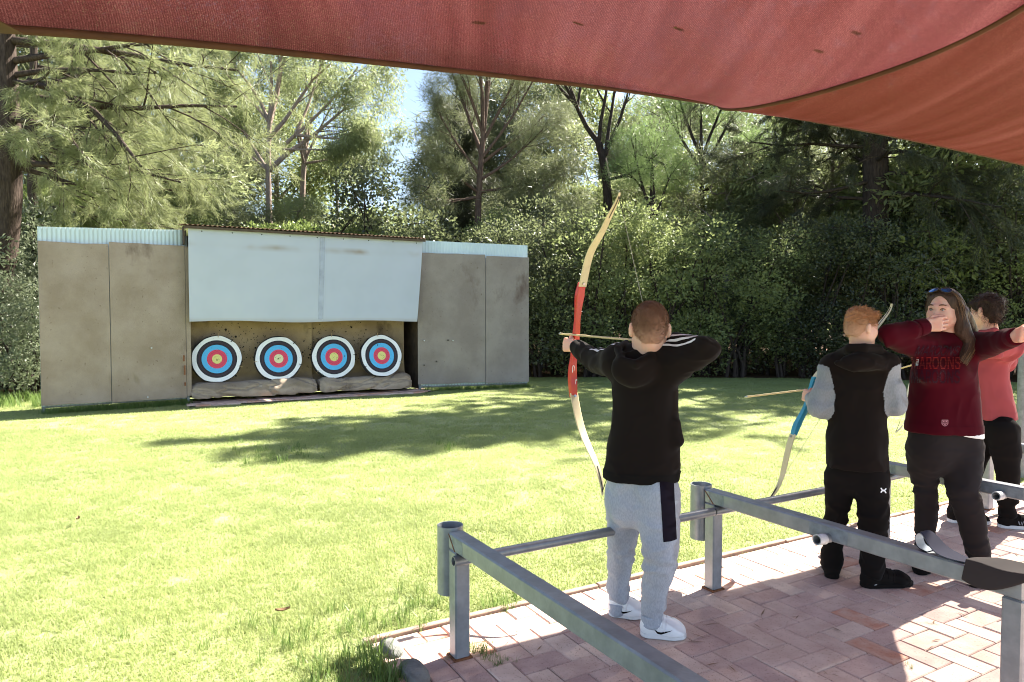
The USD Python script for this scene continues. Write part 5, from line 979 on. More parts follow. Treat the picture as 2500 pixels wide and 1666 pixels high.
def shoe(o, heel, toe, name, upper, sole, w=.046, logo=None, lace='black_cloth', high=.085):
    heel, toe = np.array(heel, float), np.array(toe, float); heel[2] = toe[2] = 0
    L = np.linalg.norm(toe - heel); d = (toe - heel) / L; sd = np.array([d[1], -d[0], 0]); G = lambda a, b, z: heel + d * a * L + sd * b + Z3 * z
    lo, hi = bounds([heel, toe, heel + Z3 * .14], .07); S = SDF(lo, hi, .0045)
    S.cap(G(.14, 0, .045), G(.17, 0, high), .037, .036, .02); S.cap(G(.15, 0, .04), G(.45, 0, .045), .036, .040, .03); S.cap(G(.45, -.008, .038), G(.72, -.008, .030), .040, .040, .03); S.cap(G(.72, .008, .030), G(.74, -.008, .030), .040, .040, .03); S.cap(G(.74, 0, .030), G(.88, 0, .026), .040, .029, .03); S.cap(G(.2, 0, high * .9), G(.52, 0, .062), .030, .026, .03)
    S.cap(G(.165, 0, high + .004), G(.20, 0, high + .05), .026, .030, .004, 's'); S.cut(G(.2, 0, high + .004), Z3 * 1.0 - d * .25); S.cut(G(0, 0, .016), -Z3)
    up = relax(S.mesh(), 1); p = obj(name, up, upper, o, smooth=True)
    from shapely.geometry import Point
    from shapely.ops import unary_union
    pr = [(.13, 0, .036), (.4, .002, .037), (.70, .0, .046), (.86, .002, .034), (.93, .004, .022)]; hulls = [unary_union([Point(pr[i][0] * L, pr[i][1]).buffer(pr[i][2]), Point(pr[i + 1][0] * L, pr[i + 1][1]).buffer(pr[i + 1][2])]).convex_hull for i in range(len(pr) - 1)]
    pg = unary_union(hulls).buffer(.003); lay = []
    for z0, z1, off in ((.0, .004, -.003), (.004, .020, 0.0), (.020, .024, -.002)):
        e = trimesh.creation.extrude_polygon(pg.buffer(off), z1 - z0, engine='earcut'); v = np.array(e.vertices); lay.append((heel + v[:, :1] * d + v[:, 1:2] * sd + (v[:, 2:] + z0 + .001) * Z3, np.array(e.faces)))
    obj('sole', cat(lay), sole, p)
    ls = []
    for k in range(4):
        a = .36 + k * .085; top = .082 - k * .0105
        pts = np.array([G(a, -.026, top - .020), G(a + .01, -.012, top - .002), G(a + .012, 0, top + .003), G(a + .01, .012, top - .002), G(a, .026, top - .020)]); v, _ = up; t = cKDTree(v); _, kk = t.query(pts); ls.append(tube(v[kk] + vnormals(up)[kk] * .002, .0028, 5))
    obj('lace', cat(ls), lace, p, smooth=True)
    if logo is not None: obj('logo', drape(up, flat_poly(logo), G(.44, 0, .04), d, Z3, -sd, .002, .12), 'black_cloth', p); obj('logo', drape(up, flat_poly(logo), G(.44, 0, .04), d, Z3, sd, .002, .12), 'black_cloth', p)
    return up
# cloth, skin and hair
def clothmat(name, c, var=.12, rough=.92, weave=700, scale=5, sheen=.15, fleck=0.0):
    c = np.array(c); n = {'geo': ('geometry', {}), 'n1': ('noise_texture', {'scale': float(scale), 'detail': 4.0}), 'rp': ('rgb_ramp', {'ramp': [(0, tuple(c * (1 - var))), (1, tuple(c * (1 + var)))]}), 'n2': ('noise_texture', {'scale': float(weave), 'detail': 2.0}),
         'b': ('bump', {'strength': .35, 'distance': .0015}), 'p': ('principled_bsdf', {'roughness': rough, 'specular_ior_level': .06, 'sheen_weight': float(sheen), 'sheen_roughness': .45})}
    l = [('geo.position', 'n1.vector'), ('geo.position', 'n2.vector'), ('n1.fac', 'rp.fac'), ('n2.fac', 'b.height'), ('b.normal', 'p.normal')]
    if fleck:
        n['mp'] = ('mapping', {'scale': (1, 1, .35)}); n['n3'] = ('noise_texture', {'scale': 210.0, 'detail': 3.0}); n['r3'] = ('rgb_ramp', {'ramp': [(0, (1 - fleck,) * 3), (.42, (1 - fleck * .6,) * 3), (.58, (1.0,) * 3), (1, (1 + fleck * .3,) * 3)]}); n['m'] = ('mix_color', {'blend_type': 'multiply', 'fac': 1.0})
        l += [('geo.position', 'mp.vector'), ('mp.vector', 'n3.vector'), ('n3.fac', 'r3.fac'), ('rp.color', 'm.a'), ('r3.color', 'm.b'), ('m.result', 'p.base_color')]
    else: l.append(('rp.color', 'p.base_color'))
    usdkit.material(stage, '/World/Looks/' + name, n, l, surface='p.BSDF')
clothmat('black_cloth', (.009, .0075, .007), sheen=.03); clothmat('black_fleece', (.011, .008, .007), sheen=.05); clothmat('grey_marl', (.36, .39, .445), fleck=.20); clothmat('navy_cloth', (.012, .009, .015), sheen=.03); clothmat('white_cloth', (.72, .73, .75)); clothmat('white_stripe', (.75, .77, .80), var=.04)
clothmat('maroon_fleece', (.050, .0022, .007), sheen=.04); clothmat('pink_fleece', (.30, .062, .068), sheen=.08); clothmat('taupe_denim', (.022, .018, .0185), sheen=.04); clothmat('dark_shoe', (.011, .009, .008), sheen=.02); clothmat('print_dark', (.022, .004, .012)); clothmat('print_bright', (.15, .009, .009)); clothmat('badge_pink', (.46, .22, .26))
clothmat('hood_shadow', (.010, .008, .008)); clothmat('sole_grey', (.42, .44, .46)); clothmat('sleeve_grey', (.24, .26, .29), fleck=.2)
mat('white_leather', (.74, .76, .78), rough=.45, var=.06, spec=.4); mat('white_rubber', (.66, .67, .68), rough=.6, var=.08)
def skinmat(name, c, red=.25):
    c = np.array(c); usdkit.material(stage, '/World/Looks/' + name, {'geo': ('geometry', {}), 'n1': ('noise_texture', {'scale': 22.0, 'detail': 3.0}), 'rp': ('rgb_ramp', {'ramp': [(0, tuple(c * np.array([1.0, 1 - red, 1 - red]))), (.6, tuple(c)), (1, tuple(c * 1.06))]}), 'n2': ('noise_texture', {'scale': 420.0}), 'b': ('bump', {'strength': .12, 'distance': .001}),
        'p': ('principled_bsdf', {'roughness': .5, 'specular_ior_level': .35, 'subsurface_weight': .22, 'subsurface_scale': .012, 'subsurface_radius': (1.0, .35, .2)})}, [('geo.position', 'n1.vector'), ('n1.fac', 'rp.fac'), ('rp.color', 'p.base_color'), ('geo.position', 'n2.vector'), ('n2.fac', 'b.height'), ('b.normal', 'p.normal')], surface='p.BSDF')
skinmat('skin_fair', (.56, .34, .25)); skinmat('skin_woman', (.55, .32, .235), .35); skinmat('cheek_red', (.52, .21, .16))
def hairmat(name, c, c2, sc=(160, 160, 22), rough=.5, fade=None):
    usdkit.material(stage, '/World/Looks/' + name, {'geo': ('geometry', {}), 'mp': ('mapping', {'scale': tuple(map(float, sc))}), 'n1': ('noise_texture', {'scale': 1.0, 'detail': 4.0, 'roughness': .6}), 'n2': ('noise_texture', {'scale': 9.0, 'detail': 2.0}), 'mx': ('mix_float', {'fac': .35}), 'rp': ('rgb_ramp', {'ramp': [(0, c2), (.35, c2), (.65, c), (1, tuple(np.array(c) * 1.3))]}), 'b': ('bump', {'strength': .6, 'distance': .004}),
        'p': ('principled_bsdf', {'roughness': rough, 'specular_ior_level': .22})}, [('geo.position', 'mp.vector'), ('mp.vector', 'n1.vector'), ('geo.position', 'n2.vector'), ('n1.fac', 'mx.a'), ('n2.fac', 'mx.b'), ('mx.result', 'rp.fac'), ('rp.color', 'p.base_color'), ('n1.fac', 'b.height'), ('b.normal', 'p.normal')], surface='p.BSDF')
def fademat(name, c, c2, low, z0, z1):
    """clipped hair: skin shows through it low on the neck"""
    usdkit.material(stage, '/World/Looks/' + name, {'geo': ('geometry', {}), 'sx': ('separate_xyz', {}), 'mr': ('map_range', {'from_min': z0, 'from_max': z1, 'to_min': 0.0, 'to_max': 1.0, 'clamp': True}), 'n1': ('noise_texture', {'scale': 380.0, 'detail': 3.0}), 'n2': ('noise_texture', {'scale': 26.0, 'detail': 3.0}), 'mf': ('mix_float', {'fac': .45}), 'rp': ('rgb_ramp', {'ramp': [(0, c2), (.35, c2), (.65, c), (1, c)]}),
        'm': ('mix_color', {'a': low}), 'b': ('bump', {'strength': .5, 'distance': .003}), 'p': ('principled_bsdf', {'roughness': .75, 'specular_ior_level': .2})},
        [('geo.position', 'sx.vector'), ('sx.z', 'mr.value'), ('geo.position', 'n1.vector'), ('geo.position', 'n2.vector'), ('n1.fac', 'mf.a'), ('n2.fac', 'mf.b'), ('mf.result', 'rp.fac'), ('rp.color', 'm.b'), ('mr.result', 'm.fac'), ('m.result', 'p.base_color'), ('n1.fac', 'b.height'), ('b.normal', 'p.normal')], surface='p.BSDF')
hairmat('hair_brown', (.15, .075, .045), (.075, .038, .024), (420, 420, 420), .7); hairmat('hair_ginger', (.38, .18, .080), (.23, .105, .048), (300, 300, 90), .6); hairmat('hair_dark', (.040, .020, .014), (.014, .008, .006), (200, 200, 60)); hairmat('hair_long', (.075, .042, .028), (.022, .013, .009), (260, 260, 12), .45); hairmat('hair_blond', (.36, .21, .11), (.20, .11, .06), (260, 260, 14), .45)
hairmat('hair_fade', (.34, .19, .105), (.27, .145, .08), (500, 500, 500), .7)
mat('eye_white', (.42, .38, .36), rough=.25, var=.05, spec=.5); mat('iris', (.06, .045, .03), rough=.2, var=.2, spec=.6); mat('pupil', (.008, .008, .008), rough=.15); mat('brow', (.10, .055, .035), rough=.8); mat('lip', (.42, .16, .14), rough=.45)
def hair_strands(parent, name, roots, dirs, L, mat_, w=.0011, seed=3, curl=.25, grav=-.2, seg=4):
    rg = np.random.default_rng(seed); n = len(roots); base = str(parent.GetPath()); root = '/'.join(base.split('/')[:3]); P = np.zeros((n, seg, 3)); P[:, 0] = roots; d = unit(dirs + rg.normal(0, curl, (n, 3))); L = L * rg.uniform(.6, 1.2, (n, 1))
    for k in range(1, seg): P[:, k] = P[:, k - 1] + d * L / (seg - 1); d = unit(d + np.array([0, 0, grav / seg]) + rg.normal(0, curl * .3, (n, 3)))
    c = UsdGeom.BasisCurves.Define(stage, numbered(base + '/' + name)); c.CreateTypeAttr('linear'); c.CreatePointsAttr(Vt.Vec3fArray.FromNumpy((P.reshape(-1, 3) - p_loc.get(root, 0)).astype(np.float32))); c.CreateCurveVertexCountsAttr([seg] * n)
    c.CreateWidthsAttr(Vt.FloatArray.FromNumpy(np.tile(np.linspace(w, w * .4, seg), n).astype(np.float32))); c.SetWidthsInterpolation('vertex'); UsdShade.MaterialBindingAPI.Apply(c.GetPrim()).Bind(M(mat_)); return c
def sprout(m, n, seed, cond=None):
    rg = np.random.default_rng(seed); v, f = m
    if cond is not None: f = f[cond(v[f].mean(1))]
    k = rg.integers(0, len(f), n); w = rg.dirichlet((1, 1, 1), n); nn = vnormals(m); return (v[f[k]] * w[:, :, None]).sum(1), unit((nn[f[k]] * w[:, :, None]).sum(1))
def tri_text(text, height):
    t = meshkit.text_mesh(text, height, depth=.001, bold=True); v, f = np.array(t.vertices), np.array(t.faces); keep = (v[f][:, :, 2] < 1e-5).all(1); return v, f[keep]
from shapely.geometry import Polygon, Point, LineString, box as sbox
from shapely.ops import unary_union
def swoosh(s): return Polygon([(-.030 * s, .006 * s), (-.018 * s, -.010 * s), (-.004 * s, -.013 * s), (.040 * s, .010 * s), (-.004 * s, -.003 * s), (-.016 * s, -.002 * s), (-.022 * s, .004 * s)])
def make_skin(o, J, R, s, mat_, hands, ra, rl, h=.0062, rn=.052):
    pts = [v for k, v in J.items() if k != 'gaze'] + [J['head'] + R[2] * .16 * s]; lo, hi = bounds(pts, .13); S = SDF(lo, hi, h); add_limbs(S, J, ra, rl)
    S.cap(J['shL'], J['shR'], .050, .050, .05); S.cap((J['shL'] + J['shR']) / 2 - Z3 * .10, (J['hipL'] + J['hipR']) / 2, .070, .060, .06); S.cap(J['hipL'] * .8 + J['hipR'] * .2, J['hipR'] * .8 + J['hipL'] * .2, .05, .05, .03); S.cap(J['neck'], (J['shL'] + J['shR']) / 2, rn + .004, .06, .04)
    add_head(S, J['head'], R, s, J['neck'], rn)
    for hd in hands: add_hand(S, *hd[0], **hd[1])
    m = relax(S.mesh(), 1); obj('body', m, mat_, o, smooth=True); return m
def eyes(o, J, R, s, only=(-1, 1)):
    r, f, u = R; L = lambda a, b, c: J['head'] + (r * a + f * b + u * c) * s
    for q in only:
        c = L(q * .031, .073, .004); sp = trimesh.creation.icosphere(3, .0128 * s); e = obj('eye', (np.array(sp.vertices) + c, sp.faces), 'eye_white', o, smooth=True)
        g = unit(f + J.get('gaze', np.zeros(3))); d = c + g * .0112 * s; k = np.arange(16) * 2 * np.pi / 16; _, a, b = frame(g)
        for rr, off, mm, nm in ((.0072, .0006, 'iris', 'iris'), (.0034, .0012, 'pupil', 'pupil')):
            v = np.vstack([d + g * off * 1.4 * s, [d + g * off * s + (a * math.cos(t) + b * math.sin(t)) * rr * s for t in k]]); obj(nm, (v, np.array([[0, i + 1, (i + 1) % 16 + 1] for i in range(16)])), mm, e)

# ---- the boy with the red bow
o = thing('person', 'boy seen from behind in a black hoodie and grey sweatpants drawing the red bow', 'person', gp(1590, 1545), group=None); B1 = o
R = head_frame((.08, .997), -.03, -.02); s = 1.04
J = dict(head=at(1586, 803, 3.12), neck=at(1580, 862, 3.155), shL=at(1510, 888, 3.27), elL=at(1452, 880, 3.52), wrL=at(1404, 846, 3.70), shR=at(1638, 886, 3.12), elR=at(1722, 843, 2.98), wrR=at(1636, 836, 3.17),
         hipL=at(1518, 1190, 3.30), hipR=at(1606, 1190, 3.13), knL=at(1516, 1360, 3.34), knR=at(1612, 1355, 3.10), anL=at(1510, 1478, 3.36), anR=at(1592, 1512, 3.14), heelL=gp(1500, 1531), toeL=gp(1572, 1538), heelR=gp(1578, 1572), toeR=gp(1678, 1578))
aim = unit(np.array([-.42, .907, 0])); lat = unit(np.array([.97, -.24, 0]))
align(J); make_skin(o, J, R, s, 'skin_fair', [((J['wrL'], aim * .75 + np.array([-.35, 0, .10]), np.array([1.0, .3, -.2]), np.array([.2, .3, 1.0]), (1.25, 1.5, .9)), dict(sc=.90, thumb=((.6, -.2), (1.0, 0)))),
                                    ((J['wrR'], unit(at(1590, 833, 3.24) - J['wrR']), aim, np.array([.05, .1, 1.0]), (.5, 1.5, 1.2)), dict(sc=.86, thumb=((.5, .3), (.8, .3))))], [.042, .037, .029], [.060, .044, .030])
fademat('hair_buzz', (.165, .082, .050), (.10, .050, .031), (.42, .245, .175), float(J['head'][2] - .075), float(J['head'][2] + .02))
obj('hair', relax((lambda S: (S.ell(J['head'] + (-R[1] * .008 + R[2] * .027) * s, np.array([.0775, .0975, .0915]) * s, np.array(R), .01), S.cap(J['head'] + (-R[1] * .045 - R[2] * .03) * s, J['head'] + (-R[1] * .035 - R[2] * .058) * s, .050 * s, .040 * s, .03),
      S.cut(J['head'] + (-R[1] * .04 - R[2] * .070) * s, -R[2] - R[1] * .2), S.cut(J['head'] + R[1] * .052 * s + R[2] * .03 * s, R[1] * 1.0 - R[2] * .55), S)[-1].mesh())(SDF(J['head'] - .17, J['head'] + .17, .0045)), 1), 'hair_buzz', o, smooth=True)
hm = usd_last = None
hc = lambda c: ((c - J['head']) @ R[1] < .05 * s) & ((c - J['head']) @ R[2] > -.062 * s)
Sx = SDF(J['head'] - .17, J['head'] + .17, .006); Sx.ell(J['head'] + (-R[1] * .008 + R[2] * .027) * s, np.array([.0775, .0975, .0915]) * s, np.array(R), .01); Sx.cap(J['head'] + (-R[1] * .045 - R[2] * .03) * s, J['head'] + (-R[1] * .035 - R[2] * .055) * s, .050 * s, .040 * s, .03)
rt, nn = sprout(Sx.mesh(), 5200, 5, hc); hair_strands(o, 'hair_stubble', rt, nn, .006, 'hair_buzz', .0012, 6, .35, -.3, 3)
# hoodie
pts = [J['shL'], J['elL'], J['wrL'], J['shR'], J['elR'], J['wrR'], J['neck'], J['hipL'], J['hipR']]; lo, hi = bounds(pts, .17); S = SDF(lo, hi, .0062)
rows(S, [(1512, 1630, 884, 3.19, .070), (1492, 1652, 925, 3.19, .098), (1491, 1660, 990, 3.19, .108), (1484, 1662, 1060, 3.19, .112), (1474, 1662, 1120, 3.20, .118), (1472, 1655, 1160, 3.20, .116), (1474, 1652, 1185, 3.20, .110)], lat)
S.chain([J['shL'], J['elL'], J['wrL'] + (J['elL'] - J['wrL']) * .12], [.072, .054, .041], .045); S.chain([J['shR'] - Z3 * .01, J['elR'] - Z3 * .012, J['wrR'] + (J['elR'] - J['wrR']) * .10], [.084, .060, .044], .045)
S.cap(J['neck'] - Z3 * .035, at(1512, 880, 3.25), .06, .07, .06); S.cap(J['neck'] - Z3 * .035, at(1638, 880, 3.12), .06, .07, .06)
S.ell(at(1549, 900, 3.075), np.array([.100, .060, .085]), None, .03); S.ell(at(1552, 866, 3.045), np.array([.066, .055, .040]), None, .016, 's')
S.chain([at(1600, 842, 3.25), at(1608, 850, 3.16), at(1588, 874, 3.06), at(1552, 890, 3.01), at(1518, 880, 3.05), at(1508, 852, 3.14), at(1530, 836, 3.26)], [.012, .016, .018, .018, .018, .016, .012], .014)
S.cap(at(1648, 1035, 3.10), at(1652, 1075, 3.10), .026, .030, .03)            # hand pocket bulging at the side
S.cut(at(1562, 1168, 3.2), -Z3)
S.cap(J['neck'] + Z3 * .02, J['neck'] + R[2] * .16, .056, .07, .012, 's')
hood = relax(S.mesh(), 2)
def w1(v): return .45 + .9 * np.exp(-(np.linalg.norm(v - J['elL'], axis=1) / .16) ** 2) + 1.0 * np.exp(-(np.linalg.norm(v - J['elR'], axis=1) / .16) ** 2) + .1 * np.exp(-((v[:, 2] - (at(1560, 1150, 3.2)[2])) / .07) ** 2) - .35 * (v[:, 2] < at(1560, 1148, 3.2)[2])
hood = folds(hood, .0115, 7.5, 21, (1, 1, .8), w1); hood = relax(hood, 1); hz = at(1560, 1150, 3.2)[2]
obj('hoodie', hood, 'black_fleece', o, smooth=True)
# ribbed waistband and cuff, white sleeve stripes
wb = slab(hood, [(np.array([0, 0, at(1560, 1146, 3.2)[2]]), Z3)], .003); obj('waistband', wb, 'black_cloth', o, smooth=True)
for A_, B_, side, offs in ((J['shR'], J['elR'], 1, (-.040, -.012, .016)), (J['shL'], J['elL'], -1, (-.034, -.008, .018))):
    ax = unit(B_ - A_); cam_d = unit(np.array([0, 0, CAM_Z]) - (A_ + B_) / 2); e = unit(cam_d - ax * (cam_d @ ax)); e = unit(e * .9 - Z3 * .3 + ax * (-(e * .9 - Z3 * .3) @ ax)); tp = np.cross(ax, e) * (1 if np.cross(ax, e)[2] > 0 else -1)
    for of in offs:
        p = slab(hood, [(A_ + e * (of + .006), e), (A_ + e * (of - .006), -e), (A_ - ax * (.05 if side > 0 else .03), -ax), (B_ - ax * .01, ax)], .0016, lambda c, n: (n @ tp > .05) & (np.linalg.norm(np.cross(c - A_, ax), axis=1) < .13))
        if p is not None and len(p[1]): obj('sleeve_stripe', p, 'white_stripe', o, smooth=True)
# sweatpants
lo, hi = bounds([J['hipL'], J['hipR'], J['knL'], J['knR'], J['anL'], J['anR']], .15); S = SDF(lo, hi, .0062)
rows(S, [(1480, 1648, 1150, 3.21, .100), (1474, 1655, 1195, 3.21, .108), (1476, 1656, 1235, 3.21, .106)], unit(np.array([.97, -.25, 0])), .06)
S.chain([J['hipL'] - Z3 * .03, at(1521, 1290, 3.32), J['knL'], at(1509, 1430, 3.36), J['anL'] - Z3 * .012], [.086, .078, .066, .056, .049], .035); S.chain([J['hipR'] - Z3 * .03, at(1609, 1280, 3.12), J['knR'], at(1600, 1432, 3.12), J['anR'] - Z3 * .010], [.095, .090, .080, .062, .050], .035)
S.cut(at(1510, 1500, 3.36) + Z3 * 0, -Z3) if False else None
pants = relax(S.mesh(), 2)
def w2(v): return .5 + 1.1 * np.exp(-((v[:, 2] - J['knR'][2]) / .11) ** 2) + 1.3 * np.exp(-((v[:, 2] - J['anR'][2]) / .07) ** 2) + .6 * np.exp(-((v[:, 2] - J['hipR'][2]) / .08) ** 2)
pants = relax(folds(pants, .0085, 7.5, 33, (1, 1, 1.5), w2), 1); obj('sweatpants', pants, 'grey_marl', o, smooth=True)
cut_ = lambda p, q, sgn: (vplane(p, q)[0], vplane(p, q)[1] * sgn)
pn = vplane((1610, 1168), (1619, 1318))[1]; sg = 1 if pn @ np.array([1, 0, 0]) < 0 else -1
pn2 = vplane((1644, 1168), (1652, 1318))[1]; sg2 = 1 if pn2 @ np.array([1, 0, 0]) > 0 else -1
p = slab(pants, [(np.array([0, 0, CAM_Z]), pn * sg), (np.array([0, 0, CAM_Z]), pn2 * sg2), (at(1630, 1318, 3.05), -Z3 + np.array([.08, 0, 0]))], .0016, lambda c, n: n[:, 1] < .25); obj('side_panel', p, 'navy_cloth', o, smooth=True)
for A_, cc in (('anL', (1510, 1484, 3.36)), ('anR', (1592, 1516, 3.14))):
    c = at(*cc); obj('ankle_cuff', tube([c + Z3 * .030, c + Z3 * .024, c - Z3 * .018, c - Z3 * .024], [.047, .0505, .0495, .044], 24), 'grey_marl', o, smooth=30)
shoe(o, J['heelL'], J['toeL'], 'shoe', 'white_leather', 'white_rubber', logo=swoosh(1.0), lace='white_cloth'); shoe(o, J['heelR'], J['toeR'], 'shoe', 'white_leather', 'white_rubber', logo=swoosh(1.15), lace='white_cloth')

# ------------------------------------------------------------------ bows
def loft(pts, wid, thk, side, sub=1):
    """bar with a rectangular, slightly rounded section along pts; side is the direction of the width"""
    p = np.asarray(pts, float); t = unit(np.gradient(p, axis=0)); s_ = unit(side - t * (t @ side)[:, None]); b = np.cross(t, s_); n = len(p); W_, H_ = np.asarray(wid)[:, None] / 2, np.asarray(thk)[:, None] / 2; c = .35; ring = []
    for (x, y) in ((1, 1 - c), (1 - c * .4, 1), (-1 + c * .4, 1), (-1, 1 - c), (-1, -1 + c), (-1 + c * .4, -1), (1 - c * .4, -1), (1, -1 + c)): ring.append(p + s_ * W_ * x + b * H_ * y)
    v = np.stack(ring, 1).reshape(-1, 3); i, j = np.meshgrid(np.arange(n - 1), np.arange(8), indexing='ij'); q = np.stack([i * 8 + j, i * 8 + (j + 1) % 8, (i + 1) * 8 + (j + 1) % 8, (i + 1) * 8 + j], -1).reshape(-1, 4); f = [q[:, [0, 1, 2]], q[:, [0, 2, 3]]]
    k = np.arange(1, 7); f += [np.stack([np.zeros(6, int), k + 1, k], 1), np.stack([np.full(6, (n - 1) * 8), (n - 1) * 8 + k, (n - 1) * 8 + k + 1], 1)]; return v, np.vstack(f)
def paintmat(name, c, rough=.25): mat(name, c, rough=rough, var=.15, scale=12, spec=.6)
paintmat('riser_red', (.50, .018, .012)); paintmat('riser_blue', (.03, .26, .42), .3); paintmat('limb_cream', (.66, .56, .34), .35); paintmat('limb_white', (.70, .68, .60), .35); mat('arrow_wood', (.62, .48, .27), rough=.5, var=.2, scale=40, stretch=(1, 1, 1)); mat('bow_string', (.42, .40, .34), rough=.7); mat('string_serving', (.03, .03, .03), rough=.7); mat('limb_black', (.03, .028, .026), rough=.4); mat('steel_tip', (.5, .5, .5), rough=.3, metal=.9)
def bow(name, label, g, pn, up_px, lo_px, riser_px, rw, rt, limb_w, rmat, lmat, nock, marks=None, dep=None):
    o = thing(name, label, 'bow', g); pl = lambda p: onplane(p[0], p[1], g, pn); rp = spline([pl(p) for p in riser_px], 40); f = np.linspace(0, 1, 40)
    obj('riser', loft(rp, np.interp(f, np.linspace(0, 1, len(rw)), rw), np.interp(f, np.linspace(0, 1, len(rt)), rt), pn), rmat, o, smooth=40); tips = []
    for px in (up_px, lo_px):
        q = spline([pl(p) for p in px], 36); f = np.linspace(0, 1, 36); w = np.interp(f, [0, .45, .8, .95, 1], [limb_w, limb_w * .92, limb_w * .62, limb_w * .36, limb_w * .22]); l = obj('limb', loft(q, w, np.interp(f, [0, 1], [.0085, .0055]), pn), lmat, o, smooth=40)
        t = unit(np.gradient(q, axis=0)); bk = unit(np.cross(t, np.broadcast_to(pn, t.shape))); a = slice(26, 35)
        for sg in (1, -1): obj('limb_groove', loft(q[a] + bk[a] * .0032 * sg, np.full(9, .0042), np.full(9, .003), pn), 'limb_black', l)
        obj('limb_bolt', tube([pl(px[0]) + unit(pl(px[1]) - pl(px[0])) * .018 - bk[1] * .012, pl(px[0]) + unit(pl(px[1]) - pl(px[0])) * .018 + bk[1] * .012], .007, 10), 'steel_tip', l); tips.append(q[-2])
    st = [tips[0], nock, tips[1]] if nock is not None else tips
    for k in range(len(st) - 1):
        a, b = np.array(st[k]), np.array(st[k + 1]); obj('string', tube([a, (a + b) / 2, b], .0013, 5), 'bow_string', o, smooth=True)
        e = unit(b - a); L = np.linalg.norm(b - a)
        if k == 0: obj('string_serving', tube([a, a + e * .11], .0022, 5), 'string_serving', o, smooth=True)
        if nock is None or k == 1: obj('string_serving', tube([b, b - e * .09], .0022, 5), 'string_serving', o, smooth=True)
    return o, rp
g1 = at(1405, 840, 3.765); pn1 = unit(np.array([.907, .42, 0])); nock1 = onplane(1590, 834, g1, pn1)
b1, rp1 = bow('recurve_bow', 'red and cream recurve bow drawn by the boy in the black hoodie', g1, pn1, [(1422, 700), (1430, 660), (1445, 610), (1468, 570), (1492, 520), (1506, 492), (1513, 470)], [(1401, 960), (1408, 1000), (1420, 1048), (1440, 1098), (1458, 1140), (1468, 1180), (1471, 1210)],
     [(1421, 692), (1415, 722), (1411, 760), (1408, 800), (1406, 826), (1402, 862), (1398, 900), (1398, 935), (1400, 970)], [.040, .048, .036, .030, .034, .028, .034, .046, .044, .040], [.024, .034, .026, .024, .030, .034, .028, .030, .036, .026], .046, 'riser_red', 'limb_cream', nock1)
# white curled brush mark and small lines of lettering on the lower riser
ctr = onplane(1399, 905, g1, pn1); sd = unit(np.array([.98, .2, 0])); face = unit(np.array([0, 0, CAM_Z]) - ctr)
def curl_mark(c, u_, w_, sc):
    a = np.linspace(-1.0, 3.6, 22); r = np.linspace(.012, .004, 22) * sc; A = [c + u_ * (np.cos(x) * rr * .55) + w_ * (np.sin(x) * rr * 2.0 + .012 * sc * (x - 1.3) * -.4) for x, rr in zip(a, r)]; return tube(A, np.linspace(.0006, .0022, 22) * sc, 5)
obj('logo', curl_mark(ctr + face * .021 + Z3 * .008, sd, Z3, 1.25), 'white_stripe', b1); 
tv, tf = tri_text('RAGIM', .0075); obj('lettering', (onplane(1391, 938, g1, pn1) + face * .024 + tv[:, :1] * Z3 - tv[:, 1:2] * sd, tf), 'white_stripe', b1) if False else None
for k in range(7): obj('lettering', box(onplane(1391.5, 912 + k * 4.4, g1, pn1) + face * .022, sd * .0022, Z3 * .0026, face * .0004), 'white_stripe', b1) if k % 3 != 2 else obj('lettering', box(onplane(1391.5, 912 + k * 4.4, g1, pn1) + face * .022, sd * .0022, Z3 * .0014, face * .0004), 'white_stripe', b1)
obj('logo', box(onplane(1407, 928, g1, pn1) + face * .022, sd * .004 + Z3 * .002, Z3 * .0035, face * .0004), 'white_stripe', b1); obj('logo', box(onplane(1405, 934, g1, pn1) + face * .022, sd * .0014, Z3 * .009, face * .0004), 'white_stripe', b1)
def arrow(label, tip, nock, fl='white_cloth', feather=True):
    o = thing('arrow', label, 'arrow', nock); d = unit(tip - nock); obj('shaft', tube([nock, tip - d * .02], .0055, 8), 'arrow_wood', o, smooth=True); obj('point', tube([tip - d * .022, tip - d * .012, tip], [.006, .006, .001], 8), 'steel_tip', o, smooth=True)
    _, a, b = frame(d)
    for k in range(3):
        r = a * math.cos(k * 2.09 + .5) + b * math.sin(k * 2.09 + .5); obj('fletching', (np.array([nock + d * .03 + r * .004, nock + d * .036 + r * .016, nock + d * .085 + r * .011, nock + d * .10 + r * .004]), np.array([[0, 1, 2], [0, 2, 3]])), fl, o)
    return o
tip1 = onplane(1364, 815, g1 - pn1 * .018, pn1); arrow('wooden arrow resting on the red bow, nocked at the string', tip1, nock1)
# ------------------------------------------------------------------ ginger haired boy in black with the blue bow
o = thing('person', 'ginger haired boy seen from behind, black hoodie with grey sleeves, holding the blue bow', 'person', gp(2095, 1425)); s = .88
R = head_frame((.955, .296), -.02, .0)
J = dict(head=at(2101, 800, 3.80), neck=at(2098, 862, 3.83), shL=at(2034, 896, 3.90), elL=at(2004, 992, 3.88), wrL=at(1981, 972, 4.04), shR=at(2162, 892, 3.76), elR=at(2186, 985, 3.74), wrR=at(2130, 965, 4.03), hipL=at(2048, 1150, 3.86), hipR=at(2128, 1150, 3.77),
         knL=at(2040, 1262, 3.87), knR=at(2131, 1262, 3.74), anL=at(2031, 1372, 3.87), anR=at(2129, 1388, 3.72), heelL=gp(2022, 1415), toeL=gp(2022, 1415) + np.array([.09, .22, 0]), heelR=gp(2100, 1444), toeR=gp(2224, 1438))
g2 = at(1977, 972, 4.12); bd2 = unit(at(1974, 950, 4.1) - at(1940, 1055, 4.16)); 
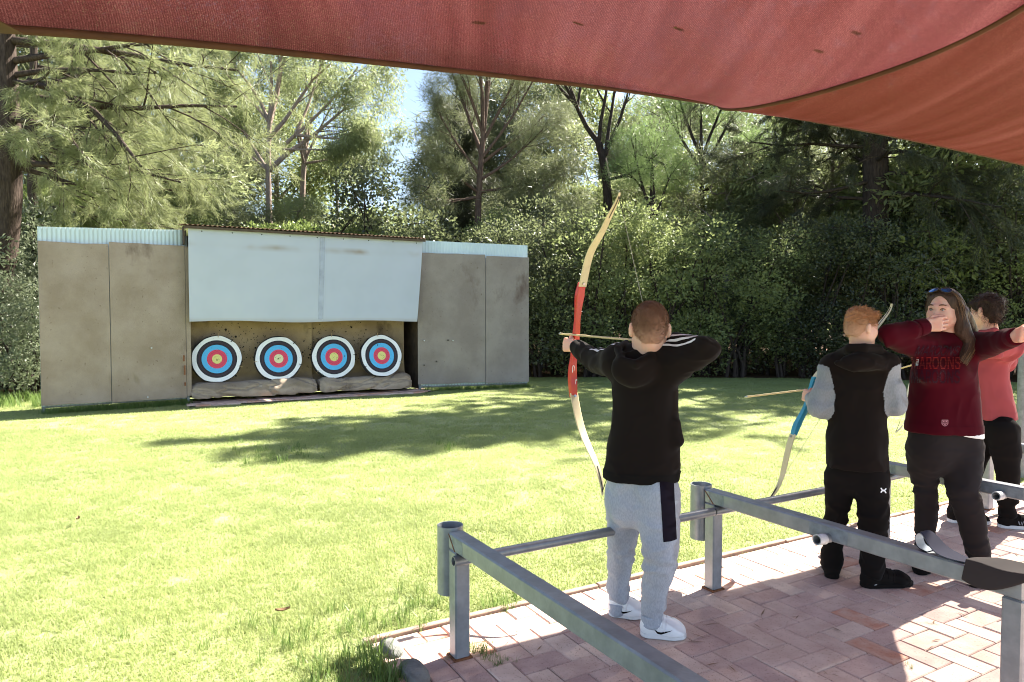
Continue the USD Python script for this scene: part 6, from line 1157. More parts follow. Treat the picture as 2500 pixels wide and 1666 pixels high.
align(J); make_skin(o, J, R, s, 'skin_fair', [((J['wrL'], unit(np.array([-.20, .93, .15])), np.array([.85, .3, -.2]), unit(np.array([.25, .1, .95])), (1.2, 1.5, .9)), dict(sc=.86, thumb=((.6, -.2), (1.0, 0)))), ((J['wrR'], unit(np.array([-.6, .5, .1])), np.array([0, -.4, -1.0]), np.array([-.3, .8, .2]), (.7, .9, .6)), dict(sc=.86))], [.040, .035, .027], [.054, .040, .026], rn=.046)
eyes(o, J, R, s, (1,))
H = lambda a, b, c: J['head'] + (R[0] * a + R[1] * b + R[2] * c) * s
def skull(dr, h=.005):
    S = SDF(J['head'] - .19, J['head'] + .19, h); S.ell(H(0, -.008, .027), np.array([.073 + dr, .093 + dr, .087 + dr]) * s, np.array(R), .01); S.cap(H(0, -.050, -.03), H(0, -.04, -.060), .047 * s, .038 * s, .03); return S
S = skull(.003); S.cut(H(0, -.03, -.066), -R[2] - R[1] * .3); S.cut(H(0, .048, .03), R[1] - R[2] * .5); S.cut(H(0, .02, -.01), R[1] * .8 - R[2] * .6) if False else None
fademat('hair_clipped', (.36, .195, .105), (.25, .13, .07), (.50, .31, .22), float(J['head'][2] - .065), float(J['head'][2] + .03))
fade = relax(S.mesh(), 1); obj('hair_sides', fade, 'hair_clipped', o, smooth=True)
S = SDF(J['head'] - .19, J['head'] + .19, .005); S.ell(H(0, -.008, .040), np.array([.0745, .0960, .088]) * s, np.array(R), .01); S.cut(H(0, -.01, .010), -R[2]); S.cut(H(0, .076, .07), R[1]); S.cap(H(-.03, .070, .085), H(.035, .078, .080), .020 * s, .018 * s, .02); S.cap(H(-.02, -.055, .095), H(.03, -.05, .098), .018, .016, .02)
topm = folds(relax(S.mesh(), 1), .005, 24, 4); obj('hair', topm, 'hair_ginger', o, smooth=True)
rt, nn = sprout(topm, 2600, 8); hair_strands(o, 'hair_strands', rt, unit(nn * .35 + R[1] * .6 - R[2] * .15), .022, 'hair_ginger', .0015, 9, .35, -.3)
rt, nn = sprout(fade, 3000, 10); hair_strands(o, 'hair_stubble', rt, unit(nn * .6 - Z3 * .5), .007, 'hair_clipped', .0011, 11, .3, -.2, 3)
lat = unit(np.array([.90, -.43, 0]))
pts = [J[k] for k in ('shL', 'elL', 'wrL', 'shR', 'elR', 'wrR', 'neck', 'hipL', 'hipR')]; lo, hi = bounds(pts, .19); S = SDF(lo, hi, .0065)
rows(S, [(2040, 2160, 893, 3.83, .075), (2020, 2176, 935, 3.83, .105), (2024, 2168, 1000, 3.82, .118), (2012, 2172, 1070, 3.82, .128), (2006, 2175, 1105, 3.82, .128), (2012, 2170, 1140, 3.82, .120), (2016, 2166, 1165, 3.82, .11)], lat)
S.cap(J['neck'] - Z3 * .03, J['shL'], .06, .062, .06); S.cap(J['neck'] - Z3 * .03, J['shR'], .06, .062, .06)
S.chain([J['shL'], J['elL'] + (J['elL'] - J['shL']) * .0, J['wrL'] * .85 + J['elL'] * .15], [.070, .066, .040], .045); S.chain([J['shR'], J['elR'], J['wrR']], [.068, .062, .046], .045)
S.ell(at(2108, 884, 3.705), np.array([.118, .050, .050]), None, .03); S.chain([at(2052, 862, 3.86), at(2075, 852, 3.75), at(2110, 850, 3.71), at(2145, 852, 3.74), at(2162, 866, 3.80)], [.022, .024, .024, .024, .022], .02)
S.chain([at(2045, 886, 3.72), at(2085, 900, 3.68), at(2130, 888, 3.66), at(2172, 905, 3.70)], [.012, .014, .014, .012], .02)
S.cut(at(2080, 1143, 3.8), -Z3 - R[0] * 0); S.cap(J['neck'] + Z3 * .025, J['neck'] + Z3 * .2, .056, .07, .012, 's')
hood = relax(S.mesh(), 2)
def w3(v): return .5 + 1.2 * np.exp(-(np.linalg.norm(v - J['elL'], axis=1) / .12) ** 2) + 1.2 * np.exp(-(np.linalg.norm(v - J['elR'], axis=1) / .12) ** 2) + .6 * np.exp(-((v[:, 2] - at(2080, 1110, 3.8)[2]) / .10) ** 2)
hood = relax(folds(hood, .0115, 7, 51, (1, 1, .8), w3), 1)
fc = hood[0][hood[1]].mean(1)
def arm_side(A, B, C, q):
    ax = unit(B - A); up_ = ((q - A) @ ax > .050) & (np.linalg.norm(np.cross(q - A, ax), axis=1) < .098) & ((q - A) @ ax < np.linalg.norm(B - A) + .10); fo = unit(C - B); return up_ | (((q - B) @ fo > -.06) & (np.linalg.norm(np.cross(q - B, fo), axis=1) < .080))
latv = unit(np.array([lat[0], lat[1], 0])); mid = at(2093, 980, 3.82); side = (fc - mid) @ latv
def arm_d(A, B, C, q):
    def seg(P, Q): t = np.clip(((q - P) @ (Q - P)) / ((Q - P) @ (Q - P)), 0, 1); return np.linalg.norm(q - P - t[:, None] * (Q - P), axis=1)
    return np.minimum(seg(A + (B - A) * .18, B), seg(B, C))
slv = ((arm_d(J['shL'], J['elL'], J['wrL'], fc) < .083) & (side < -.088 - .25 * (fc[:, 2] - J['elL'][2]))) | ((arm_d(J['shR'], J['elR'], J['wrR'], fc) < .083) & (side > .105 + .25 * (fc[:, 2] - J['elR'][2])))
def sub(m, k): f = m[1][k]; u, inv = np.unique(f, return_inverse=True); return m[0][u], inv.reshape(-1, 3)
obj('hoodie', sub(hood, ~slv), 'black_fleece', o, smooth=True); obj('sleeves', sub(hood, slv), 'sleeve_grey', o, smooth=True)
c = J['wrL'] * .88 + J['elL'] * .12; d = unit(J['wrL'] - J['elL']); obj('cuff', tube([c - d * .03, c - d * .02, c + d * .022, c + d * .028], [.038, .041, .038, .034], 20), 'sleeve_grey', o, smooth=True)
lo, hi = bounds([J[k] for k in ('hipL', 'hipR', 'knL', 'knR', 'anL', 'anR')], .15); S = SDF(lo, hi, .0065)
rows(S, [(2022, 2166, 1130, 3.82, .10), (2020, 2168, 1165, 3.82, .105)], lat, .06)
S.chain([J['hipL'] - Z3 * .02, at(2045, 1210, 3.87), J['knL'], at(2033, 1330, 3.87), J['anL'] - Z3 * .015], [.076, .072, .062, .058, .056], .03); S.chain([J['hipR'] - Z3 * .02, at(2131, 1210, 3.755), J['knR'], at(2131, 1330, 3.73), J['anR'] - Z3 * .010], [.088, .080, .074, .070, .060], .03)
pants = relax(S.mesh(), 2)
def w4(v): return .5 + 1.0 * np.exp(-((v[:, 2] - J['knR'][2]) / .12) ** 2) + 1.3 * np.exp(-((v[:, 2] - J['anR'][2] - .03) / .08) ** 2)
pants = relax(folds(pants, .0075, 7.5, 61, (1, 1, 1.5), w4), 1); obj('trousers', pants, 'black_cloth', o, smooth=True)
ar = lambda sg: LineString([(-.011, .010 * sg), (-.006, .002 * sg), (0, -.0015 * sg), (.006, .002 * sg), (.011, .010 * sg)]).buffer(.0028)
obj('logo', drape(pants, flat_poly(unary_union([ar(1), ar(-1)]).buffer(.0004), .002), at(2157, 1198, 3.7), unit(np.array([.9, -.44, 0])), Z3, unit(ray(2157, 1198)), .002, .3), 'white_stripe', o)
shoe(o, J['heelL'], J['toeL'], 'shoe', 'dark_shoe', 'dark_shoe', high=.08); shoe(o, J['heelR'], J['toeR'], 'shoe', 'dark_shoe', 'dark_shoe', w=.05, high=.08)
c = at(2128, 1405, 3.715); obj('sock', tube([c - Z3 * .05, c + Z3 * .02], [.034, .038], 16), 'white_cloth', o, smooth=True)
# blue bow, canted, string towards the boy
pn2 = unit(np.array([-.2, .98, 0.0]))
b2, _ = bow('recurve_bow', 'blue riser recurve bow held slanting downwards by the ginger haired boy', g2, pn2, [(1986, 930), (2010, 898), (2050, 866), (2095, 838), (2135, 806), (2158, 778), (2172, 758), (2177, 742)], [(1936, 1060), (1925, 1095), (1916, 1135), (1907, 1170), (1893, 1200), (1872, 1226)],
   [(1990, 922), (1983, 945), (1977, 968), (1970, 990), (1958, 1015), (1946, 1038), (1938, 1062)], [.036, .030, .030, .030, .036, .044, .036], [.026, .028, .032, .028, .026, .030, .024], .054, 'riser_blue', 'limb_cream', None)
fz = unit(np.array([0, 0, CAM_Z]) - g2); ax_ = unit(at(1970, 990, 4.12) - at(1946, 1038, 4.12))
for k in range(5): obj('lettering', box(onplane(1951 + k * 3.4, 1040 - k * 6.0, g2, pn2) + fz * .019, ax_ * .0034, np.cross(ax_, fz) * (.0045 if k != 2 else .008), fz * .0004), 'white_stripe', b2)
arrow('wooden arrow held level on the blue bow, pointing left over the lawn', at(1817, 970, 4.42), at(2050, 942, 4.08))
# ------------------------------------------------------------------ dark haired boy in the pink hoodie
o = thing('person', 'dark haired boy facing the range in a pinkish red hoodie and black trousers, farthest right', 'person', gp(2400, 1288)); s = .95
R = head_frame((-.36, .933), -.02, .0)
J = dict(head=at(2408, 760, 4.80), neck=at(2412, 815, 4.82), shL=at(2366, 848, 4.95), elL=at(2318, 868, 5.12), wrL=at(2268, 868, 5.28), shR=at(2458, 848, 4.72), elR=at(2452, 885, 4.96), wrR=at(2404, 850, 5.03), hipL=at(2392, 1045, 4.90), hipR=at(2450, 1045, 4.74),
         knL=at(2368, 1160, 4.86), knR=at(2460, 1150, 4.74), anL=at(2336, 1246, 4.90), anR=at(2460, 1248, 4.77), heelL=gp(2318, 1276), toeL=gp(2318, 1276) + np.array([.26, -.06, 0]), heelR=gp(2440, 1286), toeR=gp(2440, 1286) + np.array([.26, -.05, 0]))
align(J); make_skin(o, J, R, s, 'skin_fair', [((J['wrL'], unit(J['wrL'] - J['elL']), np.array([.8, .5, 0]), Z3, (1.2, 1.5, .9)), dict(sc=.95)), ((J['wrR'], unit(np.array([-.8, .2, .1])), aim, Z3, (.5, 1.5, 1.2)), dict(sc=.95))], [.05, .042, .032], [.07, .046, .030])
H = lambda a, b, c: J['head'] + (R[0] * a + R[1] * b + R[2] * c) * s
S = SDF(J['head'] - .22, J['head'] + .22, .0058); S.ell(H(0, -.014, .034), np.array([.086, .104, .098]) * s, np.array(R), .02); S.cap(H(0, -.060, -.03), H(0, -.050, -.072), .050 * s, .040 * s, .03)
S.ell(H(0, .115, -.035), np.array([.09, .075, .095]) * s, np.array(R), .015, 's')
for q in (-1, 1): S.ell(H(q * .095, .0, -.022), np.array([.03, .026, .040]) * s, np.array(R), .012, 's'); S.cap(H(q * .03, .085, .062), H(q * .05, .072, .050), .016, .012, .02)
S.cut(H(0, -.04, -.088), -R[2]); hm = folds(relax(S.mesh(), 1), .009, 17, 14, (1, 1, .6)); obj('hair', hm, 'hair_dark', o, smooth=True)
rt, nn = sprout(hm, 1600, 15); hair_strands(o, 'hair_strands', rt, unit(nn * .55 - Z3 * .45 + R[1] * .1), .035, 'hair_dark', .0017, 16, .4, -.5)
lat = unit(np.array([.88, -.47, 0])); pts = [J[k] for k in ('shL', 'elL', 'wrL', 'shR', 'elR', 'wrR', 'neck', 'hipL', 'hipR')]; lo, hi = bounds(pts, .21); S = SDF(lo, hi, .0075)
rows(S, [(2370, 2455, 850, 4.84, .085), (2358, 2470, 885, 4.84, .115), (2358, 2470, 930, 4.84, .13), (2360, 2478, 985, 4.84, .14), (2364, 2484, 1015, 4.84, .138), (2366, 2482, 1040, 4.84, .13)], lat)
S.cap(J['neck'] - Z3 * .03, J['shL'], .07, .075, .06); S.cap(J['neck'] - Z3 * .03, J['shR'], .07, .075, .06); S.chain([J['shL'], J['elL'], J['wrL']], [.08, .066, .044], .05); S.chain([J['shR'], J['elR'], J['wrR']], [.08, .07, .05], .05)
S.ell(at(2425, 845, 4.66), np.array([.125, .06, .075]), None, .03); S.chain([at(2378, 832, 4.86), at(2395, 815, 4.74), at(2428, 808, 4.66), at(2455, 825, 4.68), at(2470, 850, 4.72)], [.026, .028, .026, .024, .02], .02); S.chain([at(2385, 842, 4.72), at(2410, 850, 4.62), at(2440, 868, 4.60)], [.016, .018, .014], .02)
S.cut(at(2425, 1024, 4.8), -Z3); S.cap(J['neck'] + Z3 * .03, J['neck'] + R[2] * .15, .06, .07, .012, 's'); hood = relax(S.mesh(), 2)
def w7(v): return .7 + .8 * np.exp(-((v[:, 2] - at(2425, 860, 4.7)[2]) / .10) ** 2)
hood = relax(folds(hood, .0150, 6.0, 101, (1.4, 1.4, .5), w7), 1); obj('hoodie', hood, 'pink_fleece', o, smooth=True); obj('waistband', slab(hood, [(at(2425, 1005, 4.8), Z3)], .003), 'pink_fleece', o, smooth=True)
lo, hi = bounds([J[k] for k in ('hipL', 'hipR', 'knL', 'knR', 'anL', 'anR')], .17); S = SDF(lo, hi, .0075); rows(S, [(2368, 2480, 1020, 4.84, .115), (2366, 2482, 1050, 4.84, .12)], lat, .06)
S.chain([J['hipL'] - Z3 * .02, at(2382, 1100, 4.9), J['knL'], at(2350, 1215, 4.89), J['anL'] - Z3 * .02], [.10, .092, .070, .066, .06], .03); S.chain([J['hipR'] - Z3 * .02, at(2456, 1100, 4.74), J['knR'], at(2461, 1215, 4.76), J['anR'] - Z3 * .005], [.10, .092, .072, .066, .058], .03)
pants = relax(folds(relax(S.mesh(), 2), .008, 7, 111, (1, 1, 1.4), lambda v: .5 + 1.6 * np.exp(-((v[:, 2] - J['anR'][2] - .04) / .09) ** 2)), 1); obj('trousers', pants, 'black_cloth', o, smooth=True)
for hk, tk in (('heelL', 'toeL'), ('heelR', 'toeR')):
    up = shoe(o, J[hk], J[tk], 'shoe', 'dark_shoe', 'white_rubber', high=.08); d = unit(J[tk] - J[hk]); sd = np.array([d[1], -d[0], 0])
    for k in range(3): obj('stripe', drape(up, flat_poly(Polygon([(-.006 + k * .016, -.012), (.001 + k * .016, -.012), (-.008 + k * .016, .014), (-.015 + k * .016, .014)]), .003), J[hk] + d * .115 + Z3 * .045, d, Z3, -sd, .0015, .12), 'sleeve_grey', o)
c = at(2459, 1262, 4.775); obj('sock', tube([c - Z3 * .04, c + Z3 * .03], [.038, .042], 16), 'sole_grey', o, smooth=True)
# his bow, mostly hidden behind the woman
g3 = at(2236, 905, 5.35); pn3 = unit(np.array([.55, .83, 0]))
b3, _ = bow('recurve_bow', 'pale recurve bow mostly hidden behind the woman, held by the boy in the pink hoodie', g3, pn3, [(2252, 845), (2266, 812), (2290, 780), (2312, 750), (2324, 728), (2326, 712)], [(2219, 962), (2216, 985), (2212, 1010), (2207, 1032), (2196, 1048), (2184, 1058)], [(2254, 838), (2248, 862), (2240, 890), (2232, 915), (2224, 940), (2218, 966)], [.036, .030, .030, .030, .040, .036], [.026, .028, .032, .028, .03, .024], .042, 'limb_white', 'limb_white', None)
arrow('wooden arrow on the half hidden pale bow, its tip showing beside the grey sleeve', at(2188, 903, 5.75), at(2330, 862, 5.05))

# ------------------------------------------------------------------ armguards left on the second rail
mat('neoprene_grey', (.40, .46, .52), rough=.75, var=.15, scale=10); mat('neoprene_dark', (.035, .025, .022), rough=.85, var=.2); mat('velcro', (.03, .03, .05), rough=.95)
def on_beam(sv, w, z): return posts[1] - N * sv + T * w + Z3 * (HZ + z)
o = thing('arm_guard', 'pale grey armguard lying curled on the middle of the second rail beam', 'armguard', on_beam(1.17, 0, .0))
prof = spline(np.array([(1.435, .004, 0), (1.36, .006, 0), (1.28, .012, 0), (1.20, .032, 0), (1.13, .070, 0), (1.075, .082, 0), (1.045, .062, 0), (1.055, .028, 0), (1.09, .012, 0), (1.14, .006, 0)]), 60)
prof[:, 0] = 1.09 + (prof[:, 0] - 1.045) * .47; prof[:, 1] *= .85
def gfn(u, v): x = np.interp(u, np.linspace(0, 1, 60), prof[:, 0]); z = np.interp(u, np.linspace(0, 1, 60), prof[:, 1]); w = (v - .5) * (.055 + .045 * np.sin(np.clip(u * 1.4, 0, 1) * np.pi)); return posts[1] - N * x[..., None] + T * (w + .004)[..., None] + Z3 * (HZ + z)[..., None]
gs = sheet(gfn, np.linspace(0, 1, 80), np.linspace(0, 1, 8)); nn = vnormals(gs); sgn = 1 if (nn @ Z3).mean() > 0 else -1
obj('guard', gs, 'neoprene_grey', o, smooth=True); obj('lining', (gs[0] - nn * .0035 * 1.0 * (1 if True else sgn), gs[1][:, ::-1]), 'velcro', o, smooth=True)
obj('strap_end', abox(on_beam(1.272, .0, .004), (.03, .05, .004), .001), 'white_paint', o)
o = thing('arm_guard', 'large dark brown armguard draped over the near end of the second rail beam', 'armguard', on_beam(1.42, 0, 0))
def dfn(u, v):
    x = 1.285 + .30 * u + 0 * v; w = .05 - .19 * v * (.45 + .55 * np.sin(np.pi * np.clip(.18 + u * .75, 0, 1))) - .01 + .11 * u; over = np.maximum(-w - .036, 0); z = .012 + .01 * np.sin(np.pi * u) - over * .92 + .006 * np.sin(u * 7 + v * 3); return posts[1] - N * x[..., None] + T * np.maximum(w, -.036 - over * .4)[..., None] + Z3 * (HZ + z)[..., None]
obj('guard', thick(sheet(dfn, np.linspace(0, 1, 40), np.linspace(0, 1, 30)), Z3 * .006), 'neoprene_dark', o, smooth=50)
# ------------------------------------------------------------------ the woman miming a draw
o = thing('person', 'woman with long brown hair in a maroon hoodie, one fist held at her mouth', 'person', gp(2325, 1395)); s = .99; WM = o
R = head_frame((-.845, -.535), .02, .03)
J = dict(head=at(2306, 759, 3.95), neck=at(2315, 822, 3.985), shR=at(2250, 846, 3.93), elR=at(2172, 822, 3.80), wrR=at(2258, 797, 3.815), shL=at(2378, 848, 4.02), elL=at(2437, 838, 3.74), wrL=at(2480, 822, 3.51), hipR=at(2254, 1085, 4.02), hipL=at(2352, 1085, 3.97),
         knR=at(2259, 1195, 4.02), knL=at(2350, 1200, 3.88), anR=at(2258, 1340, 4.04), anL=at(2392, 1362, 3.85), heelR=gp(2262, 1376), toeR=gp(2236, 1392), heelL=gp(2392, 1408), toeL=gp(2392, 1408) + np.array([-.16, -.19, 0]))
J['toeR'] = J['heelR'] + np.array([-.15, -.20, 0]); J['gaze'] = np.array([-.25, .25, 0.0])
fist = (.50, 1.70, 1.25)
align(J); make_skin(o, J, R, s, 'skin_woman', [((J['wrR'], unit(at(2290, 792, 3.80) - J['wrR']), unit(np.array([.5, .9, 0])), unit(np.array([.1, 0, 1.0])), fist), dict(sc=.95, thumb=((.15, .2), (.1, .2)))),
                                     ((J['wrL'], unit(J['wrL'] - J['elL']), np.array([.8, .5, -.2]), np.array([.2, .2, 1.0]), (1.1, 1.4, .9)), dict(sc=.95))], [.050, .042, .031], [.070, .048, .030], h=.0042)
eyes(o, J, R, s)
H = lambda a, b, c: J['head'] + (R[0] * a + R[1] * b + R[2] * c) * s
for q in (-1, 1):
    p = spline([H(q * .013, .0935, .026), H(q * .030, .0925, .0315), H(q * .048, .078, .026)], 8); obj('eyebrow', tube(p, [.0022, .0032, .0038, .0038, .0034, .0028, .002, .001], 6), 'brow', o, smooth=True)
    p = spline([H(q * .018, .0855, .003), H(q * .031, .0895, .0098), H(q * .045, .079, .004)], 8); obj('eyelid', tube(p, .0023, 6), 'brow', o, smooth=True)
# hair: cap, side curtain, long lock over the shoulder
S = SDF(J['head'] - np.array([.22, .26, .46]), J['head'] + np.array([.30, .26, .20]), .0058)
S.ell(H(0, -.012, .034), np.array([.080, .101, .098]) * s, np.array(R), .015)
S.ell(H(0, .112, -.012), np.array([.068, .078, .112]) * s, np.array(R), .015, 's')
for q in (-1, 1): S.chain([H(q * .062, .030, .075), H(q * .080, .010, .020), H(q * .084, -.008, -.05), H(q * .080, -.025, -.12)], [.015, .014, .015, .022], .02)
S.chain([H(0, -.085, .03), H(0, -.085, -.06), H(.02, -.09, -.16)], [.045, .05, .055], .05)
lock = [H(-.080, -.010, -.02), H(-.092, -.03, -.09), at(2366, 838, 3.905), at(2350, 880, 3.875), at(2336, 912, 3.868)]
S.chain(lock, [.024, .034, .036, .026, .010], .03); S.chain([H(-.075, -.05, .0), at(2368, 800, 4.01), at(2384, 832, 4.02)], [.030, .036, .02], .03)
hairm = folds(relax(S.mesh(), 1), .004, 30, 71, (1, 1, .12)); obj('hair', hairm, 'hair_long', o, smooth=True)
rgh = np.random.default_rng(12)
def strands(path, n, rad, mat_, w, name, seed, f0=0.0, f1=1.0):
    rg = np.random.default_rng(seed); P = spline(path, 14); i0, i1 = int(f0 * 13), int(f1 * 13); seg = i1 - i0 + 1; off = rg.normal(0, 1, (n, 3)); off = unit(off) * np.sqrt(rg.uniform(.25, 1, (n, 1))); rr = np.interp(np.linspace(0, 1, 14), np.linspace(0, 1, len(rad)), rad)
    C = P[None] + off[:, None] * rr[None, :, None] * 1.03 + np.cumsum(rg.normal(0, .0012, (n, 14, 3)), 1); C = C[:, i0:i1 + 1]
    c = UsdGeom.BasisCurves.Define(stage, numbered(str(o.GetPath()) + '/' + name)); c.CreateTypeAttr('linear'); c.CreatePointsAttr(Vt.Vec3fArray.FromNumpy((C.reshape(-1, 3) - p_loc[str(o.GetPath())]).astype(np.float32))); c.CreateCurveVertexCountsAttr([seg] * n); c.CreateWidthsAttr(Vt.FloatArray.FromNumpy(np.tile(np.linspace(w, w * .5, seg), n).astype(np.float32))); c.SetWidthsInterpolation('vertex'); UsdShade.MaterialBindingAPI.Apply(c.GetPrim()).Bind(M(mat_))
strands([H(-.02, .06, .118), H(-.062, .030, .078), H(-.083, .005, .01)] + lock[1:], 420, [.012, .020, .022, .030, .034, .026, .012], 'hair_long', .0016, 'hair_strands', 1)
strands([H(-.02, .05, .118), H(-.070, .020, .07), H(-.086, .0, .0)] + lock[1:], 70, [.012, .022, .024, .032, .036, .028, .014], 'hair_blond', .0013, 'hair_strands', 7)
strands([H(.02, .05, .118), H(.066, .028, .075), H(.083, .005, .01), H(.086, -.015, -.07)], 160, [.012, .016, .016, .018], 'hair_long', .0015, 'hair_strands', 8)
strands(lock, 160, [.024, .034, .036, .028, .016], 'hair_blond', .0014, 'hair_tips', 2, .55, 1.0)
strands([H(-.075, -.05, .0), at(2368, 800, 4.01), at(2386, 828, 3.99), at(2404, 838, 3.96)], 90, [.03, .036, .02, .012], 'hair_blond', .0013, 'hair_tips', 3, .5, 1.0)
# hoodie
lat = unit(np.array([.90, -.30, 0])); lat = unit(np.array([.93, -.36, 0])) * 1.0; lat = unit(np.array([.955, .10, 0]))
pts = [J[k] for k in ('shL', 'elL', 'wrL', 'shR', 'elR', 'wrR', 'neck', 'hipL', 'hipR')]; lo, hi = bounds(pts, .21); S = SDF(lo, hi, .0068)
rows(S, [(2258, 2370, 852, 3.99, .076), (2238, 2378, 890, 3.98, .104), (2230, 2378, 935, 3.97, .118), (2227, 2382, 985, 3.98, .120), (2222, 2387, 1030, 3.98, .124), (2222, 2388, 1058, 3.98, .120), (2226, 2384, 1080, 3.98, .112)], lat)
for q in (-.080, .070): S.ell(at(2300, 907, 3.88) + lat * q, np.array([.078, .064, .070]), None, .05)
S.cap(J['neck'] - Z3 * .03, J['shL'], .066, .07, .06); S.cap(J['neck'] - Z3 * .03, J['shR'], .066, .07, .06)
S.chain([J['shL'], J['elL'], J['wrL'] * .93 + J['elL'] * .07], [.080, .062, .046], .045); S.chain([J['shR'], J['elR'], J['wrR'] * .92 + J['elR'] * .08], [.080, .062, .044], .045)
S.chain([at(2268, 838, 3.90), at(2285, 852, 3.87), at(2312, 858, 3.87), at(2345, 842, 3.93), at(2360, 822, 4.02)], [.020, .022, .022, .024, .028], .02); S.ell(at(2330, 850, 4.14), np.array([.13, .07, .09]), None, .04)
S.cap(J['neck'] + Z3 * .015, J['neck'] + R[2] * .15, .058, .07, .012, 's')
cz = at(2210, 1043, 3.95); S.cut(at(2300, 1060, 3.9), -Z3 - np.array([.03, 0, 0]))
hood = relax(S.mesh(), 2)
def w5(v): return .5 + 1.0 * np.exp(-(np.linalg.norm(v - J['elL'], axis=1) / .15) ** 2) + 1.1 * np.exp(-(np.linalg.norm(v - J['elR'], axis=1) / .13) ** 2) + .7 * np.exp(-(np.linalg.norm(v - J['shL'], axis=1) / .13) ** 2)
hood = relax(folds(hood, .0135, 6.5, 81, (1, 1, .85), w5), 1); obj('hoodie', hood, 'maroon_fleece', o, smooth=True)
wb = slab(hood, [(at(2300, 1038, 3.9), Z3 + np.array([.03, 0, 0]))], .003); obj('waistband', wb, 'maroon_fleece', o, smooth=True)
for w_, e_ in (('wrL', 'elL'), ('wrR', 'elR')):
    c = J[w_] * .93 + J[e_] * .07; d = unit(J[w_] - J[e_]); obj('cuff', tube([c - d * .035, c - d * .026, c + d * .016, c + d * .024], [.046, .050, .046, .041], 20), 'maroon_fleece', o, smooth=True)
# pouch pocket edges, draw cords
S.F[:] = .5
fwd = unit(np.array([-.50, -.87, 0.0])); tu = unit(np.array([.87, -.50, 0])) ; tu = unit(np.array([.955, -.05, 0]))
def text_rows(line, height, px, py, mt, bands, shear, wide):
    v, f = tri_text(line, height); v = v - np.array([(v[:, 0].max() + v[:, 0].min()) / 2, height / 2, 0]); v[:, 0] *= wide / (v[:, 0].max() - v[:, 0].min()); v[:, 0] += v[:, 1] * shear
    parts = []
    for k in range(bands):
        y0 = -height / 2 + height * k / bands; y1 = y0 + height / bands * .68
        a, b, _ = trimesh.intersections.slice_faces_plane(v, f, np.array([0, 1.0, 0]), np.array([0, y0, 0]))
        if len(b): a, b, _ = trimesh.intersections.slice_faces_plane(a, b, np.array([0, -1.0, 0]), np.array([0, y1, 0]))
        if len(b): a, b = trimesh.remesh.subdivide_to_size(a, b, .02); parts.append((a, b))
    obj('lettering', drape(hood, cat(parts), at(px, py, 3.7), tu, Z3, unit(ray(px, py)), .0065, .5), mt, o)
text_rows('MAROONS', .056, 2290, 856, 'print_dark', 8, .35, .20); text_rows('MAROONS', .068, 2284, 886, 'print_bright', 8, .0, .235); text_rows('MAROONS', .072, 2283, 920, 'print_dark', 10, .0, .235)
dp = lambda poly, px, py, mt, nm: obj(nm, drape(hood, flat_poly(poly, .003), at(px, py, 3.7), tu, Z3, unit(ray(px, py)), .0045, .5), mt, o)
sh = Polygon([(-.015, .017), (.015, .017), (.0155, -.004), (.010, -.013), (0, -.019), (-.010, -.013), (-.0155, -.004)]); dp(sh.difference(sh.buffer(-.0028)), 2307, 1033, 'badge_pink', 'badge'); dp(unary_union([sbox(-.009, .005, -.005, .012), sbox(-.002, .005, .002, .012), sbox(.005, .005, .009, .012), sbox(-.010, -.003, .010, .001), sbox(-.003, -.012, .003, -.006)]), 2307, 1033, 'badge_pink', 'badge')
dp(Polygon([(-.0075, -.016), (.0045, -.018), (.0085, .018), (-.0045, .018)]), 2239, 886, 'white_cloth', 'tag')
# undershirt hem, jeans, shoes
lo, hi = bounds([J[k] for k in ('hipL', 'hipR', 'knL', 'knR', 'anL', 'anR')], .17); S = SDF(lo, hi, .0068)
rows(S, [(2228, 2383, 1050, 3.98, .108), (2224, 2388, 1085, 3.98, .118), (2226, 2385, 1115, 3.98, .11)], lat, .06)
S.chain([J['hipR'] - Z3 * .02, at(2254, 1140, 4.02), J['knR'], at(2262, 1240, 4.03), at(2259, 1300, 4.03), J['anR'] - Z3 * .02], [.090, .084, .065, .063, .053, .050], .025); S.chain([J['hipL'] - Z3 * .02, at(2350, 1140, 3.93), J['knL'], at(2370, 1262, 3.86), J['anL'] - Z3 * .015], [.102, .098, .078, .072, .054], .025)
jeans = relax(S.mesh(), 2)
def w6(v): return .45 + 1.0 * np.exp(-((v[:, 2] - J['knL'][2]) / .10) ** 2) + 1.3 * np.exp(-((v[:, 2] - J['anL'][2]) / .10) ** 2)
jeans = relax(folds(jeans, .0075, 8.5, 91, (1, 1, 1.6), w6), 1); obj('jeans', jeans, 'taupe_denim', o, smooth=True)
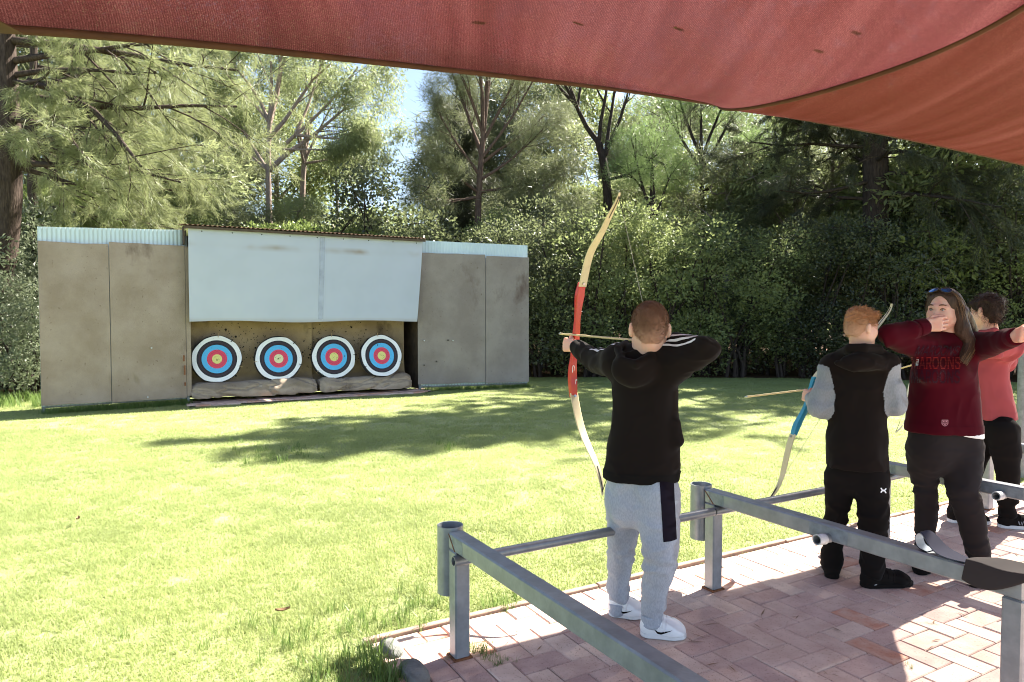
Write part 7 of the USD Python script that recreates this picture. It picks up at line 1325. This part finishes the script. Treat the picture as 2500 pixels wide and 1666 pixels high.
S = SDF(*bounds([J['hipL'], J['hipR']], .22), .007); rows(S, [(2224, 2389, 1045, 3.98, .122), (2224, 2390, 1085, 3.98, .122)], lat, .06); S.cut(at(2392, 1072, 3.9), -Z3 + np.array([-.16, 0, 0])); S.cut(at(2345, 1060, 3.9), np.array([-1.0, 0.2, 0])); obj('undershirt', relax(S.mesh(), 1), 'white_cloth', o, smooth=True)
shoe(o, J['heelR'], J['toeR'], 'shoe', 'dark_shoe', 'dark_shoe'); shoe(o, J['heelL'], J['toeL'], 'shoe', 'dark_shoe', 'dark_shoe')
# sunglasses pushed up on the hair
mat('lens_blue', (.04, .16, .42), rough=.08, var=.5, scale=14, metal=.7, spec=.8); mat('frame_dark', (.02, .018, .02), rough=.3, spec=.6)
gl = thing('sunglasses', 'sunglasses with blue mirrored lenses pushed up on the hair of the woman', 'sunglasses', H(0, .07, .12)); nz = unit(R[1] * .62 + R[2] * .80); ux = R[0]; vy = np.cross(nz, ux)
fr = []
for q in (-1, 1):
    c = H(q * .034, .066, .115); a = np.arange(20) * 2 * np.pi / 20; rim = lambda k, z: c + ux * (np.cos(a) * .027 * k)[:, None] + (vy * (np.sin(a) * .019 * k * (1 + .12 * np.cos(a) * q))[:, None]) + nz * z + (-nz * .006 * np.cos(a)[:, None] * q * np.sign(q) ** 2)
    v = np.vstack([rim(1, .0), rim(.6, .0035), (c + nz * .005)[None]]); k = np.arange(20); k2 = (k + 1) % 20; obj('lens', (v, np.vstack([np.stack([k, k2, 20 + k2], 1), np.stack([k, 20 + k2, 20 + k], 1), np.stack([20 + k, 20 + k2, np.full(20, 40)], 1)])), 'lens_blue', gl, smooth=True)
    pr = np.vstack([rim(1.04, .0), rim(1.04, .0)[:1]]); fr.append(tube(pr, .0022, 6)); obj('temple', tube(spline([H(q * .062, .055, .112), H(q * .088, .03, .085), H(q * .092, -.03, .045), H(q * .088, -.05, .03)], 10), .0025, 6), 'frame_dark', gl, smooth=True)
fr.append(tube([H(-.008, .070, .118), H(0, .073, .122), H(.008, .070, .118)], .0025, 6)); obj('frame', cat(fr), 'frame_dark', gl, smooth=True)
